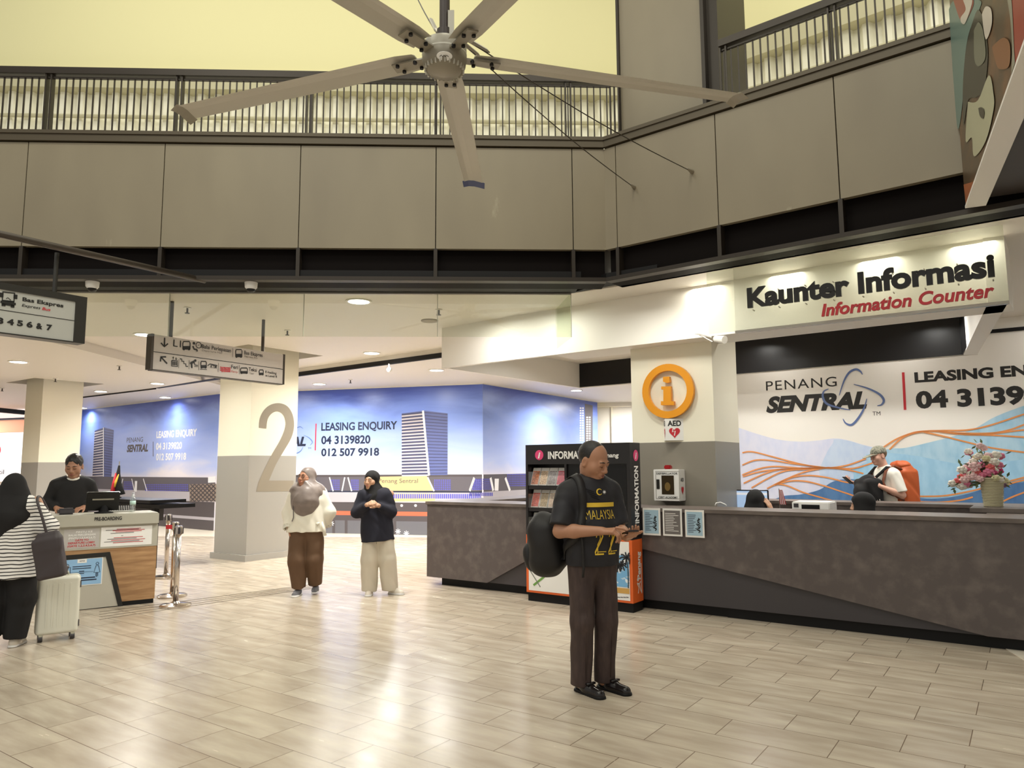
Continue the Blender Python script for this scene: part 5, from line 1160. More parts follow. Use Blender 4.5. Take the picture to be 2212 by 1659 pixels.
# loop of cable at the pillar
p = uv(-.22, .66, ZT); tag(MB().tube([p+V3(-.06, 0, .008), p+V3(-.05, 0, .035), p+V3(0, 0, .045), p+V3(.05, -.02, .02), p+V3(.06, -.03, .006)], .007, 8).build('cable_loop', M_PAPER, None, True), 'loop of white cable on the counter top against the pillar', 'cable')
# flower arrangement
fc = uv(uf-.02, vf+.05, zp); t = thing('flower_pot', 'pink and white flower arrangement in a pale ribbed basket', 'flowers', fc)
P = Plane(V3(fc.x, fc.y, 0), U); hb = P.st(2123, 1034)[1]-zp; rb = (P.st(2144, 1080)[0]-P.st(2104, 1080)[0])/2; rt = (P.st(2148, 1040)[0]-P.st(2097, 1040)[0])/2
mb = MB(); n_ = 18; pr = []
for k in range(n_):
    f = k/n_; pr += [(rb+(rt-rb)*f, hb*f), (rb+(rt-rb)*f+.008, hb*(f+.35/n_)), (rb+(rt-rb)*f+.008, hb*(f+.6/n_)), (rb+(rt-rb)*f, hb*(f+.9/n_))]
pr += [(rt+.012, hb), (rt+.012, hb+.012), (rt-.01, hb+.012), (rt-.015, hb-.02)]
mb.lathe(fc, pr, 28).build('basket', mat('basket_weave', rgb(196, 188, 158), .6), t, 'auto')
FCOL = [mat('petal_%s' % n_, rgb(*c), .6) for n_, c in (('pink', (226, 130, 160)), ('blush', (238, 200, 200)), ('white', (240, 234, 222)), ('coral', (222, 104, 104)), ('magenta', (200, 62, 120)), ('mauve', (150, 110, 150)), ('cream', (226, 220, 176)))]
M_LEAF = mat('leaf_green', rgb(96, 112, 72), .6)
top = fc+ZU*hb; sx = lambda x, y: P.px(x, y)
rng = random.Random(9); ptsf = []
fl = [(2092, 977, 0), (2115, 985, 2), (2105, 1000, 1), (2135, 985, 1), (2160, 985, 0), (2149, 998, 2), (2125, 968, 1), (2095, 1003, 1), (2120, 1005, 0), (2140, 1010, 3), (2080, 1015, 2), (2093, 1019, 0), (2110, 1018, 3), (2128, 1020, 2), (2145, 1022, 4), (2158, 1018, 4), (2075, 1030, 3), (2069, 1040, 3), (2085, 1036, 1), (2102, 1030, 1), (2117, 1033, 2), (2135, 1032, 0), (2152, 1032, 6), (2162, 1040, 6), (2166, 1048, 5), (2078, 1048, 2), (2087, 1044, 0), (2150, 1042, 6), (2105, 990, 5), (2130, 998, 5), (2112, 1008, 1), (2098, 1024, 2), (2142, 1002, 1), (2122, 1026, 3)]
mbs = {}; mleaf = MB(); mstem = MB()
fl = fl+[(x+rng.uniform(-9, 9), y+rng.uniform(-8, 8), rng.choice((1, 2, 6, 0, 1, 2))) for x, y, c in fl]
for x, y, c in fl:
    dep = rng.uniform(-.12, .1); p = sx(x, y)+VV*dep; r = rng.uniform(.032, .046)
    m_ = mbs.setdefault(c, MB())
    for k in range(6):
        an = k*math.pi/3+x; dv = U*math.cos(an)+ZU*math.sin(an)*.8-VV*.5*math.sin(an); dv.normalize()
        m_.ball(p+dv*r*.62, r*.55, r*.55, r*.42, 7, 5)
    m_.ball(p-VV*.012, r*.5, r*.5, r*.5, 7, 5)
    mstem.tube([top-ZU*.02+(p-top)*.1, p-ZU*.02+VV*.01], .004, 5)
    for k in range(1):
        an = rng.uniform(0, 6.28); dv = (U*math.cos(an)+ZU*math.sin(an)+VV*rng.uniform(-.5, .5)).normalized(); q = p+dv*r*1.2; s_ = dv.cross(V3(.3, .4, .8)).normalized()
        mleaf.add([q, q+dv*.03+s_*.014, q+dv*.06, q+dv*.03-s_*.014], [(0, 1, 2, 3)])
mstem.build('stems', M_LEAF, t); mleaf.build('leaves', M_LEAF, t)
for c, m_ in mbs.items(): m_.build('blossoms', FCOL[c], t, True)

# ============================================================ SHOPFRONT far left
sp = hz(0, 1010, 1.5) if False else None
dsh = 24.0; p0 = V3(ray(-80, 950).x/ray(-80, 950).y*dsh, dsh, 0); p1 = V3(ray(62, 950).x/ray(62, 950).y*(dsh-1), dsh-1, 0)
PSH = Plane(p0, p1-p0); LSH = (p1-p0).length
struct(MB().pbox(PSH, -3, LSH+1.5, 0, Z_LOW, -.2, 0).build('wall_shop', M_WHITE))
t = thing('shop_fascia', 'orange and white lit shop fascia beyond the far pillar', 'shop front', PSH.at(LSH/2, 2))
M_SHL = mat('shop_light', rgb(250, 244, 242), .5, emit=(rgb(255, 246, 244), .75)); M_SHO = mat('shop_orange', rgb(244, 160, 124), .5, emit=(rgb(246, 158, 120), .55))
def sh(nm, y0, y1, m_, off, x=20): z1_, z0_ = PSH.st(x, y0)[1], PSH.st(x, y1)[1]; MB().pbox(PSH, -3, LSH+.4, z0_, z1_, off-.02, off).build(nm, m_, t)
sh('lit_window', 948, 1040, M_SHL, .05); sh('lit_band', 860, 903, M_SHL, .04); sh('orange_band', 911, 935, M_SHO, .3); sh('blue_edge', 905, 909, M_NAVY, .32); sh('white_band', 936, 948, M_SHL, .28)
mb = MB(); a, z = PSH.st(-4, 973); disc(mb, PSH, a, z, .2, .06, r_in=.14); mb.build('red_ring', M_RED, t)
mb = MB(); a, z = PSH.st(0, 1024); text_on(mb, 'atil', PSH, a-.1, z, .35, .14, .06); mb.build('grey_lettering', M_DGREY, t)
hb_ = [hz(-40, 882, 3.0), hz(52, 891, 3.0)]
tag(MB().tube([hb_[0], hb_[1]], .06, 8).build('sign_bar', M_BLACK), 'black bar hanging in front of the lit shop', 'bar')
area_light('shop_lamp', PSH.at(LSH/2, 3.2, 1.5), 1.2, 120, (1, .95, .93))
# ============================================================ PEOPLE : smooth solids meshed in numpy
class Sdf:
    def __init__(s, res=.007, wrinkle=None): s.ops = []; s.res = res; s.w = wrinkle
    def cap(s, a, b, ra, rb=None, k=.02, sy=1.0, flat=None, neg=False, sx=1.0):
        s.ops.append(('c', np.array(a, float), np.array(b, float), ra, ra if rb is None else rb, k, sx, sy, flat, neg)); return s
    def chain(s, pts, rs, k=.02, **kw):
        for i in range(len(pts)-1): s.cap(pts[i], pts[i+1], rs[i], rs[i+1], k, **kw)
        return s
    def ell(s, c, r, k=.02, rot=None, neg=False):
        r = (r, r, r) if not hasattr(r, '__len__') else r
        s.ops.append(('e', np.array(c, float), np.array(r, float), None if rot is None else np.array(rot.to_3x3()), k, neg)); return s
    def half(s, p, n): s.ops.append(('h', np.array(p, float), np.array(n, float)/np.linalg.norm(n))); return s   # removes the side n points to
    def rbox(s, c, h, r, k=.02, rot=None, neg=False):
        s.ops.append(('b', np.array(c, float), np.array(h, float), r, None if rot is None else np.array(rot.to_3x3()), k, neg)); return s
    def bounds(s):
        lo = np.full(3, 9e9); hi = -lo
        for o in s.ops:
            if o[0] == 'c' and not o[9]:
                m = max(o[3], o[4])*np.array([max(1, o[6]), max(1, o[7]), 1]); lo = np.minimum(lo, np.minimum(o[1], o[2])-m); hi = np.maximum(hi, np.maximum(o[1], o[2])+m)
            elif o[0] == 'e' and not o[5]: m = o[2].max() if o[3] is not None else o[2]; lo = np.minimum(lo, o[1]-m); hi = np.maximum(hi, o[1]+m)
            elif o[0] == 'b' and not o[6]: m = np.linalg.norm(o[2]) if o[4] is not None else o[2]+o[3]; lo = np.minimum(lo, o[1]-m); hi = np.maximum(hi, o[1]+m)
        return lo-.02, hi+.02
    def mesh(s):
        lo, hi = s.bounds(); h = s.res; n = np.ceil((hi-lo)/h).astype(int)+1
        ax = [(lo[i]+h*np.arange(n[i])).astype(np.float32) for i in range(3)]
        D = np.full(n, .2, np.float32)
        for o in s.ops:
            if o[0] == 'h':
                d = (ax[0][:, None, None]-o[1][0])*o[2][0]+(ax[1][None, :, None]-o[1][1])*o[2][1]+(ax[2][None, None, :]-o[1][2])*o[2][2]
                D = np.maximum(D, d); continue
            if o[0] == 'c': m = max(o[3], o[4])*np.array([max(1, o[6]), max(1, o[7]), 1])+.06; bl, bh = np.minimum(o[1], o[2])-m, np.maximum(o[1], o[2])+m
            elif o[0] == 'e': m = (o[2].max() if o[3] is not None else o[2])+.06; bl, bh = o[1]-m, o[1]+m
            else: m = (np.linalg.norm(o[2])+o[3] if o[4] is not None else o[2]+o[3])+.06; bl, bh = o[1]-m, o[1]+m
            i0 = np.clip(((bl-lo)/h).astype(int), 0, n-1); i1 = np.clip(np.ceil((bh-lo)/h).astype(int)+1, 1, n)
            if (i1 <= i0).any(): continue
            sl = tuple(slice(a, b) for a, b in zip(i0, i1))
            X, Y, Z = np.meshgrid(*[ax[i][sl[i]] for i in range(3)], indexing='ij')
            if o[0] == 'c':
                a, b, ra, rb, k, sx, sy, flat, neg = o[1:]
                sc = np.array([sx, sy, 1.0]); A = a/sc; B = b/sc; ba = B-A; L = max(ba@ba, 1e-9)
                px, py, pz = X/sx-A[0], Y/sy-A[1], Z-A[2]
                t = np.clip((px*ba[0]+py*ba[1]+pz*ba[2])/L, 0, 1)
                d = np.sqrt((px-t*ba[0])**2+(py-t*ba[1])**2+(pz-t*ba[2])**2)-(ra+(rb-ra)*t)
                d *= min(1, sx, sy)
                if flat:
                    u = (b-a)/np.linalg.norm(b-a)
                    if 'b' in flat: d = np.maximum(d, (X-b[0])*u[0]+(Y-b[1])*u[1]+(Z-b[2])*u[2])
                    if 'a' in flat: d = np.maximum(d, -((X-a[0])*u[0]+(Y-a[1])*u[1]+(Z-a[2])*u[2]))
            elif o[0] == 'e':
                c, r, R, k, neg = o[1:]
                P = [X-c[0], Y-c[1], Z-c[2]]
                if R is not None: P = [P[0]*R[0, i]+P[1]*R[1, i]+P[2]*R[2, i] for i in range(3)]
                k0 = np.sqrt(sum((P[i]/r[i])**2 for i in range(3)))+1e-6; k1 = np.sqrt(sum((P[i]/r[i]**2)**2 for i in range(3)))+1e-6
                d = k0*(k0-1)/k1
            else:
                c, hb, r, R, k, neg = o[1:]
                P = [X-c[0], Y-c[1], Z-c[2]]
                if R is not None: P = [P[0]*R[0, i]+P[1]*R[1, i]+P[2]*R[2, i] for i in range(3)]
                q = [np.abs(P[i])-(hb[i]) for i in range(3)]
                d = np.sqrt(sum(np.maximum(x, 0)**2 for x in q))+np.minimum(np.maximum(np.maximum(q[0], q[1]), q[2]), 0)-r
            E = D[sl]
            if neg: d = -d; hh = np.maximum(k-np.abs(E-d), 0)/k; D[sl] = np.maximum(E, d)+hh*hh*k*.25
            else: hh = np.maximum(k-np.abs(E-d), 0)/k; D[sl] = np.minimum(E, d)-hh*hh*k*.25
        if s.w:
            amp, fr = s.w; X, Y, Z = np.meshgrid(*ax, indexing='ij'); X = X*fr; Y = Y*fr; Z = Z*fr
            q = np.sin(X*1.3+2*np.sin(Z*.5+Y*.7))
            D += (amp*(np.sin(Z*1.1+1.7*q+Y)*.6+np.sin(X*1.9+Z*.8+1.3*np.sin(Y*1.7+Z*.6))*.4)).astype(np.float32)
        # surface nets
        ins = D < 0; c = n-1
        def cor(i, j, k_): return slice(i, c[0]+i), slice(j, c[1]+j), slice(k_, c[2]+k_)
        cnt = np.zeros(c, np.int8)
        for i in (0, 1):
            for j in (0, 1):
                for k_ in (0, 1): cnt += ins[cor(i, j, k_)]
        act = (cnt > 0) & (cnt < 8); idx = np.full(c, -1, np.int32); N = int(act.sum()); idx[act] = np.arange(N)
        ii = np.argwhere(act); pos = np.zeros((N, 3)); num = np.zeros(N)
        offs = [(i, j, k_) for i in (0, 1) for j in (0, 1) for k_ in (0, 1)]
        val = {o: D[ii[:, 0]+o[0], ii[:, 1]+o[1], ii[:, 2]+o[2]] for o in offs}
        for o in offs:
            for a in range(3):
                if o[a] == 0:
                    p = list(o); p[a] = 1; p = tuple(p); d0, d1 = val[o], val[p]; m = (d0 < 0) != (d1 < 0)
                    t = np.where(m, d0/np.where(m, d0-d1, 1), 0)
                    for b in range(3): pos[:, b] += np.where(m, o[b]+(t if b == a else 0), 0)
                    num += m
        pos = (ii+pos/np.maximum(num, 1)[:, None])*h+lo
        F = []
        for a in range(3):
            b, d = (a+1) % 3, (a+2) % 3
            sl0 = [slice(1, c[i]) for i in range(3)]; sl1 = list(sl0); sl0[a] = slice(0, c[a]); sl1[a] = slice(1, c[a]+1)
            i0, i1 = ins[tuple(sl0)], ins[tuple(sl1)]; ch = np.argwhere(i0 != i1)
            if not len(ch): continue
            st = i0[tuple(ch.T)]; ch[:, [b, d]] += 1; base = ch
            def q(db, dd): t = base.copy(); t[:, b] -= db; t[:, d] -= dd; return idx[t[:, 0], t[:, 1], t[:, 2]]
            f = np.stack([q(1, 1), q(0, 1), q(0, 0), q(1, 0)], 1); f[~st] = f[~st][:, ::-1]; F.append(f)
        return pos, np.concatenate(F)
class Person:
    def __init__(s, loc, phi, label, name='person'):
        s.loc = Vector(loc); s.R = Matrix.Rotation(math.radians(phi), 3, 'Z'); s.phi = phi
        s.t = thing(name, label, 'person', s.loc)
    def w(s, p): return s.loc+s.R@Vector(p)
    def d(s, p): return s.R@Vector(p)
    def add(s, sdf, name, m, parent=None, top=None):
        pos, F = sdf.mesh(); par = s.t if parent is None else parent
        if top: par = None
        R = np.array(s.R); off = np.array(s.loc)-np.array(parent_loc(par)); pos = pos@R.T+off
        me = bpy.data.meshes.new(name); me.from_pydata(pos.tolist(), [], F.tolist()); me.update()
        o = link(name, me, m, par, True); return o
    def mb(s, mb, name, m, parent=None, smooth=True):
        x = MB(); x.v = [tuple(s.w(v)) for v in mb.v]; x.f = mb.f; return x.build(name, m, s.t if parent is None else parent, smooth)
def bvh_of(o):
    off = parent_loc(o); return BVHTree.FromPolygons([v.co+off for v in o.data.vertices], [tuple(p.vertices) for p in o.data.polygons])
class Wrap:                         # a print on cloth: flat coordinates thrown along d on to the garment
    def __init__(s, bvh, o, ex, ez, d): s.b = bvh; s.o = o; s.ex = ex; s.ez = ez; s.d = d
    def at(s, a, z, off=0.0):
        p = s.o+s.ex*a+s.ez*z; h = s.b.ray_cast(p-s.d*.6, s.d, 1.5)
        return (h[0]-s.d*(.002+off)) if h[0] is not None else p
def subdiv(mb, n):                  # split faces so a print follows the cloth
    me = bpy.data.meshes.new('x'); me.from_pydata(mb.v, [], mb.f); bm = bmesh.new(); bm.from_mesh(me); bmesh.ops.triangulate(bm, faces=bm.faces[:])
    for _ in range(7):
        ed = [e for e in bm.edges if e.calc_length() > n]
        if not ed: break
        bmesh.ops.subdivide_edges(bm, edges=ed, cuts=1); bmesh.ops.triangulate(bm, faces=[f for f in bm.faces if len(f.verts) > 3])
    r = MB(); bm.verts.index_update(); r.v = [tuple(v.co) for v in bm.verts]; r.f = [tuple(v.index for v in f.verts) for f in bm.faces]; bm.free(); bpy.data.meshes.remove(me); return r
class Flat:
    def at(s, a, z, off=0.0): return Vector((a, z, off))
def cloth_print(person, garment, o, name, m, fn, parent=None, d=(0, 1, 0), off=.003):
    """fn draws on a flat plane (Flat); the result is wrapped on to the garment, o = local origin"""
    mb = MB(); fn(mb, Flat()); mb = subdiv(mb, .014); d = person.d(d).normalized(); ex = d.cross(ZU).normalized(); ez = ex.cross(d)
    W_ = Wrap(bvh_of(garment), person.w(o), ex, ez, d); r = MB(); r.v = [tuple(W_.at(v[0], v[1], off+v[2])) for v in mb.v]; r.f = mb.f
    return r.build(name, m, garment if parent is None else parent, False, fix=False)
def headM(c, yaw, pitch, roll=0, s=1.0): return Matrix.Translation(c) @ Matrix.Rotation(math.radians(yaw), 4, 'Z') @ Matrix.Rotation(math.radians(roll), 4, 'Y') @ Matrix.Rotation(math.radians(pitch), 4, 'X') @ Matrix.Scale(s, 4)
def head_ops(S, M, neck, ears=True, female=False, fat=1.0, hook=1.0):
    s = M.to_scale().x; R = M.to_3x3().normalized()
    P = lambda *p: tuple(M @ Vector(p)); e = lambda c, r, k=.02, neg=False: S.ell(P(*c), tuple(x*s for x in r), k*s, R, neg); c_ = lambda a, b, ra, rb=None, k=.02, neg=False: S.cap(P(*a), P(*b), ra*s, (rb if rb is not None else ra)*s, k*s, neg=neg)
    S.cap(P(0, .02, -.05), neck, .056*fat*(.86 if female else 1), .064*fat*(.86 if female else 1), .03)
    e((0, .012, .035), (.075, .094, .086)); e((0, -.024, -.034), (.062*fat, .066, .077), .03); e((0, -.062, -.09), (.03*fat, .024, .022), .03)
    for x in (-1, 1):
        e((x*.04, -.052, -.022), (.026*fat, .026, .026), .03); e((x*.03, -.098, .008), (.018, .016, .0105), .012, True); e((x*.03, -.0795, .006), (.015, .0125, .0115), .004)
        if ears: e((x*.077, .012, -.008), (.009, .02, .033), .01); e((x*.085, .008, -.006), (.006, .011, .019), .006, True)
        e((x*.0125, -.098, -.03), (.0095, .011, .009), .008)
    c_((-.034, -.083, .025), (.034, -.083, .025), .0095, k=.018); c_((0, -.088, .014), (0, -.107*hook, -.024), .0085, .0125, .012)
    e((0, -.088, -.056), (.026, .013, .014), .014); c_((-.022, -.101, -.0575), (.022, -.101, -.0575), .0025, k=.005, neg=True); e((0, -.095, -.066), (.018, .009, .006), .006)
def face_parts(pr, M, lipm, brow=M_HAIR, gaze=0.0, lids=.0038, down=False):
    P = lambda *p: M @ Vector(p); s = M.to_scale().x
    for x in (-1, 1):
        if down: pr.mb(MB().tube([P(x*.016, -.0905, .002), P(x*.03, -.0955, -.0015), P(x*.045, -.086, .003)], [.0008*s, .0019*s, .0008*s], 6), 'eye', M_EYE)
        mb = MB(); n = 10; R = M.to_3x3().normalized()
        b = MB().ball((0, 0, 0), .0125*s, .005*s, lids*s, 10, 6); mb.add([P(x*.03, -.0905, .005)+R@Vector(v) for v in b.v], b.f); 
        if not down: ey = pr.mb(mb, 'eye', M_EYEW)
        mb = MB(); b = MB().ball((0, 0, 0), .0055*s, .003*s, lids*1.05*s, 10, 6); mb.add([P(x*.03+gaze, -.0945, .005)+R@Vector(v) for v in b.v], b.f)
        if not down: pr.mb(mb, 'iris', M_EYE, ey)
        pr.mb(MB().tube([P(x*.013, -.093, .027), P(x*.03, -.0945, .032), P(x*.05, -.08, .026)], [.0025*s, .0038*s, .0018*s], 6), 'eyebrow', brow)
    mb = MB().tube([P(-.023, -.0935, -.057), P(-.008, -.103, -.0535), P(0, -.1035, -.055), P(.008, -.103, -.0535), P(.023, -.0935, -.057)], [.001*s, .0035*s, .0035*s, .0035*s, .001*s], 6)
    mb.tube([P(-.02, -.0935, -.061), P(0, -.1045, -.0645), P(.02, -.0935, -.061)], [.001*s, .0048*s, .001*s], 6); pr.mb(mb, 'lips', lipm)
def hand_ops(S, wrist, f, n, thumb, curl=(20, 25, 30, 35), size=1.0, spread=.3, thumb_dir=None, r=1.0):
    """f: finger direction, n: back-of-hand normal, thumb: +1/-1 along f x n"""
    w = Vector(wrist); f = Vector(f).normalized(); n = Vector(n); n = (n-f*n.dot(f)).normalized(); sd = f.cross(n)*thumb; k = size
    for i, o in enumerate((.027, .009, -.009, -.026)):
        S.cap(w+sd*o*.55*k, w+f*.082*k+sd*o*k, .0135*k, .0115*k, .012)
        b = w+f*.085*k+sd*o*k; L = (.042, .047, .043, .034)[i]*k; d = (f+sd*o*spread*6).normalized(); a = math.radians(curl[i]); rr = (.0092, .0095, .009, .0082)[i]*k*r
        ax = d.cross(n)
        def rot(v, an): return v*math.cos(an)+ax.cross(v)*math.sin(an)+ax*ax.dot(v)*(1-math.cos(an))
        d1 = rot(d, -a*.8); p1 = b+d1*L; d2 = rot(d, -a*1.8); p2 = p1+d2*L*.68; d3 = rot(d, -a*2.5); p3 = p2+d3*L*.5
        S.cap(b, p1, rr*1.08, rr, .008); S.cap(p1, p2, rr, rr*.93, .003); S.cap(p2, p3, rr*.93, rr*.8, .003)
    tb = w+f*.022*k+sd*.022*k; td = Vector(thumb_dir).normalized() if thumb_dir else (f*.72+sd*.6-n*.35).normalized()
    p1 = tb+td*.04*k; p2 = p1+(td*.8+f*.5).normalized()*.034*k; p3 = p2+(td*.6+f*.7).normalized()*.024*k
    S.cap(tb, p1, .0155*k, .0125*k, .014); S.cap(p1, p2, .0118*k, .0105*k, .004); S.cap(p2, p3, .0105*k, .0085*k, .003)
def arm_ops(S, sh, el, wr, r=1.0): S.cap(sh, el, .048*r, .041*r, .02); S.cap(el, Vector(el).lerp(Vector(wr), .35), .041*r, .042*r, .02); S.cap(Vector(el).lerp(Vector(wr), .35), wr, .042*r, .027*r, .02)
def core_ops(S, zsh, wsh, hips, knees, ankles):   # trunk and legs inside the clothes
    S.cap((0, .01, hips[0][2]+.08), (0, .01, zsh-.1), .1, .12, .04, sy=.7); S.cap((-wsh+.05, .01, zsh-.03), (wsh-.05, .01, zsh-.03), .05, k=.04)
    for h, k, a in zip(hips, knees, ankles): S.cap(h, k, .08, .055, .03); S.cap(k, a, .055, .038, .02)
def shoe(pr, heel, toe, m, sole_m, w=.045, hgt=.07, L=None, sole=.02, name='shoe'):
    h, t = Vector(heel), Vector(toe); z = Vector((0, 0, 1)); d = (t-h).normalized()
    S = Sdf(.005); S.cap(h+z*(hgt*.55)+d*.035, h.lerp(t, .45)+z*(hgt*.48), w*.8, w*.86, .02); S.cap(h.lerp(t, .4)+z*.03, t+z*.022-d*.04, w*.85, w*.78, .03); S.cap(h+d*.035+z*.05, h+d*.045+z*(hgt+.02), w*.75, w*.7, .02)
    S.half((h.x, h.y, h.z+sole*.6), (0, 0, -1)); o = pr.add(S, name, m)
    S = Sdf(.005); S.cap(h+z*.0+d*.03, t-d*.04, w*.95, w*.95, .01); S.half((h.x, h.y, h.z+sole), (0, 0, 1)); S.half((h.x, h.y, h.z+.001), (0, 0, -1)); pr.add(S, 'sole', sole_m, o)
    return o
def legs(S, hips, knees, ankles, r, k=.03, sy=1.0):
    for h, kn, a in zip(hips, knees, ankles): S.cap(h, kn, r[0], r[1], k, sy=sy); S.cap(kn, a, r[1], r[2], .03, sy=sy, flat='b')

# ------------------------------------------------------------ man with the phone
mf = hz(1284, 1494); man = Person((mf.x, mf.y, 0), 22, 'person in black football shirt with yellow MALAYSIA 22 print, looking at a phone')
HM = headM((.0, -.045, 1.585), 26, 24, -3, 1.13)
hips = [(-.088, 0, .9), (.088, 0, .9)]; knees = [(-.095, -.02, .49), (.09, -.02, .49)]; anks = [(-.088, .02, .06), (.088, .02, .06)]
shR, elR, wrR = (-.185, .02, 1.37), (-.275, -.05, 1.105), (-.055, -.25, 1.115)
shL, elL, wrL = (.178, .02, 1.37), (.2, -.045, 1.10), (.115, -.285, 1.07)
S = Sdf(.0055); core_ops(S, 1.42, .2, hips, knees, anks); head_ops(S, HM, (0, .0, 1.43), fat=1.14, hook=1.02)
arm_ops(S, shR, elR, wrR, 1.08); arm_ops(S, shL, elL, wrL, 1.08)
hand_ops(S, wrR, (.62, -.72, .06), (-.25, -.2, .95), 1, (55, 50, 52, 55), 1.0, .2, thumb_dir=(.9, -.4, -.15))
S.cap((.015, -.325, 1.14), (.045, -.352, 1.135), .0095, .009, .006); S.cap((.045, -.352, 1.135), (.07, -.372, 1.122), .009, .0078, .004)
hand_ops(S, wrL, (-.12, -.98, .18), (.1, -.1, -1), 1, (24, 26, 28, 30), 1.0, .2, thumb_dir=(.6, -.7, .45))
mbody = man.add(S, 'body', M_SKIN); face_parts(man, HM, M_LIP, down=True)
# hair, thin on top
S = Sdf(.0045); R_ = HM.to_3x3().normalized(); P = lambda *p: tuple(HM @ Vector(p)); s_ = 1.13
S.ell(P(0, .022, .034), (.0775*s_, .0965*s_, .091*s_), .01, R_); S.ell(P(0, -.115, .02), (.074*s_, .1*s_, .13*s_), .012, R_, True); S.ell(P(0, -.01, -.1), (.06*s_, .13*s_, .085*s_), .01, R_, True); S.half(P(0, 0, -.05), R_ @ Vector((0, -.35, -1)))
for x in (-1, 1): S.ell(P(x*.08, .0, -.012), (.02*s_, .024*s_, .034*s_), .004, R_, True)
man.add(S, 'hair', mat('thin_black_hair', rgb(30, 25, 24), .5, noise=((90, 90, 90), rgb(70, 58, 52), 3, .55, .8)))
M_SHOEB = mat('black_leather', rgb(30, 25, 25), .22); M_TRO = mat('brown_trousers', rgb(62, 48, 45), .75, noise=((30, 30, 8), rgb(76, 60, 55), 3, .4, .7))
S = Sdf(.008, (.004, 16)); legs(S, hips, knees, [(-.092, .02, .055), (.092, .02, .055)], (.1, .08, .073), .012); S.cap((0, .0, .9), (0, 0, 1.0), .145, .15, .05, sy=.8, flat='b'); tro = man.add(S, 'trousers', M_TRO)
for x in (-1, 1): man.mb(MB().tube([(x*.1, -.095, .8), (x*.1, -.105, .5), (x*.096, -.062, .1)], .003, 5), 'crease', M_TRO, tro)
for x, a in ((-.09, .06), (.085, .09)):
    so = shoe(man, (x, .085, 0), (x+a, -.185, 0), M_SHOEB, M_BLACK, .046, .075); man.mb(MB().box(V3(x+a*.5, -.06, .077), V3(1, .25, 0).normalized(), V3(-.25, 1, 0).normalized(), ZU, .036, .012, .006), 'loafer_strap', M_SHOEB, so)
M_JER = mat('black_jersey', rgb(30, 28, 31), .7, noise=((8, 8, 8), rgb(38, 37, 44), 3, .4, .7))
S = Sdf(.007, (.0035, 20)); S.cap((0, .0, 1.33), (0, .0, 1.06), .19, .185, .04, sy=.68); S.cap((0, -.01, 1.1), (0, -.005, .865), .178, .168, .04, sx=1.16, sy=.88, flat='b'); S.cap((-.13, .01, 1.375), (.13, .01, 1.375), .075, k=.05); S.cap((0, .01, 1.39), (0, 0, 1.45), .09, .078, .04, flat='b')
S.cap(shR, Vector(shR).lerp(Vector(elR), .88), .075, .082, .04, flat='b'); S.cap(shL, Vector(shL).lerp(Vector(elL), .88), .073, .078, .04, flat='b')
S.cap((0, -.02, 1.5), (0, .0, 1.40), .07, .066, .01, neg=True)
jer = man.add(S, 'football_shirt', M_JER)
man.mb(MB().tube([(.083*math.sin(a), -.004-.085*math.cos(a), 1.462-.022*math.cos(a)) for a in [k*math.pi/9 for k in range(-8, 9)]], .008, 6), 'collar_trim', mat('collar_grey', rgb(170, 166, 164), .6), jer)
M_YEL = mat('yellow_print', rgb(234, 196, 60), .5)
fo = (.0, 0, 0)
def bandf(mb, P): rect(mb, P, -.115, .125, 1.268, 1.298, 0)
cloth_print(man, jer, fo, 'yellow_band', M_YEL, bandf)
def namef(mb, P): text_on(mb, 'MALAYSIA', P, -.108, 1.185, .225, .062, 0, bold=-.012)
cloth_print(man, jer, fo, 'shirt_lettering', M_YEL, namef)
def numf(mb, P):
    for x0 in (-.068, .034):
        c = [(x0+.0, 1.03+.055), (x0+.004, 1.105), (x0+.03, 1.115), (x0+.058, 1.105), (x0+.062, 1.07), (x0+.045, 1.03), (x0+.012, .965), (x0+.01, .95), (x0+.075, .95)]
        c[0] = (x0, 1.078); ribbon(mb, P, c, .011, 0); ribbon(mb, P, [(a+(.017 if i < 2 or i > 5 else -.017), z-(.014 if i < 7 else -.016)) for i, (a, z) in enumerate(c)], .006, 0)
cloth_print(man, jer, fo, 'shirt_number', M_YEL, numf)
def cres(mb, P):
    n = 16; v = [(.02*math.cos(a), .02*math.sin(a)) for a in [math.pi*(.2+1.6*k/n) for k in range(n+1)]]; ribbon(mb, P, [(x-.02, 1.372+y) for x, y in v], [.002+.008*math.sin(math.pi*k/n) for k in range(n+1)], 0)
cloth_print(man, jer, (.02, 0, 0), 'crescent_print', M_YEL, cres)
def starf(mb, P): mb.poly([P.at(.018+(.017 if k % 2 else .006)*math.cos(math.pi*k/8), 1.37+(.017 if k % 2 else .006)*math.sin(math.pi*k/8)) for k in range(16)])
cloth_print(man, jer, (.02, 0, 0), 'star_print', M_PAPER, starf)
def stripf(mb, P):
    for k in range(4): ribbon(mb, P, [(-.1+.012*k, 1.395-.018*k), (-.04+.012*k, 1.372-.018*k)], .006, 0)
cloth_print(man, jer, fo, 'tonal_stripes', M_BLACK, stripf)
# phone in the hands
pc = man.w((.085, -.385, 1.112)); pf = man.d((-.22, -.95, .2)).normalized(); px_ = pf.cross(ZU).normalized(); pn = px_.cross(pf)
t = thing('phone', 'dark phone held flat by the person in the football shirt', 'phone', pc)
MB().box(pc, px_, pf, pn, .037, .077, .0045).build('case', M_SHOEB, t, bevel=.003); MB().box(pc+pn*.0052, px_, pf, pn, .033, .072, .0006).build('screen', mat('phone_screen', rgb(60, 60, 66), .15), t)
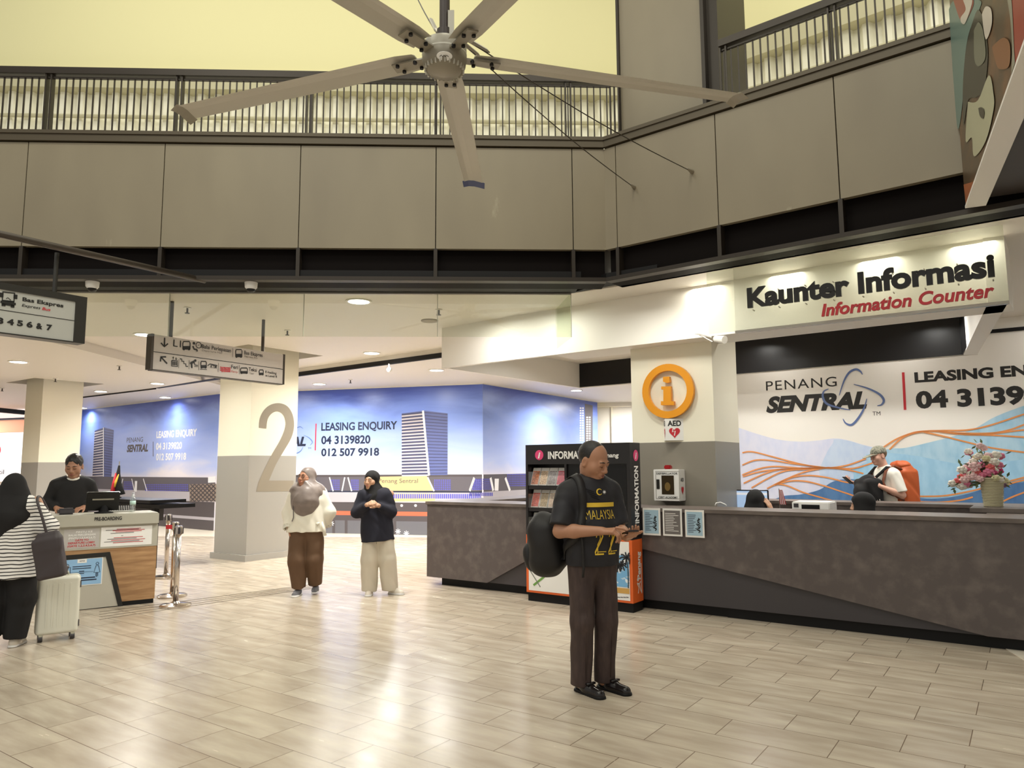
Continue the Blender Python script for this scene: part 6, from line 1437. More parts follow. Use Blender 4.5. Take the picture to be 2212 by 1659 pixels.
# backpack on one shoulder
bk = Person((mf.x, mf.y, 0), 22, 'black backpack hanging from one shoulder of the person in the football shirt', 'backpack'); bk.t['category'] = 'backpack'
rt = Matrix.Rotation(math.radians(-14), 4, 'Y') @ Matrix.Rotation(math.radians(35), 4, 'Z')
S = Sdf(.007, (.004, 14)); S.ell((-.245, .21, 1.0), (.165, .12, .235), .05, rt); S.ell((-.26, .22, .88), (.14, .11, .11), .06, rt); S.rbox((-.235, .2, 1.0), (.07, .05, .12), .05, .05, rt); M_BAG = mat('black_nylon', rgb(24, 21, 22), .6)
S.cap((0, .0, 1.33), (0, .0, .9), .18, .17, .01, sy=.7, neg=True)
bk.add(S, 'bag_body', M_BAG); S = Sdf(.006, (.003, 16)); S.ell((-.33, .29, .9), (.085, .06, .11), .03, rt); bk.add(S, 'front_pocket', M_BAG)
bj = bvh_of(jer)
def strap_pts(L): return L
MBs = MB(); sp_ = [(-.2, .2, 1.18), (-.165, .14, 1.38), (-.135, .05, 1.475), (-.125, -.07, 1.445), (-.135, -.135, 1.34), (-.155, -.145, 1.2), (-.175, -.12, 1.08), (-.21, .02, .98), (-.25, .12, .9)]
sq = spline(sp_, 5); v = []; Rt_ = bk.R.transposed()
def hug(p):
    h = bj.find_nearest(bk.w(p)); q = Rt_ @ (h[0]+h[1]*.008-bk.loc); return q, Rt_ @ h[1], h[3]
for i, p in enumerate(sq):
    a_, b_ = Vector(sq[max(i-1, 0)]), Vector(sq[min(i+1, len(sq)-1)]); tn_ = (b_-a_).normalized(); nn = Vector((p[0]*.3, p[1]-.01, (p[2]-1.2)*.9 if p[2] > 1.38 else 0)).normalized(); sd_ = tn_.cross(nn).normalized(); c_ = Vector(p)
    hq, hn, hd = hug(p)
    if hd < .09: c_ = hq; nn = hn; sd_ = tn_.cross(nn).normalized()
    v += [c_+sd_*.027-nn*.004, c_-sd_*.027-nn*.004, c_-sd_*.027+nn*.006, c_+sd_*.027+nn*.006]
n_ = len(sq); MBs.add(v, [(i*4+j, i*4+(j+1) % 4, (i+1)*4+(j+1) % 4, (i+1)*4+j) for i in range(n_-1) for j in range(4)]+[(0, 1, 2, 3), (n_*4-1, n_*4-2, n_*4-3, n_*4-4)])
bk.mb(MBs, 'shoulder_strap', M_BAG); bk.mb(MB().tube([(-.16, -.14, 1.16), (-.15, -.15, 1.0), (-.145, -.15, .86), (-.15, -.145, .8)], .009, 6), 'loose_strap', M_BAG)
bk.mb(MB().tube([(-.3, .315, 1.12), (-.37, .29, 1.02), (-.375, .3, .92)], .004, 6), 'zip', mat('zip_grey', rgb(90, 86, 86), .4))

# ------------------------------------------------------------ woman in the grey headscarf
wf = hz(659, 1285); wo = Person((wf.x, wf.y, 0), -2, 'person in grey headscarf, glasses, white blouse and brown trousers, walking')
def hijab(S, M, s, chest, open_=(.056, .075, .082), top=.0, oz=-.018):
    R = M.to_3x3().normalized(); P = lambda *p: tuple(M @ Vector(p))
    S.ell(P(0, .02, .034), (.09*s, .108*s, .1*s), .02, R); S.ell(P(0, .0, -.045), (.082*s, .088*s, .09*s), .03, R); S.cap(P(0, .01, -.07), chest, .08*s, .085*s, .03)
    S.ell(P(0, -.115, oz), (open_[0]*s, open_[1]*s, open_[2]*s), .012, R, True)
def face_cut(S, M, s, o, oz): S.ell(tuple(M @ Vector((0, -.115, oz))), (o[0]*s, o[1]*s, o[2]*s), .012, M.to_3x3().normalized(), True)
HW = headM((-.015, -.02, 1.425), -24, -8, 3, 1.06)
hips = [(-.1, 0, .8), (.1, 0, .8)]; knees = [(-.09, -.06, .43), (.1, .0, .43)]; anks = [(-.075, -.03, .09), (.085, .12, .1)]
S = Sdf(.0065); core_ops(S, 1.29, .19, hips, knees, anks); head_ops(S, HW, (0, .01, 1.29), female=True, ears=False, fat=1.1); elA, wrA = (-.245, .03, .98), (-.2, -.06, .80); elB, wrB = (.27, .03, 1.0), (.2, .12, .83)
arm_ops(S, (-.17, .01, 1.27), elA, wrA); arm_ops(S, (.17, .01, 1.27), elB, wrB); hand_ops(S, wrA, (.25, -.1, -1), (-1, -.1, -.2), 1, (30, 30, 30, 30), .9); hand_ops(S, wrB, (-.3, .2, -1), (1, .2, -.2), -1, (30, 30, 30, 30), .9)
wo.add(S, 'body', mat('skin_warm', rgb(176, 124, 96), .5)); face_parts(wo, HW, M_LIPP)
S = Sdf(.007, (.005, 18)); legs(S, hips, knees, [(-.075, -.03, .09), (.085, .12, .12)], (.112, .112, .085)); S.cap((0, 0, .78), (0, 0, .86), .15, .14, .05, sy=.75); M_TRW = mat('brown_wide_trousers', rgb(96, 70, 48), .8); wo.add(S, 'trousers', M_TRW)
S = Sdf(.007, (.005, 20)); S.cap((0, 0, 1.2), (0, -.005, .765), .175, .19, .05, sx=1.28, sy=.8, flat='b'); S.cap((-.13, .01, 1.25), (.13, .01, 1.25), .07, k=.05)
for sh, el, wr in (((-.165, .01, 1.24), elA, wrA), ((.165, .01, 1.24), elB, wrB)): S.cap(sh, el, .066, .074, .04); S.cap(el, Vector(el).lerp(Vector(wr), .75), .074, .066, .04, flat='b')
M_BL = mat('white_blouse', rgb(238, 232, 216), .8); bls = wo.add(S, 'blouse', M_BL)
mb = MB()
for el, wr in ((elA, wrA), (elB, wrB)):
    c_ = Vector(el).lerp(Vector(wr), .74); d_ = (Vector(wr)-Vector(el)).normalized(); x_ = d_.cross(V3(0, 1, 0)).normalized(); y_ = d_.cross(x_)
    mb.add([c_+(x_*math.cos(a)+y_*math.sin(a))*(.055+.02*(k % 2))+d_*(h+.012*(k % 2)) for h in (-.01, .04) for k, a in [(k, k*math.pi/12) for k in range(24)]], [(k, (k+1) % 24, 24+(k+1) % 24, 24+k) for k in range(24)])
wo.mb(mb, 'frill_cuff', M_BL, bls); wo.mb(MB().tube([(.2, -.06, .9), (.23, -.08, .82), (.25, -.07, .72)], [.01, .018, .022], 8).tube([(.2, -.06, .9), (.16, -.12, .86)], [.01, .02], 8), 'tie_ribbon', M_BL, bls)
M_HJ = mat('grey_satin', rgb(120, 107, 101), .42, noise=((5, 5, 9), rgb(142, 129, 122), 3, .4, .65)); S = Sdf(.0055, (.005, 21)); hijab(S, HW, 1.04, (0, -.03, 1.24), (.062, .085, .09), oz=-.016); S.cap((-.13, .015, 1.235), (.13, .015, 1.235), .098, k=.05); S.ell((0, -.05, 1.15), (.182, .165, .235), .05); S.cap((0, .0, 1.34), (0, -.02, 1.26), .1, .13, .05); face_cut(S, HW, 1.04, (.06, .085, .092), -.02); S.cap((-.11, .0, 1.265), (.11, 0, 1.265), .098, k=.05, sy=1.1); S.half((0, 0, 1.0), (0, .85, -.35)) if False else None
hj = wo.add(S, 'headscarf', M_HJ); P = lambda *p: HW @ Vector(p); s_ = 1.06
wo.mb(MB().tube([(-.12, -.125, 1.26), (-.125, -.155, 1.1), (-.12, -.15, .95), (-.14, -.14, .9)], .005, 6), 'bag_strap', M_DGREY)
gl = MB()
for x in (-1, 1): gl.tube([P(x*.03+.021*math.cos(a), -.108+.006*abs(math.cos(a)), .004+.018*math.sin(a)) for a in [k*math.pi/8 for k in range(17)]], .0018, 5, False); gl.tube([P(x*.051, -.1, .006), P(x*.075, -.03, .008)], .0015, 5)
gl.tube([P(-.01, -.112, .006), P(.01, -.112, .006)], .0016, 5); wo.mb(gl, 'glasses', M_BLACK)
M_SG = mat('grey_sneaker', rgb(100, 98, 102), .7); M_SOLE = mat('white_sole', rgb(230, 226, 222), .6)
shoe(wo, (-.075, .02, 0), (-.08, -.2, 0), M_SG, M_SOLE, .045, .07, sole=.028); shoe(wo, (.085, .17, .02), (.12, -.04, 0.0), M_SG, M_SOLE, .045, .07, sole=.028)
S = Sdf(.006, (.003, 14)); S.rbox((.02, .19, 1.08), (.12, .035, .14), .04, .02); bp2 = Person((wf.x, wf.y, 0), -2, 'dark small backpack behind the person in the grey headscarf', 'backpack'); bp2.t['category'] = 'backpack'; bp2.add(S, 'bag_body', M_DGREY); bp2.mb(MB().tube([(-.12, .17, 1.2), (-.15, .08, 1.31), (-.15, -.03, 1.3)], .012, 6).tube([(.15, .17, 1.2), (.16, .08, 1.31), (.16, -.03, 1.3)], .012, 6), 'shoulder_straps', M_DGREY)

# ------------------------------------------------------------ young woman in black
yf = hz(818, 1284); yo = Person((yf.x, yf.y, 0), 4, 'person in black headscarf, navy sweatshirt and cream trousers, hands at the chest')
HY = headM((-.105, -.02, 1.385), -26, 0, 0, 1.0)
hips = [(-.1, 0, .78), (.06, 0, .78)]; knees = [(-.115, -.02, .42), (.1, .0, .42)]; anks = [(-.11, 0, .08), (.135, .02, .08)]
cx0 = -.06; elA, wrA = (-.28, -.04, 1.0), (-.135, -.2, 1.10); elB, wrB = (.145, -.03, 1.0), (.0, -.2, 1.09)
S = Sdf(.006); core_ops(S, 1.25, .17, hips, knees, anks); head_ops(S, HY, (-.08, .0, 1.25), female=True, ears=False, fat=1.08); arm_ops(S, (cx0-.16, .0, 1.24), elA, wrA, .9); arm_ops(S, (cx0+.16, 0, 1.24), elB, wrB, .9)
hand_ops(S, wrA, (.75, -.4, .35), (-.2, -.8, .5), 1, (48, 50, 52, 55), .88, .1); hand_ops(S, wrB, (-.7, -.45, .35), (.2, -.8, .5), -1, (48, 50, 52, 55), .88, .1)
yo.add(S, 'body', M_SKINL); face_parts(yo, HY, M_LIPP)
S = Sdf(.007, (.005, 18)); legs(S, hips, knees, [(-.115, 0, .05), (.135, .02, .05)], (.098, .106, .098)); S.cap((-.02, 0, .74), (-.03, 0, .82), .14, .14, .05, sy=.75); tr = yo.add(S, 'trousers', mat('cream_trousers', rgb(206, 196, 178), .8)); yo.mb(MB().tube([(-.02, -.12, .74), (-.02, -.11, .62)], .004, 5), 'front_seam', mat('seam_shadow', rgb(170, 160, 142), .8), tr)
S = Sdf(.007, (.005, 19)); S.cap((cx0, 0, 1.16), (cx0+.04, 0, .65), .155, .18, .05, sx=1.14, sy=.85, flat='b'); S.cap((cx0-.12, .0, 1.215), (cx0+.12, .0, 1.215), .075, k=.05)
for sh, el, wr in (((cx0-.15, 0, 1.2), elA, wrA), ((cx0+.15, 0, 1.2), elB, wrB)): S.cap(sh, el, .07, .066, .04); S.cap(el, Vector(el).lerp(Vector(wr), .92), .066, .045, .04, flat='b')
yo.add(S, 'sweatshirt', mat('navy_sweatshirt', rgb(24, 24, 38), .85)); S = Sdf(.0055, (.004, 20)); hijab(S, HY, 1.0, (-.07, -.03, 1.2)); S.cap((-.075, -.02, 1.24), (-.065, -.06, 1.12), .12, .11, .04, sy=.7); yo.add(S, 'headscarf', M_CLOTHBLK)
M_SW = mat('cream_sneaker', rgb(224, 214, 200), .7); shoe(yo, (-.11, .06, 0), (-.115, -.17, 0), M_SW, M_SOLE, .045, .075, sole=.03); shoe(yo, (.125, .05, 0), (.31, -.08, 0), M_SW, M_SOLE, .045, .075, sole=.03)

# ------------------------------------------------------------ attendant behind the desk
sp_ = ray(160, 1011); sy_ = 9.25; so = Person((sp_.x/sp_.y*sy_, sy_, 0), 30, 'person in black pullover with white collar, standing behind the pre-boarding desk')
HS = headM((-.0, -.07, 1.585), -14, 18, 0, 1.2); hips = [(-.09, 0, .9), (.09, 0, .9)]; knees = [(-.1, 0, .49), (.1, 0, .49)]; anks = [(-.1, .02, .08), (.1, .02, .08)]
elA, wrA = (-.275, .03, 1.12), (-.15, -.2, 1.08); elB, wrB = (.265, .03, 1.12), (.12, -.22, 1.08)
S = Sdf(.0065); core_ops(S, 1.4, .2, hips, knees, anks); head_ops(S, HS, (0, .0, 1.41)); arm_ops(S, (-.19, 0, 1.37), elA, wrA); arm_ops(S, (.19, 0, 1.37), elB, wrB); hand_ops(S, wrA, (.5, -.8, -.1), (-.2, 0, 1), 1); hand_ops(S, wrB, (-.5, -.8, -.1), (.2, 0, 1), -1)
so.add(S, 'body', M_SKIND); face_parts(so, HS, M_LIP, down=True)
S = Sdf(.0045, (.003, 70)); P = lambda *p: tuple(HS @ Vector(p)); R_ = HS.to_3x3().normalized(); s_ = 1.2; S.ell(P(0, .016, .042), (.0795*s_, .098*s_, .092*s_), .01, R_); S.ell(P(0, -.115, -.022), (.07*s_, .085*s_, .108*s_), .012, R_, True); S.ell(P(0, -.01, -.11), (.062*s_, .13*s_, .09*s_), .01, R_, True); S.half(P(0, 0, -.045), R_ @ Vector((0, -.3, -1)))
for x in (-1, 1): S.ell(P(x*.085, .0, -.02), (.02*s_, .026*s_, .036*s_), .004, R_, True)
so.add(S, 'hair', M_HAIR); S = Sdf(.008, (.004, 16)); S.cap((0, 0, 1.3), (0, 0, .95), .19, .17, .04, sy=.68, flat='b'); S.cap((-.14, .01, 1.37), (.14, .01, 1.37), .078, k=.05); S.cap((0, .01, 1.38), (0, -.005, 1.435), .09, .075, .04, flat='b')
for sh, el, wr in (((-.18, 0, 1.35), elA, wrA), ((.18, 0, 1.35), elB, wrB)): S.cap(sh, el, .075, .066, .04); S.cap(el, Vector(el).lerp(Vector(wr), .9), .066, .045, .04, flat='b')
S.cap((0, -.03, 1.5), (0, -.01, 1.39), .075, .066, .01, neg=True); pu = so.add(S, 'pullover', mat('black_pullover', rgb(24, 23, 24), .85)); 
so.mb(MB().tube([(.078*math.sin(a), -.02-.078*math.cos(a), 1.452-.03*math.cos(a)) for a in [k*math.pi/9 for k in range(-6, 7)]], .017, 8), 'shirt_collar', M_CLOTHW, pu)
S = Sdf(.01); legs(S, hips, knees, anks, (.1, .08, .07)); S.cap((0, 0, .88), (0, 0, 1.0), .14, .14, .05, sy=.78); so.add(S, 'trousers', M_CLOTHBLK); shoe(so, (-.1, .08, 0), (-.11, -.18, 0), M_SHOEB, M_BLACK); shoe(so, (.1, .08, 0), (.11, -.18, 0), M_SHOEB, M_BLACK)

# ------------------------------------------------------------ woman in the striped top, seen from behind
tf = hz(22, 1397); to = Person((tf.x-.06, tf.y, 0), 188, 'person in black headscarf and striped black and white top, seen from behind')
HT = headM((0, -.02, 1.385), 0, 0, 0, 1.02); hips = [(-.1, 0, .78), (.1, 0, .78)]; knees = [(-.11, -.02, .42), (.1, .03, .42)]; anks = [(-.09, .0, .08), (.1, .06, .08)]
elA, wrA = (-.285, -.03, 1.03), (-.2, -.24, 1.06); elB, wrB = (.29, .0, 1.0), (.3, -.2, 1.0)    # local -x is on the photo's right
S = Sdf(.0065); core_ops(S, 1.27, .19, hips, knees, anks); head_ops(S, HT, (0, .0, 1.27), female=True, ears=False); arm_ops(S, (-.19, .0, 1.26), elA, wrA); arm_ops(S, (.19, 0, 1.26), elB, wrB); hand_ops(S, wrA, (.4, -.8, .3), (-.5, 0, .8), 1); hand_ops(S, wrB, (-.2, -.9, .2), (.5, 0, .8), -1)
to.add(S, 'body', M_SKINL); face_parts(to, HT, M_LIPP)
def stripe_mat():
    m = mat('striped_jersey', rgb(236, 232, 228), .8); nt = m.node_tree; N = nt.nodes.new; L = nt.links.new; b = nt.nodes['Principled BSDF']; g_ = N('ShaderNodeNewGeometry'); sx_ = N('ShaderNodeSeparateXYZ'); L(g_.outputs['Position'], sx_.inputs[0])
    nz = N('ShaderNodeTexNoise'); nz.inputs['Scale'].default_value = 5; L(g_.outputs['Position'], nz.inputs[0]); a_ = N('ShaderNodeMath'); a_.operation = 'MULTIPLY_ADD'; a_.inputs[1].default_value = .04; L(nz.outputs[0], a_.inputs[0]); L(sx_.outputs[2], a_.inputs[2])
    m1 = N('ShaderNodeMath'); m1.operation = 'MULTIPLY'; m1.inputs[1].default_value = 1/.031; L(a_.outputs[0], m1.inputs[0]); m2 = N('ShaderNodeMath'); m2.operation = 'FRACT'; L(m1.outputs[0], m2.inputs[0]); m3 = N('ShaderNodeMath'); m3.operation = 'LESS_THAN'; m3.inputs[1].default_value = .3; L(m2.outputs[0], m3.inputs[0])
    mx = N('ShaderNodeMix'); mx.data_type = 'RGBA'; mx.inputs[6].default_value = rgb(236, 232, 228); mx.inputs[7].default_value = rgb(40, 36, 38); L(m3.outputs[0], mx.inputs[0]); L(mx.outputs[2], b.inputs['Base Color']); return m
S = Sdf(.008, (.006, 15)); S.cap((0, 0, 1.18), (0, .01, .6), .175, .205, .05, sx=1.17, sy=.86, flat='b'); S.cap((-.125, .0, 1.22), (.14, .0, 1.22), .08, k=.05)
for sh, el, wr in (((-.18, 0, 1.21), elA, wrA), ((.18, 0, 1.21), elB, wrB)): S.cap(sh, el, .075, .082, .04); S.cap(el, Vector(el).lerp(Vector(wr), .7), .082, .062, .04, flat='b')
to.add(S, 'striped_top', stripe_mat()); S = Sdf(.007, (.005, 14)); hijab(S, HT, 1.0, (0, .01, 1.2)); S.cap((0, .02, 1.3), (0, .05, 1.14), .135, .165, .05, sy=.85); S.cap((0, .09, 1.1), (0, .15, .9), .13, .02, .05, sy=.6); S.cap((-.1, .02, 1.21), (.1, .02, 1.21), .1, k=.05); to.add(S, 'headscarf', M_CLOTHBLK)
S = Sdf(.008, (.005, 15)); legs(S, hips, knees, [(-.09, .0, .07), (.1, .06, .1)], (.125, .115, .09)); S.cap((0, 0, .76), (0, 0, .9), .17, .16, .05, sy=.78); to.add(S, 'trousers', M_CLOTHBLK)
shoe(to, (-.09, .06, 0), (-.09, -.17, 0), M_SW, M_SOLE, .042, .06); shoe(to, (.1, .12, 0), (.1, -.1, 0), mat('tan_sandal', rgb(196, 152, 110), .6), M_SOLE, .042, .05)
# tote bag
tb_ = Person((tf.x-.0, tf.y, 0), 188, 'dark tote bag hanging from the shoulder of the person in stripes', 'tote_bag'); tb_.t['category'] = 'bag'
M_TOTE = mat('dark_tote', rgb(62, 54, 56), .55); S = Sdf(.007, (.004, 14)); S.ops = []; 
S.rbox((-.32, .10, .77), (.09, .022, .15), .028, .03, Matrix.Rotation(math.radians(12), 4, 'Y')); S.rbox((-.305, .1, .92), (.072, .006, .06), .02, .05, Matrix.Rotation(math.radians(12), 4, 'Y')); tb_.add(S, 'bag_body', M_TOTE)
tb_.mb(MB().tube(spline([(-.285, .1, .98), (-.245, .11, 1.12), (-.18, .08, 1.27), (-.15, -.02, 1.305), (-.17, -.1, 1.22), (-.25, -.08, 1.05)], 5), .012, 8), 'shoulder_strap', M_TOTE)

# ------------------------------------------------------------ suitcase
sc_ = hz(107, 1385); c0_ = V3(sc_.x, sc_.y+.09, 0)
su = Person(c0_, 34, 'white hard-shell suitcase with ribbed sides beside the person in stripes', 'suitcase'); su.t['category'] = 'suitcase'
M_SUIT = mat('suitcase_white', rgb(228, 226, 212), .35); M_SUITB = mat('suitcase_trim', rgb(196, 194, 176), .4)
S = Sdf(.006); S.rbox((0, 0, .315), (.135, .08, .225), .03, .02); su.add(S, 'shell', M_SUIT)
for x in (-.022, .022):
    S = Sdf(.0055); S.rbox((0, x, .315), (.138, .004, .228), .034, .01); su.add(S, 'zip_band', M_SUITB)
mb = MB()
for k in range(5): mb.box(V3(-.09+k*.045, -.112, .32), V3(1, 0, 0), V3(0, 1, 0), ZU, .006, .004, .19)
for k in range(3): mb.box(V3(.167, -.06+k*.06, .32), V3(1, 0, 0), V3(0, 1, 0), ZU, .004, .006, .19)
su.mb(mb, 'ribs', M_SUIT, smooth=False)
mb = MB()
for y_ in (-.085, .085):
    for z_ in (.14, .49): mb.box(V3(.17, y_, z_), V3(1, 0, 0), V3(0, 1, 0), ZU, .004, .006, .03)
su.mb(mb, 'side_studs', M_DGREY, smooth=False); su.mb(MB().tube([(-.07, .0, .57), (-.07, 0, .598), (.07, 0, .598), (.07, 0, .57)], .011, 8), 'top_handle', M_SUITB)
su.mb(MB().tube([(-.06, .06, .56), (-.06, .06, .63)], .01, 8).tube([(.06, .06, .56), (.06, .06, .63)], .01, 8).tube([(-.075, .06, .635), (.075, .06, .635)], .014, 8), 'pull_handle', M_DGREY)
for x in (-.125, .125):
    for y_ in (-.075, .075):
        wq = su.mb(MB().lathe(V3(x, y_, .028), [(.027, -.018), (.028, -.012), (.028, .012), (.027, .018)], 18, (V3(0, 1, 0), ZU, V3(1, 0, 0))), 'wheel', M_CHAR, smooth='auto'); su.mb(MB().box(V3(x, y_, .062), V3(1, 0, 0), V3(0, 1, 0), ZU, .014, .02, .016), 'wheel_fork', M_SUITB, wq, False)

# ------------------------------------------------------------ traveller with the orange pack
tr_ = uv(0, 3.45); PTv = Plane(tr_, U); at_ = PTv.st(1912, 1040)[0]; tp = PTv.at(at_, 0)
tv = Person((tp.x, tp.y, 0), -82, 'person in cap and white T-shirt with big orange rucksack, looking at a phone')
HV = headM((0, -.075, 1.665), 0, 12, 0, 1.04); hips = [(-.09, 0, .93), (.09, 0, .93)]; knees = [(-.1, -.02, .5), (.1, -.02, .5)]; anks = [(-.1, .02, .08), (.1, .02, .08)]
# the side towards the camera is local -x... (facing left: the person's left arm is nearest)
elN, wrN = (.25, .06, 1.15), (.16, -.2, 1.27); elF, wrF = (-.24, -.02, 1.16), (-.2, -.3, 1.3)
S = Sdf(.006); core_ops(S, 1.46, .2, hips, knees, anks); head_ops(S, HV, (0, .0, 1.48)); arm_ops(S, (.19, .02, 1.43), elN, wrN); arm_ops(S, (-.19, .02, 1.43), elF, wrF)
hand_ops(S, wrN, (-.2, -.65, .6), (.9, -.2, .2), 1, (60, 60, 60, 62), 1.0, .1); hand_ops(S, wrF, (.1, -.95, .25), (.1, .1, -1), -1, (30, 32, 34, 36), 1.0, .1)
tv.add(S, 'body', M_SKINP); face_parts(tv, HV, M_LIPP, mat('fair_hair', rgb(120, 96, 70), .6), down=True)
P = lambda *p: tuple(HV @ Vector(p)); R_ = HV.to_3x3().normalized(); S = Sdf(.005); S.ell(P(0, .02, .03), (.08, .1, .088), .01, R_); S.ell(P(0, -.12, 0), (.08, .11, .13), .01, R_, True); S.half(P(0, 0, -.05), R_ @ Vector((0, -.3, -1))); tv.add(S, 'hair', mat('fair_hair', rgb(120, 96, 70), .6))
S = Sdf(.005, (.002, 40)); S.ell(P(0, .012, .05), (.088, .106, .085), .01, R_); S.half(P(0, 0, .035), R_ @ Vector((0, -.05, -1))); M_CAP = mat('olive_cap', rgb(150, 148, 130), .8, noise=((60, 60, 60), rgb(104, 104, 92), 3, .45, .6)); cp_ = tv.add(S, 'cap', M_CAP)
S = Sdf(.0045); S.cap(P(0, -.08, .036), P(0, -.165, .022), .072, .055, .01); S.half(P(0, 0, .046), R_ @ Vector((0, -.12, 1))); S.half(P(0, 0, .036), R_ @ Vector((0, .12, -1))); tv.add(S, 'peak', M_CAP, cp_)
S = Sdf(.007, (.004, 18)); S.cap((0, 0, 1.38), (0, 0, .95), .175, .165, .04, sy=.7, flat='b'); S.cap((-.14, .01, 1.43), (.14, .01, 1.43), .075, k=.05); S.cap((.18, .02, 1.41), Vector((.18, .02, 1.41)).lerp(Vector(elN), .85), .075, .08, .04, flat='b'); S.cap((-.18, .02, 1.41), Vector((-.18, .02, 1.41)).lerp(Vector(elF), .8), .075, .08, .04, flat='b'); S.cap((0, -.02, 1.55), (0, 0, 1.44), .07, .064, .01, neg=True)
tv.add(S, 't_shirt', M_CLOTHW); S = Sdf(.01, (.004, 14)); legs(S, hips, knees, anks, (.105, .085, .075)); S.cap((0, 0, .9), (0, 0, 1.04), .15, .15, .05, sy=.8); tv.add(S, 'trousers', mat('patterned_trousers', rgb(206, 196, 190), .8, noise=((20, 20, 6), rgb(96, 66, 66), 2, .52, .56))); shoe(tv, (-.1, .08, 0), (-.11, -.19, 0), M_CHAR, M_BLACK); shoe(tv, (.1, .08, 0), (.11, -.19, 0), M_CHAR, M_BLACK)
pk = Person((tp.x, tp.y, 0), -82, 'big orange trekking rucksack on the back of the person in the cap', 'rucksack'); pk.t['category'] = 'backpack'; M_ORB = mat('orange_nylon', rgb(196, 92, 42), .55)
S = Sdf(.007, (.005, 20)); S.rbox((0, .27, 1.2), (.11, .07, .24), .06, .04); S.ell((0, .26, 1.5), (.15, .13, .08), .03); S.cap((-.08, .38, 1.0), (.08, .38, 1.0), .06, k=.04); pk.add(S, 'pack_body', M_ORB)
S = Sdf(.007, (.006, 26)); S.ell((0, .24, 1.54), (.145, .12, .065), .03); pk.add(S, 'top_lid', M_ORB)
pk.mb(MB().tube([(.12, .17, 1.48), (.13, .05, 1.53), (.14, -.08, 1.46), (.15, -.14, 1.32), (.17, -.08, 1.18), (.15, .15, 1.08)], .018, 8).tube([(-.12, .17, 1.48), (-.13, .05, 1.53), (-.14, -.08, 1.46), (-.15, -.14, 1.32), (-.17, -.08, 1.18), (-.15, .15, 1.08)], .018, 8), 'shoulder_straps', mat('strap_brown', rgb(116, 62, 36), .6))
pk.mb(MB().tube([(.13, .2, 1.35), (.14, .3, 1.3), (.13, .4, 1.25)], .006, 6).tube([(.13, .2, 1.12), (.14, .3, 1.08), (.13, .4, 1.08)], .006, 6), 'compression_strap', M_CHAR)
fk = Person((tp.x, tp.y, 0), -82, 'black daypack worn on the front of the person in the cap', 'daypack'); fk.t['category'] = 'backpack'
S = Sdf(.007, (.005, 18)); S.rbox((0, -.25, 1.13), (.12, .06, .18), .055, .04); S.ell((.0, -.36, 1.18), (.12, .08, .11), .05); S.ell((0, -.24, 1.34), (.12, .08, .08), .05); fk.add(S, 'pack_body', M_CLOTHBLK); fk.mb(MB().tube([(.1, -.2, 1.38), (.12, -.05, 1.51), (.12, .08, 1.5)], .02, 8).tube([(-.1, -.2, 1.38), (-.12, -.05, 1.51), (-.12, .08, 1.5)], .02, 8), 'shoulder_straps', M_CLOTHBLK)
fk.mb(MB().tube([(.182, -.22, 1.1), (.184, -.21, 1.02), (.184, -.235, 1.0), (.184, -.255, 1.02), (.184, -.25, 1.09)], .004, 6), 'carabiner', M_ALU)
pc = tv.w((-.19, -.42, 1.34)); t = thing('phone', 'small phone held out in front by the person in the cap', 'phone', pc); f_ = tv.d((.1, -.75, .6)).normalized(); x_ = f_.cross(ZU).normalized(); MB().box(pc, x_, f_, x_.cross(f_), .036, .075, .0045).build('case', M_BLACKSAT, t, bevel=.003)
MB().box(pc+x_.cross(f_)*.0052, x_, f_, x_.cross(f_), .032, .07, .0005).build('screen', mat('phone_screen', rgb(60, 60, 66), .15), t)

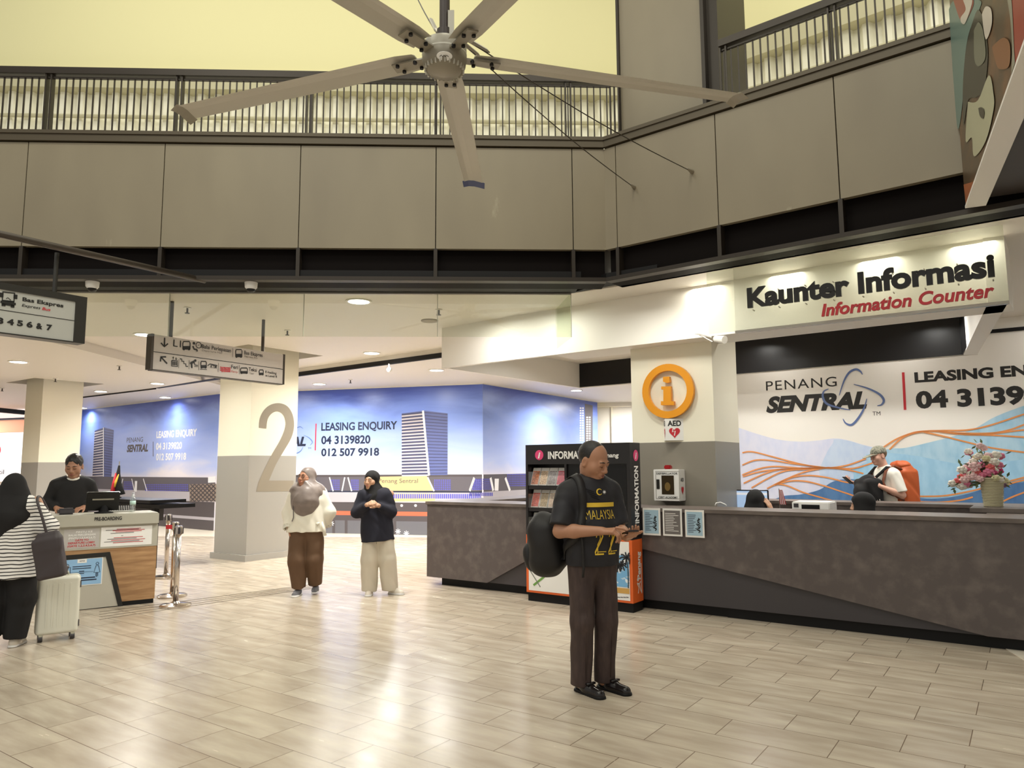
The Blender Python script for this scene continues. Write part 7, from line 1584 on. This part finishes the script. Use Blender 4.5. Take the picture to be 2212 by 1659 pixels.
# ------------------------------------------------------------ two clerks seated behind the counter
def clerk(px, py, v, yaw, lab, hand=False, s=1.05):
    P = Plane(uv(0, v), U); a, z = P.st(px, py); p = P.at(a, 0); c = Person((p.x, p.y, 0), yaw, lab); dz = z-1.10
    Hc = headM((0, -.02, 1.10+dz), 0, 14 if hand else 6, 0, 1.0); hips = [(-.09, .02, .5), (.09, .02, .5)]; knees = [(-.12, -.36, .5), (.12, -.36, .5)]; anks = [(-.12, -.36, .08), (.12, -.36, .08)]
    S = Sdf(.008); S.cap((0, .02, .55), (0, .01, .9+dz), .1, .12, .04, sy=.7); head_ops(S, Hc, (0, 0, .98+dz), female=True, ears=False)
    for h, k_, a_ in zip(hips, knees, anks): S.cap(h, k_, .075, .055, .03); S.cap(k_, a_, .055, .038, .02)
    e1, w1_ = ((-.29, .0, .84), (-.175, .03, 1.0+dz)) if hand else ((-.24, -.05, .72), (-.15, -.28, .79)); arm_ops(S, (-.17, 0, .95+dz), e1, w1_, .9); arm_ops(S, (.17, 0, .95+dz), (.24, -.05, .72), (.15, -.28, .79), .9)
    if hand: hand_ops(S, w1_, (.35, .0, 1), (-.8, .5, .1), 1, (12, 14, 16, 18), .95)
    else: hand_ops(S, w1_, (.2, -1, -.05), (0, 0, 1), 1)
    hand_ops(S, (.15, -.28, .79), (-.2, -1, -.05), (0, 0, 1), -1); c.add(S, 'body', M_SKINL); face_parts(c, Hc, M_LIPP)
    S = Sdf(.009, (.004, 15)); S.cap((0, .02, .88+dz), (0, .02, .5), .165, .17, .05, sy=.75); S.cap((-.13, .01, .93+dz), (.13, .01, .93+dz), .07, k=.05)
    for sh, el, wr in (((-.17, 0, .92+dz), e1, w1_), ((.17, 0, .92+dz), (.24, -.05, .72), (.15, -.28, .79))): S.cap(sh, el, .07, .06, .04); S.cap(el, Vector(el).lerp(Vector(wr), .88), .06, .042, .04, flat='b')
    c.add(S, 'blouse', M_CLOTHBLK); S = Sdf(.006, (.004, 18)); hijab(S, Hc, s, (0, 0, .95+dz)); S.cap((0, .0, 1.0+dz), (0, .0, .88+dz), .13, .17, .05, sy=.8); c.add(S, 'headscarf', M_CLOTHBLK)
    S = Sdf(.011); 
    for h, k_, a_ in zip(hips, knees, anks): S.cap(h, k_, .09, .075, .03); S.cap(k_, a_, .075, .065, .02)
    c.add(S, 'trousers', M_CLOTHBLK); shoe(c, (-.12, -.32, 0), (-.12, -.54, 0), M_SHOEB, M_BLACK); shoe(c, (.12, -.32, 0), (.12, -.54, 0), M_SHOEB, M_BLACK)
    ch = thing('office_chair', 'dark office chair under the clerk %s' % ('at the monitor' if hand else 'next to the printer'), 'chair', c.w((0, .03, 0)))
    q = Person(c.loc, yaw, '', 'x'); bpy.data.objects.remove(q.t); q.t = ch
    q.mb(MB().box(V3(0, -.0, .385), V3(1, 0, 0), V3(0, 1, 0), ZU, .23, .22, .03), 'seat', M_CHAR, smooth=False); q.mb(MB().box(V3(0, .25, .7), V3(1, 0, 0), V3(0, 1, 0), ZU, .2, .025, .2), 'backrest', M_CHAR, smooth=False); q.mb(MB().tube([(0, 0, .05), (0, 0, .36)], .03, 10), 'column', M_BLACK)
    mb = MB()
    for k in range(5): an = k*1.2566; mb.tube([(0, 0, .07), (.27*math.cos(an), .27*math.sin(an), .03)], [.025, .018], 8)
    q.mb(mb, 'star_base', M_BLACK)
clerk(1632, 1086, .9, -205+360, 'person in black headscarf at the monitor, hand raised to the head', True, 1.12)
clerk(1866, 1092, 1.0, -115, 'person in black headscarf seated low behind the counter, next to the printer', False, 1.08)
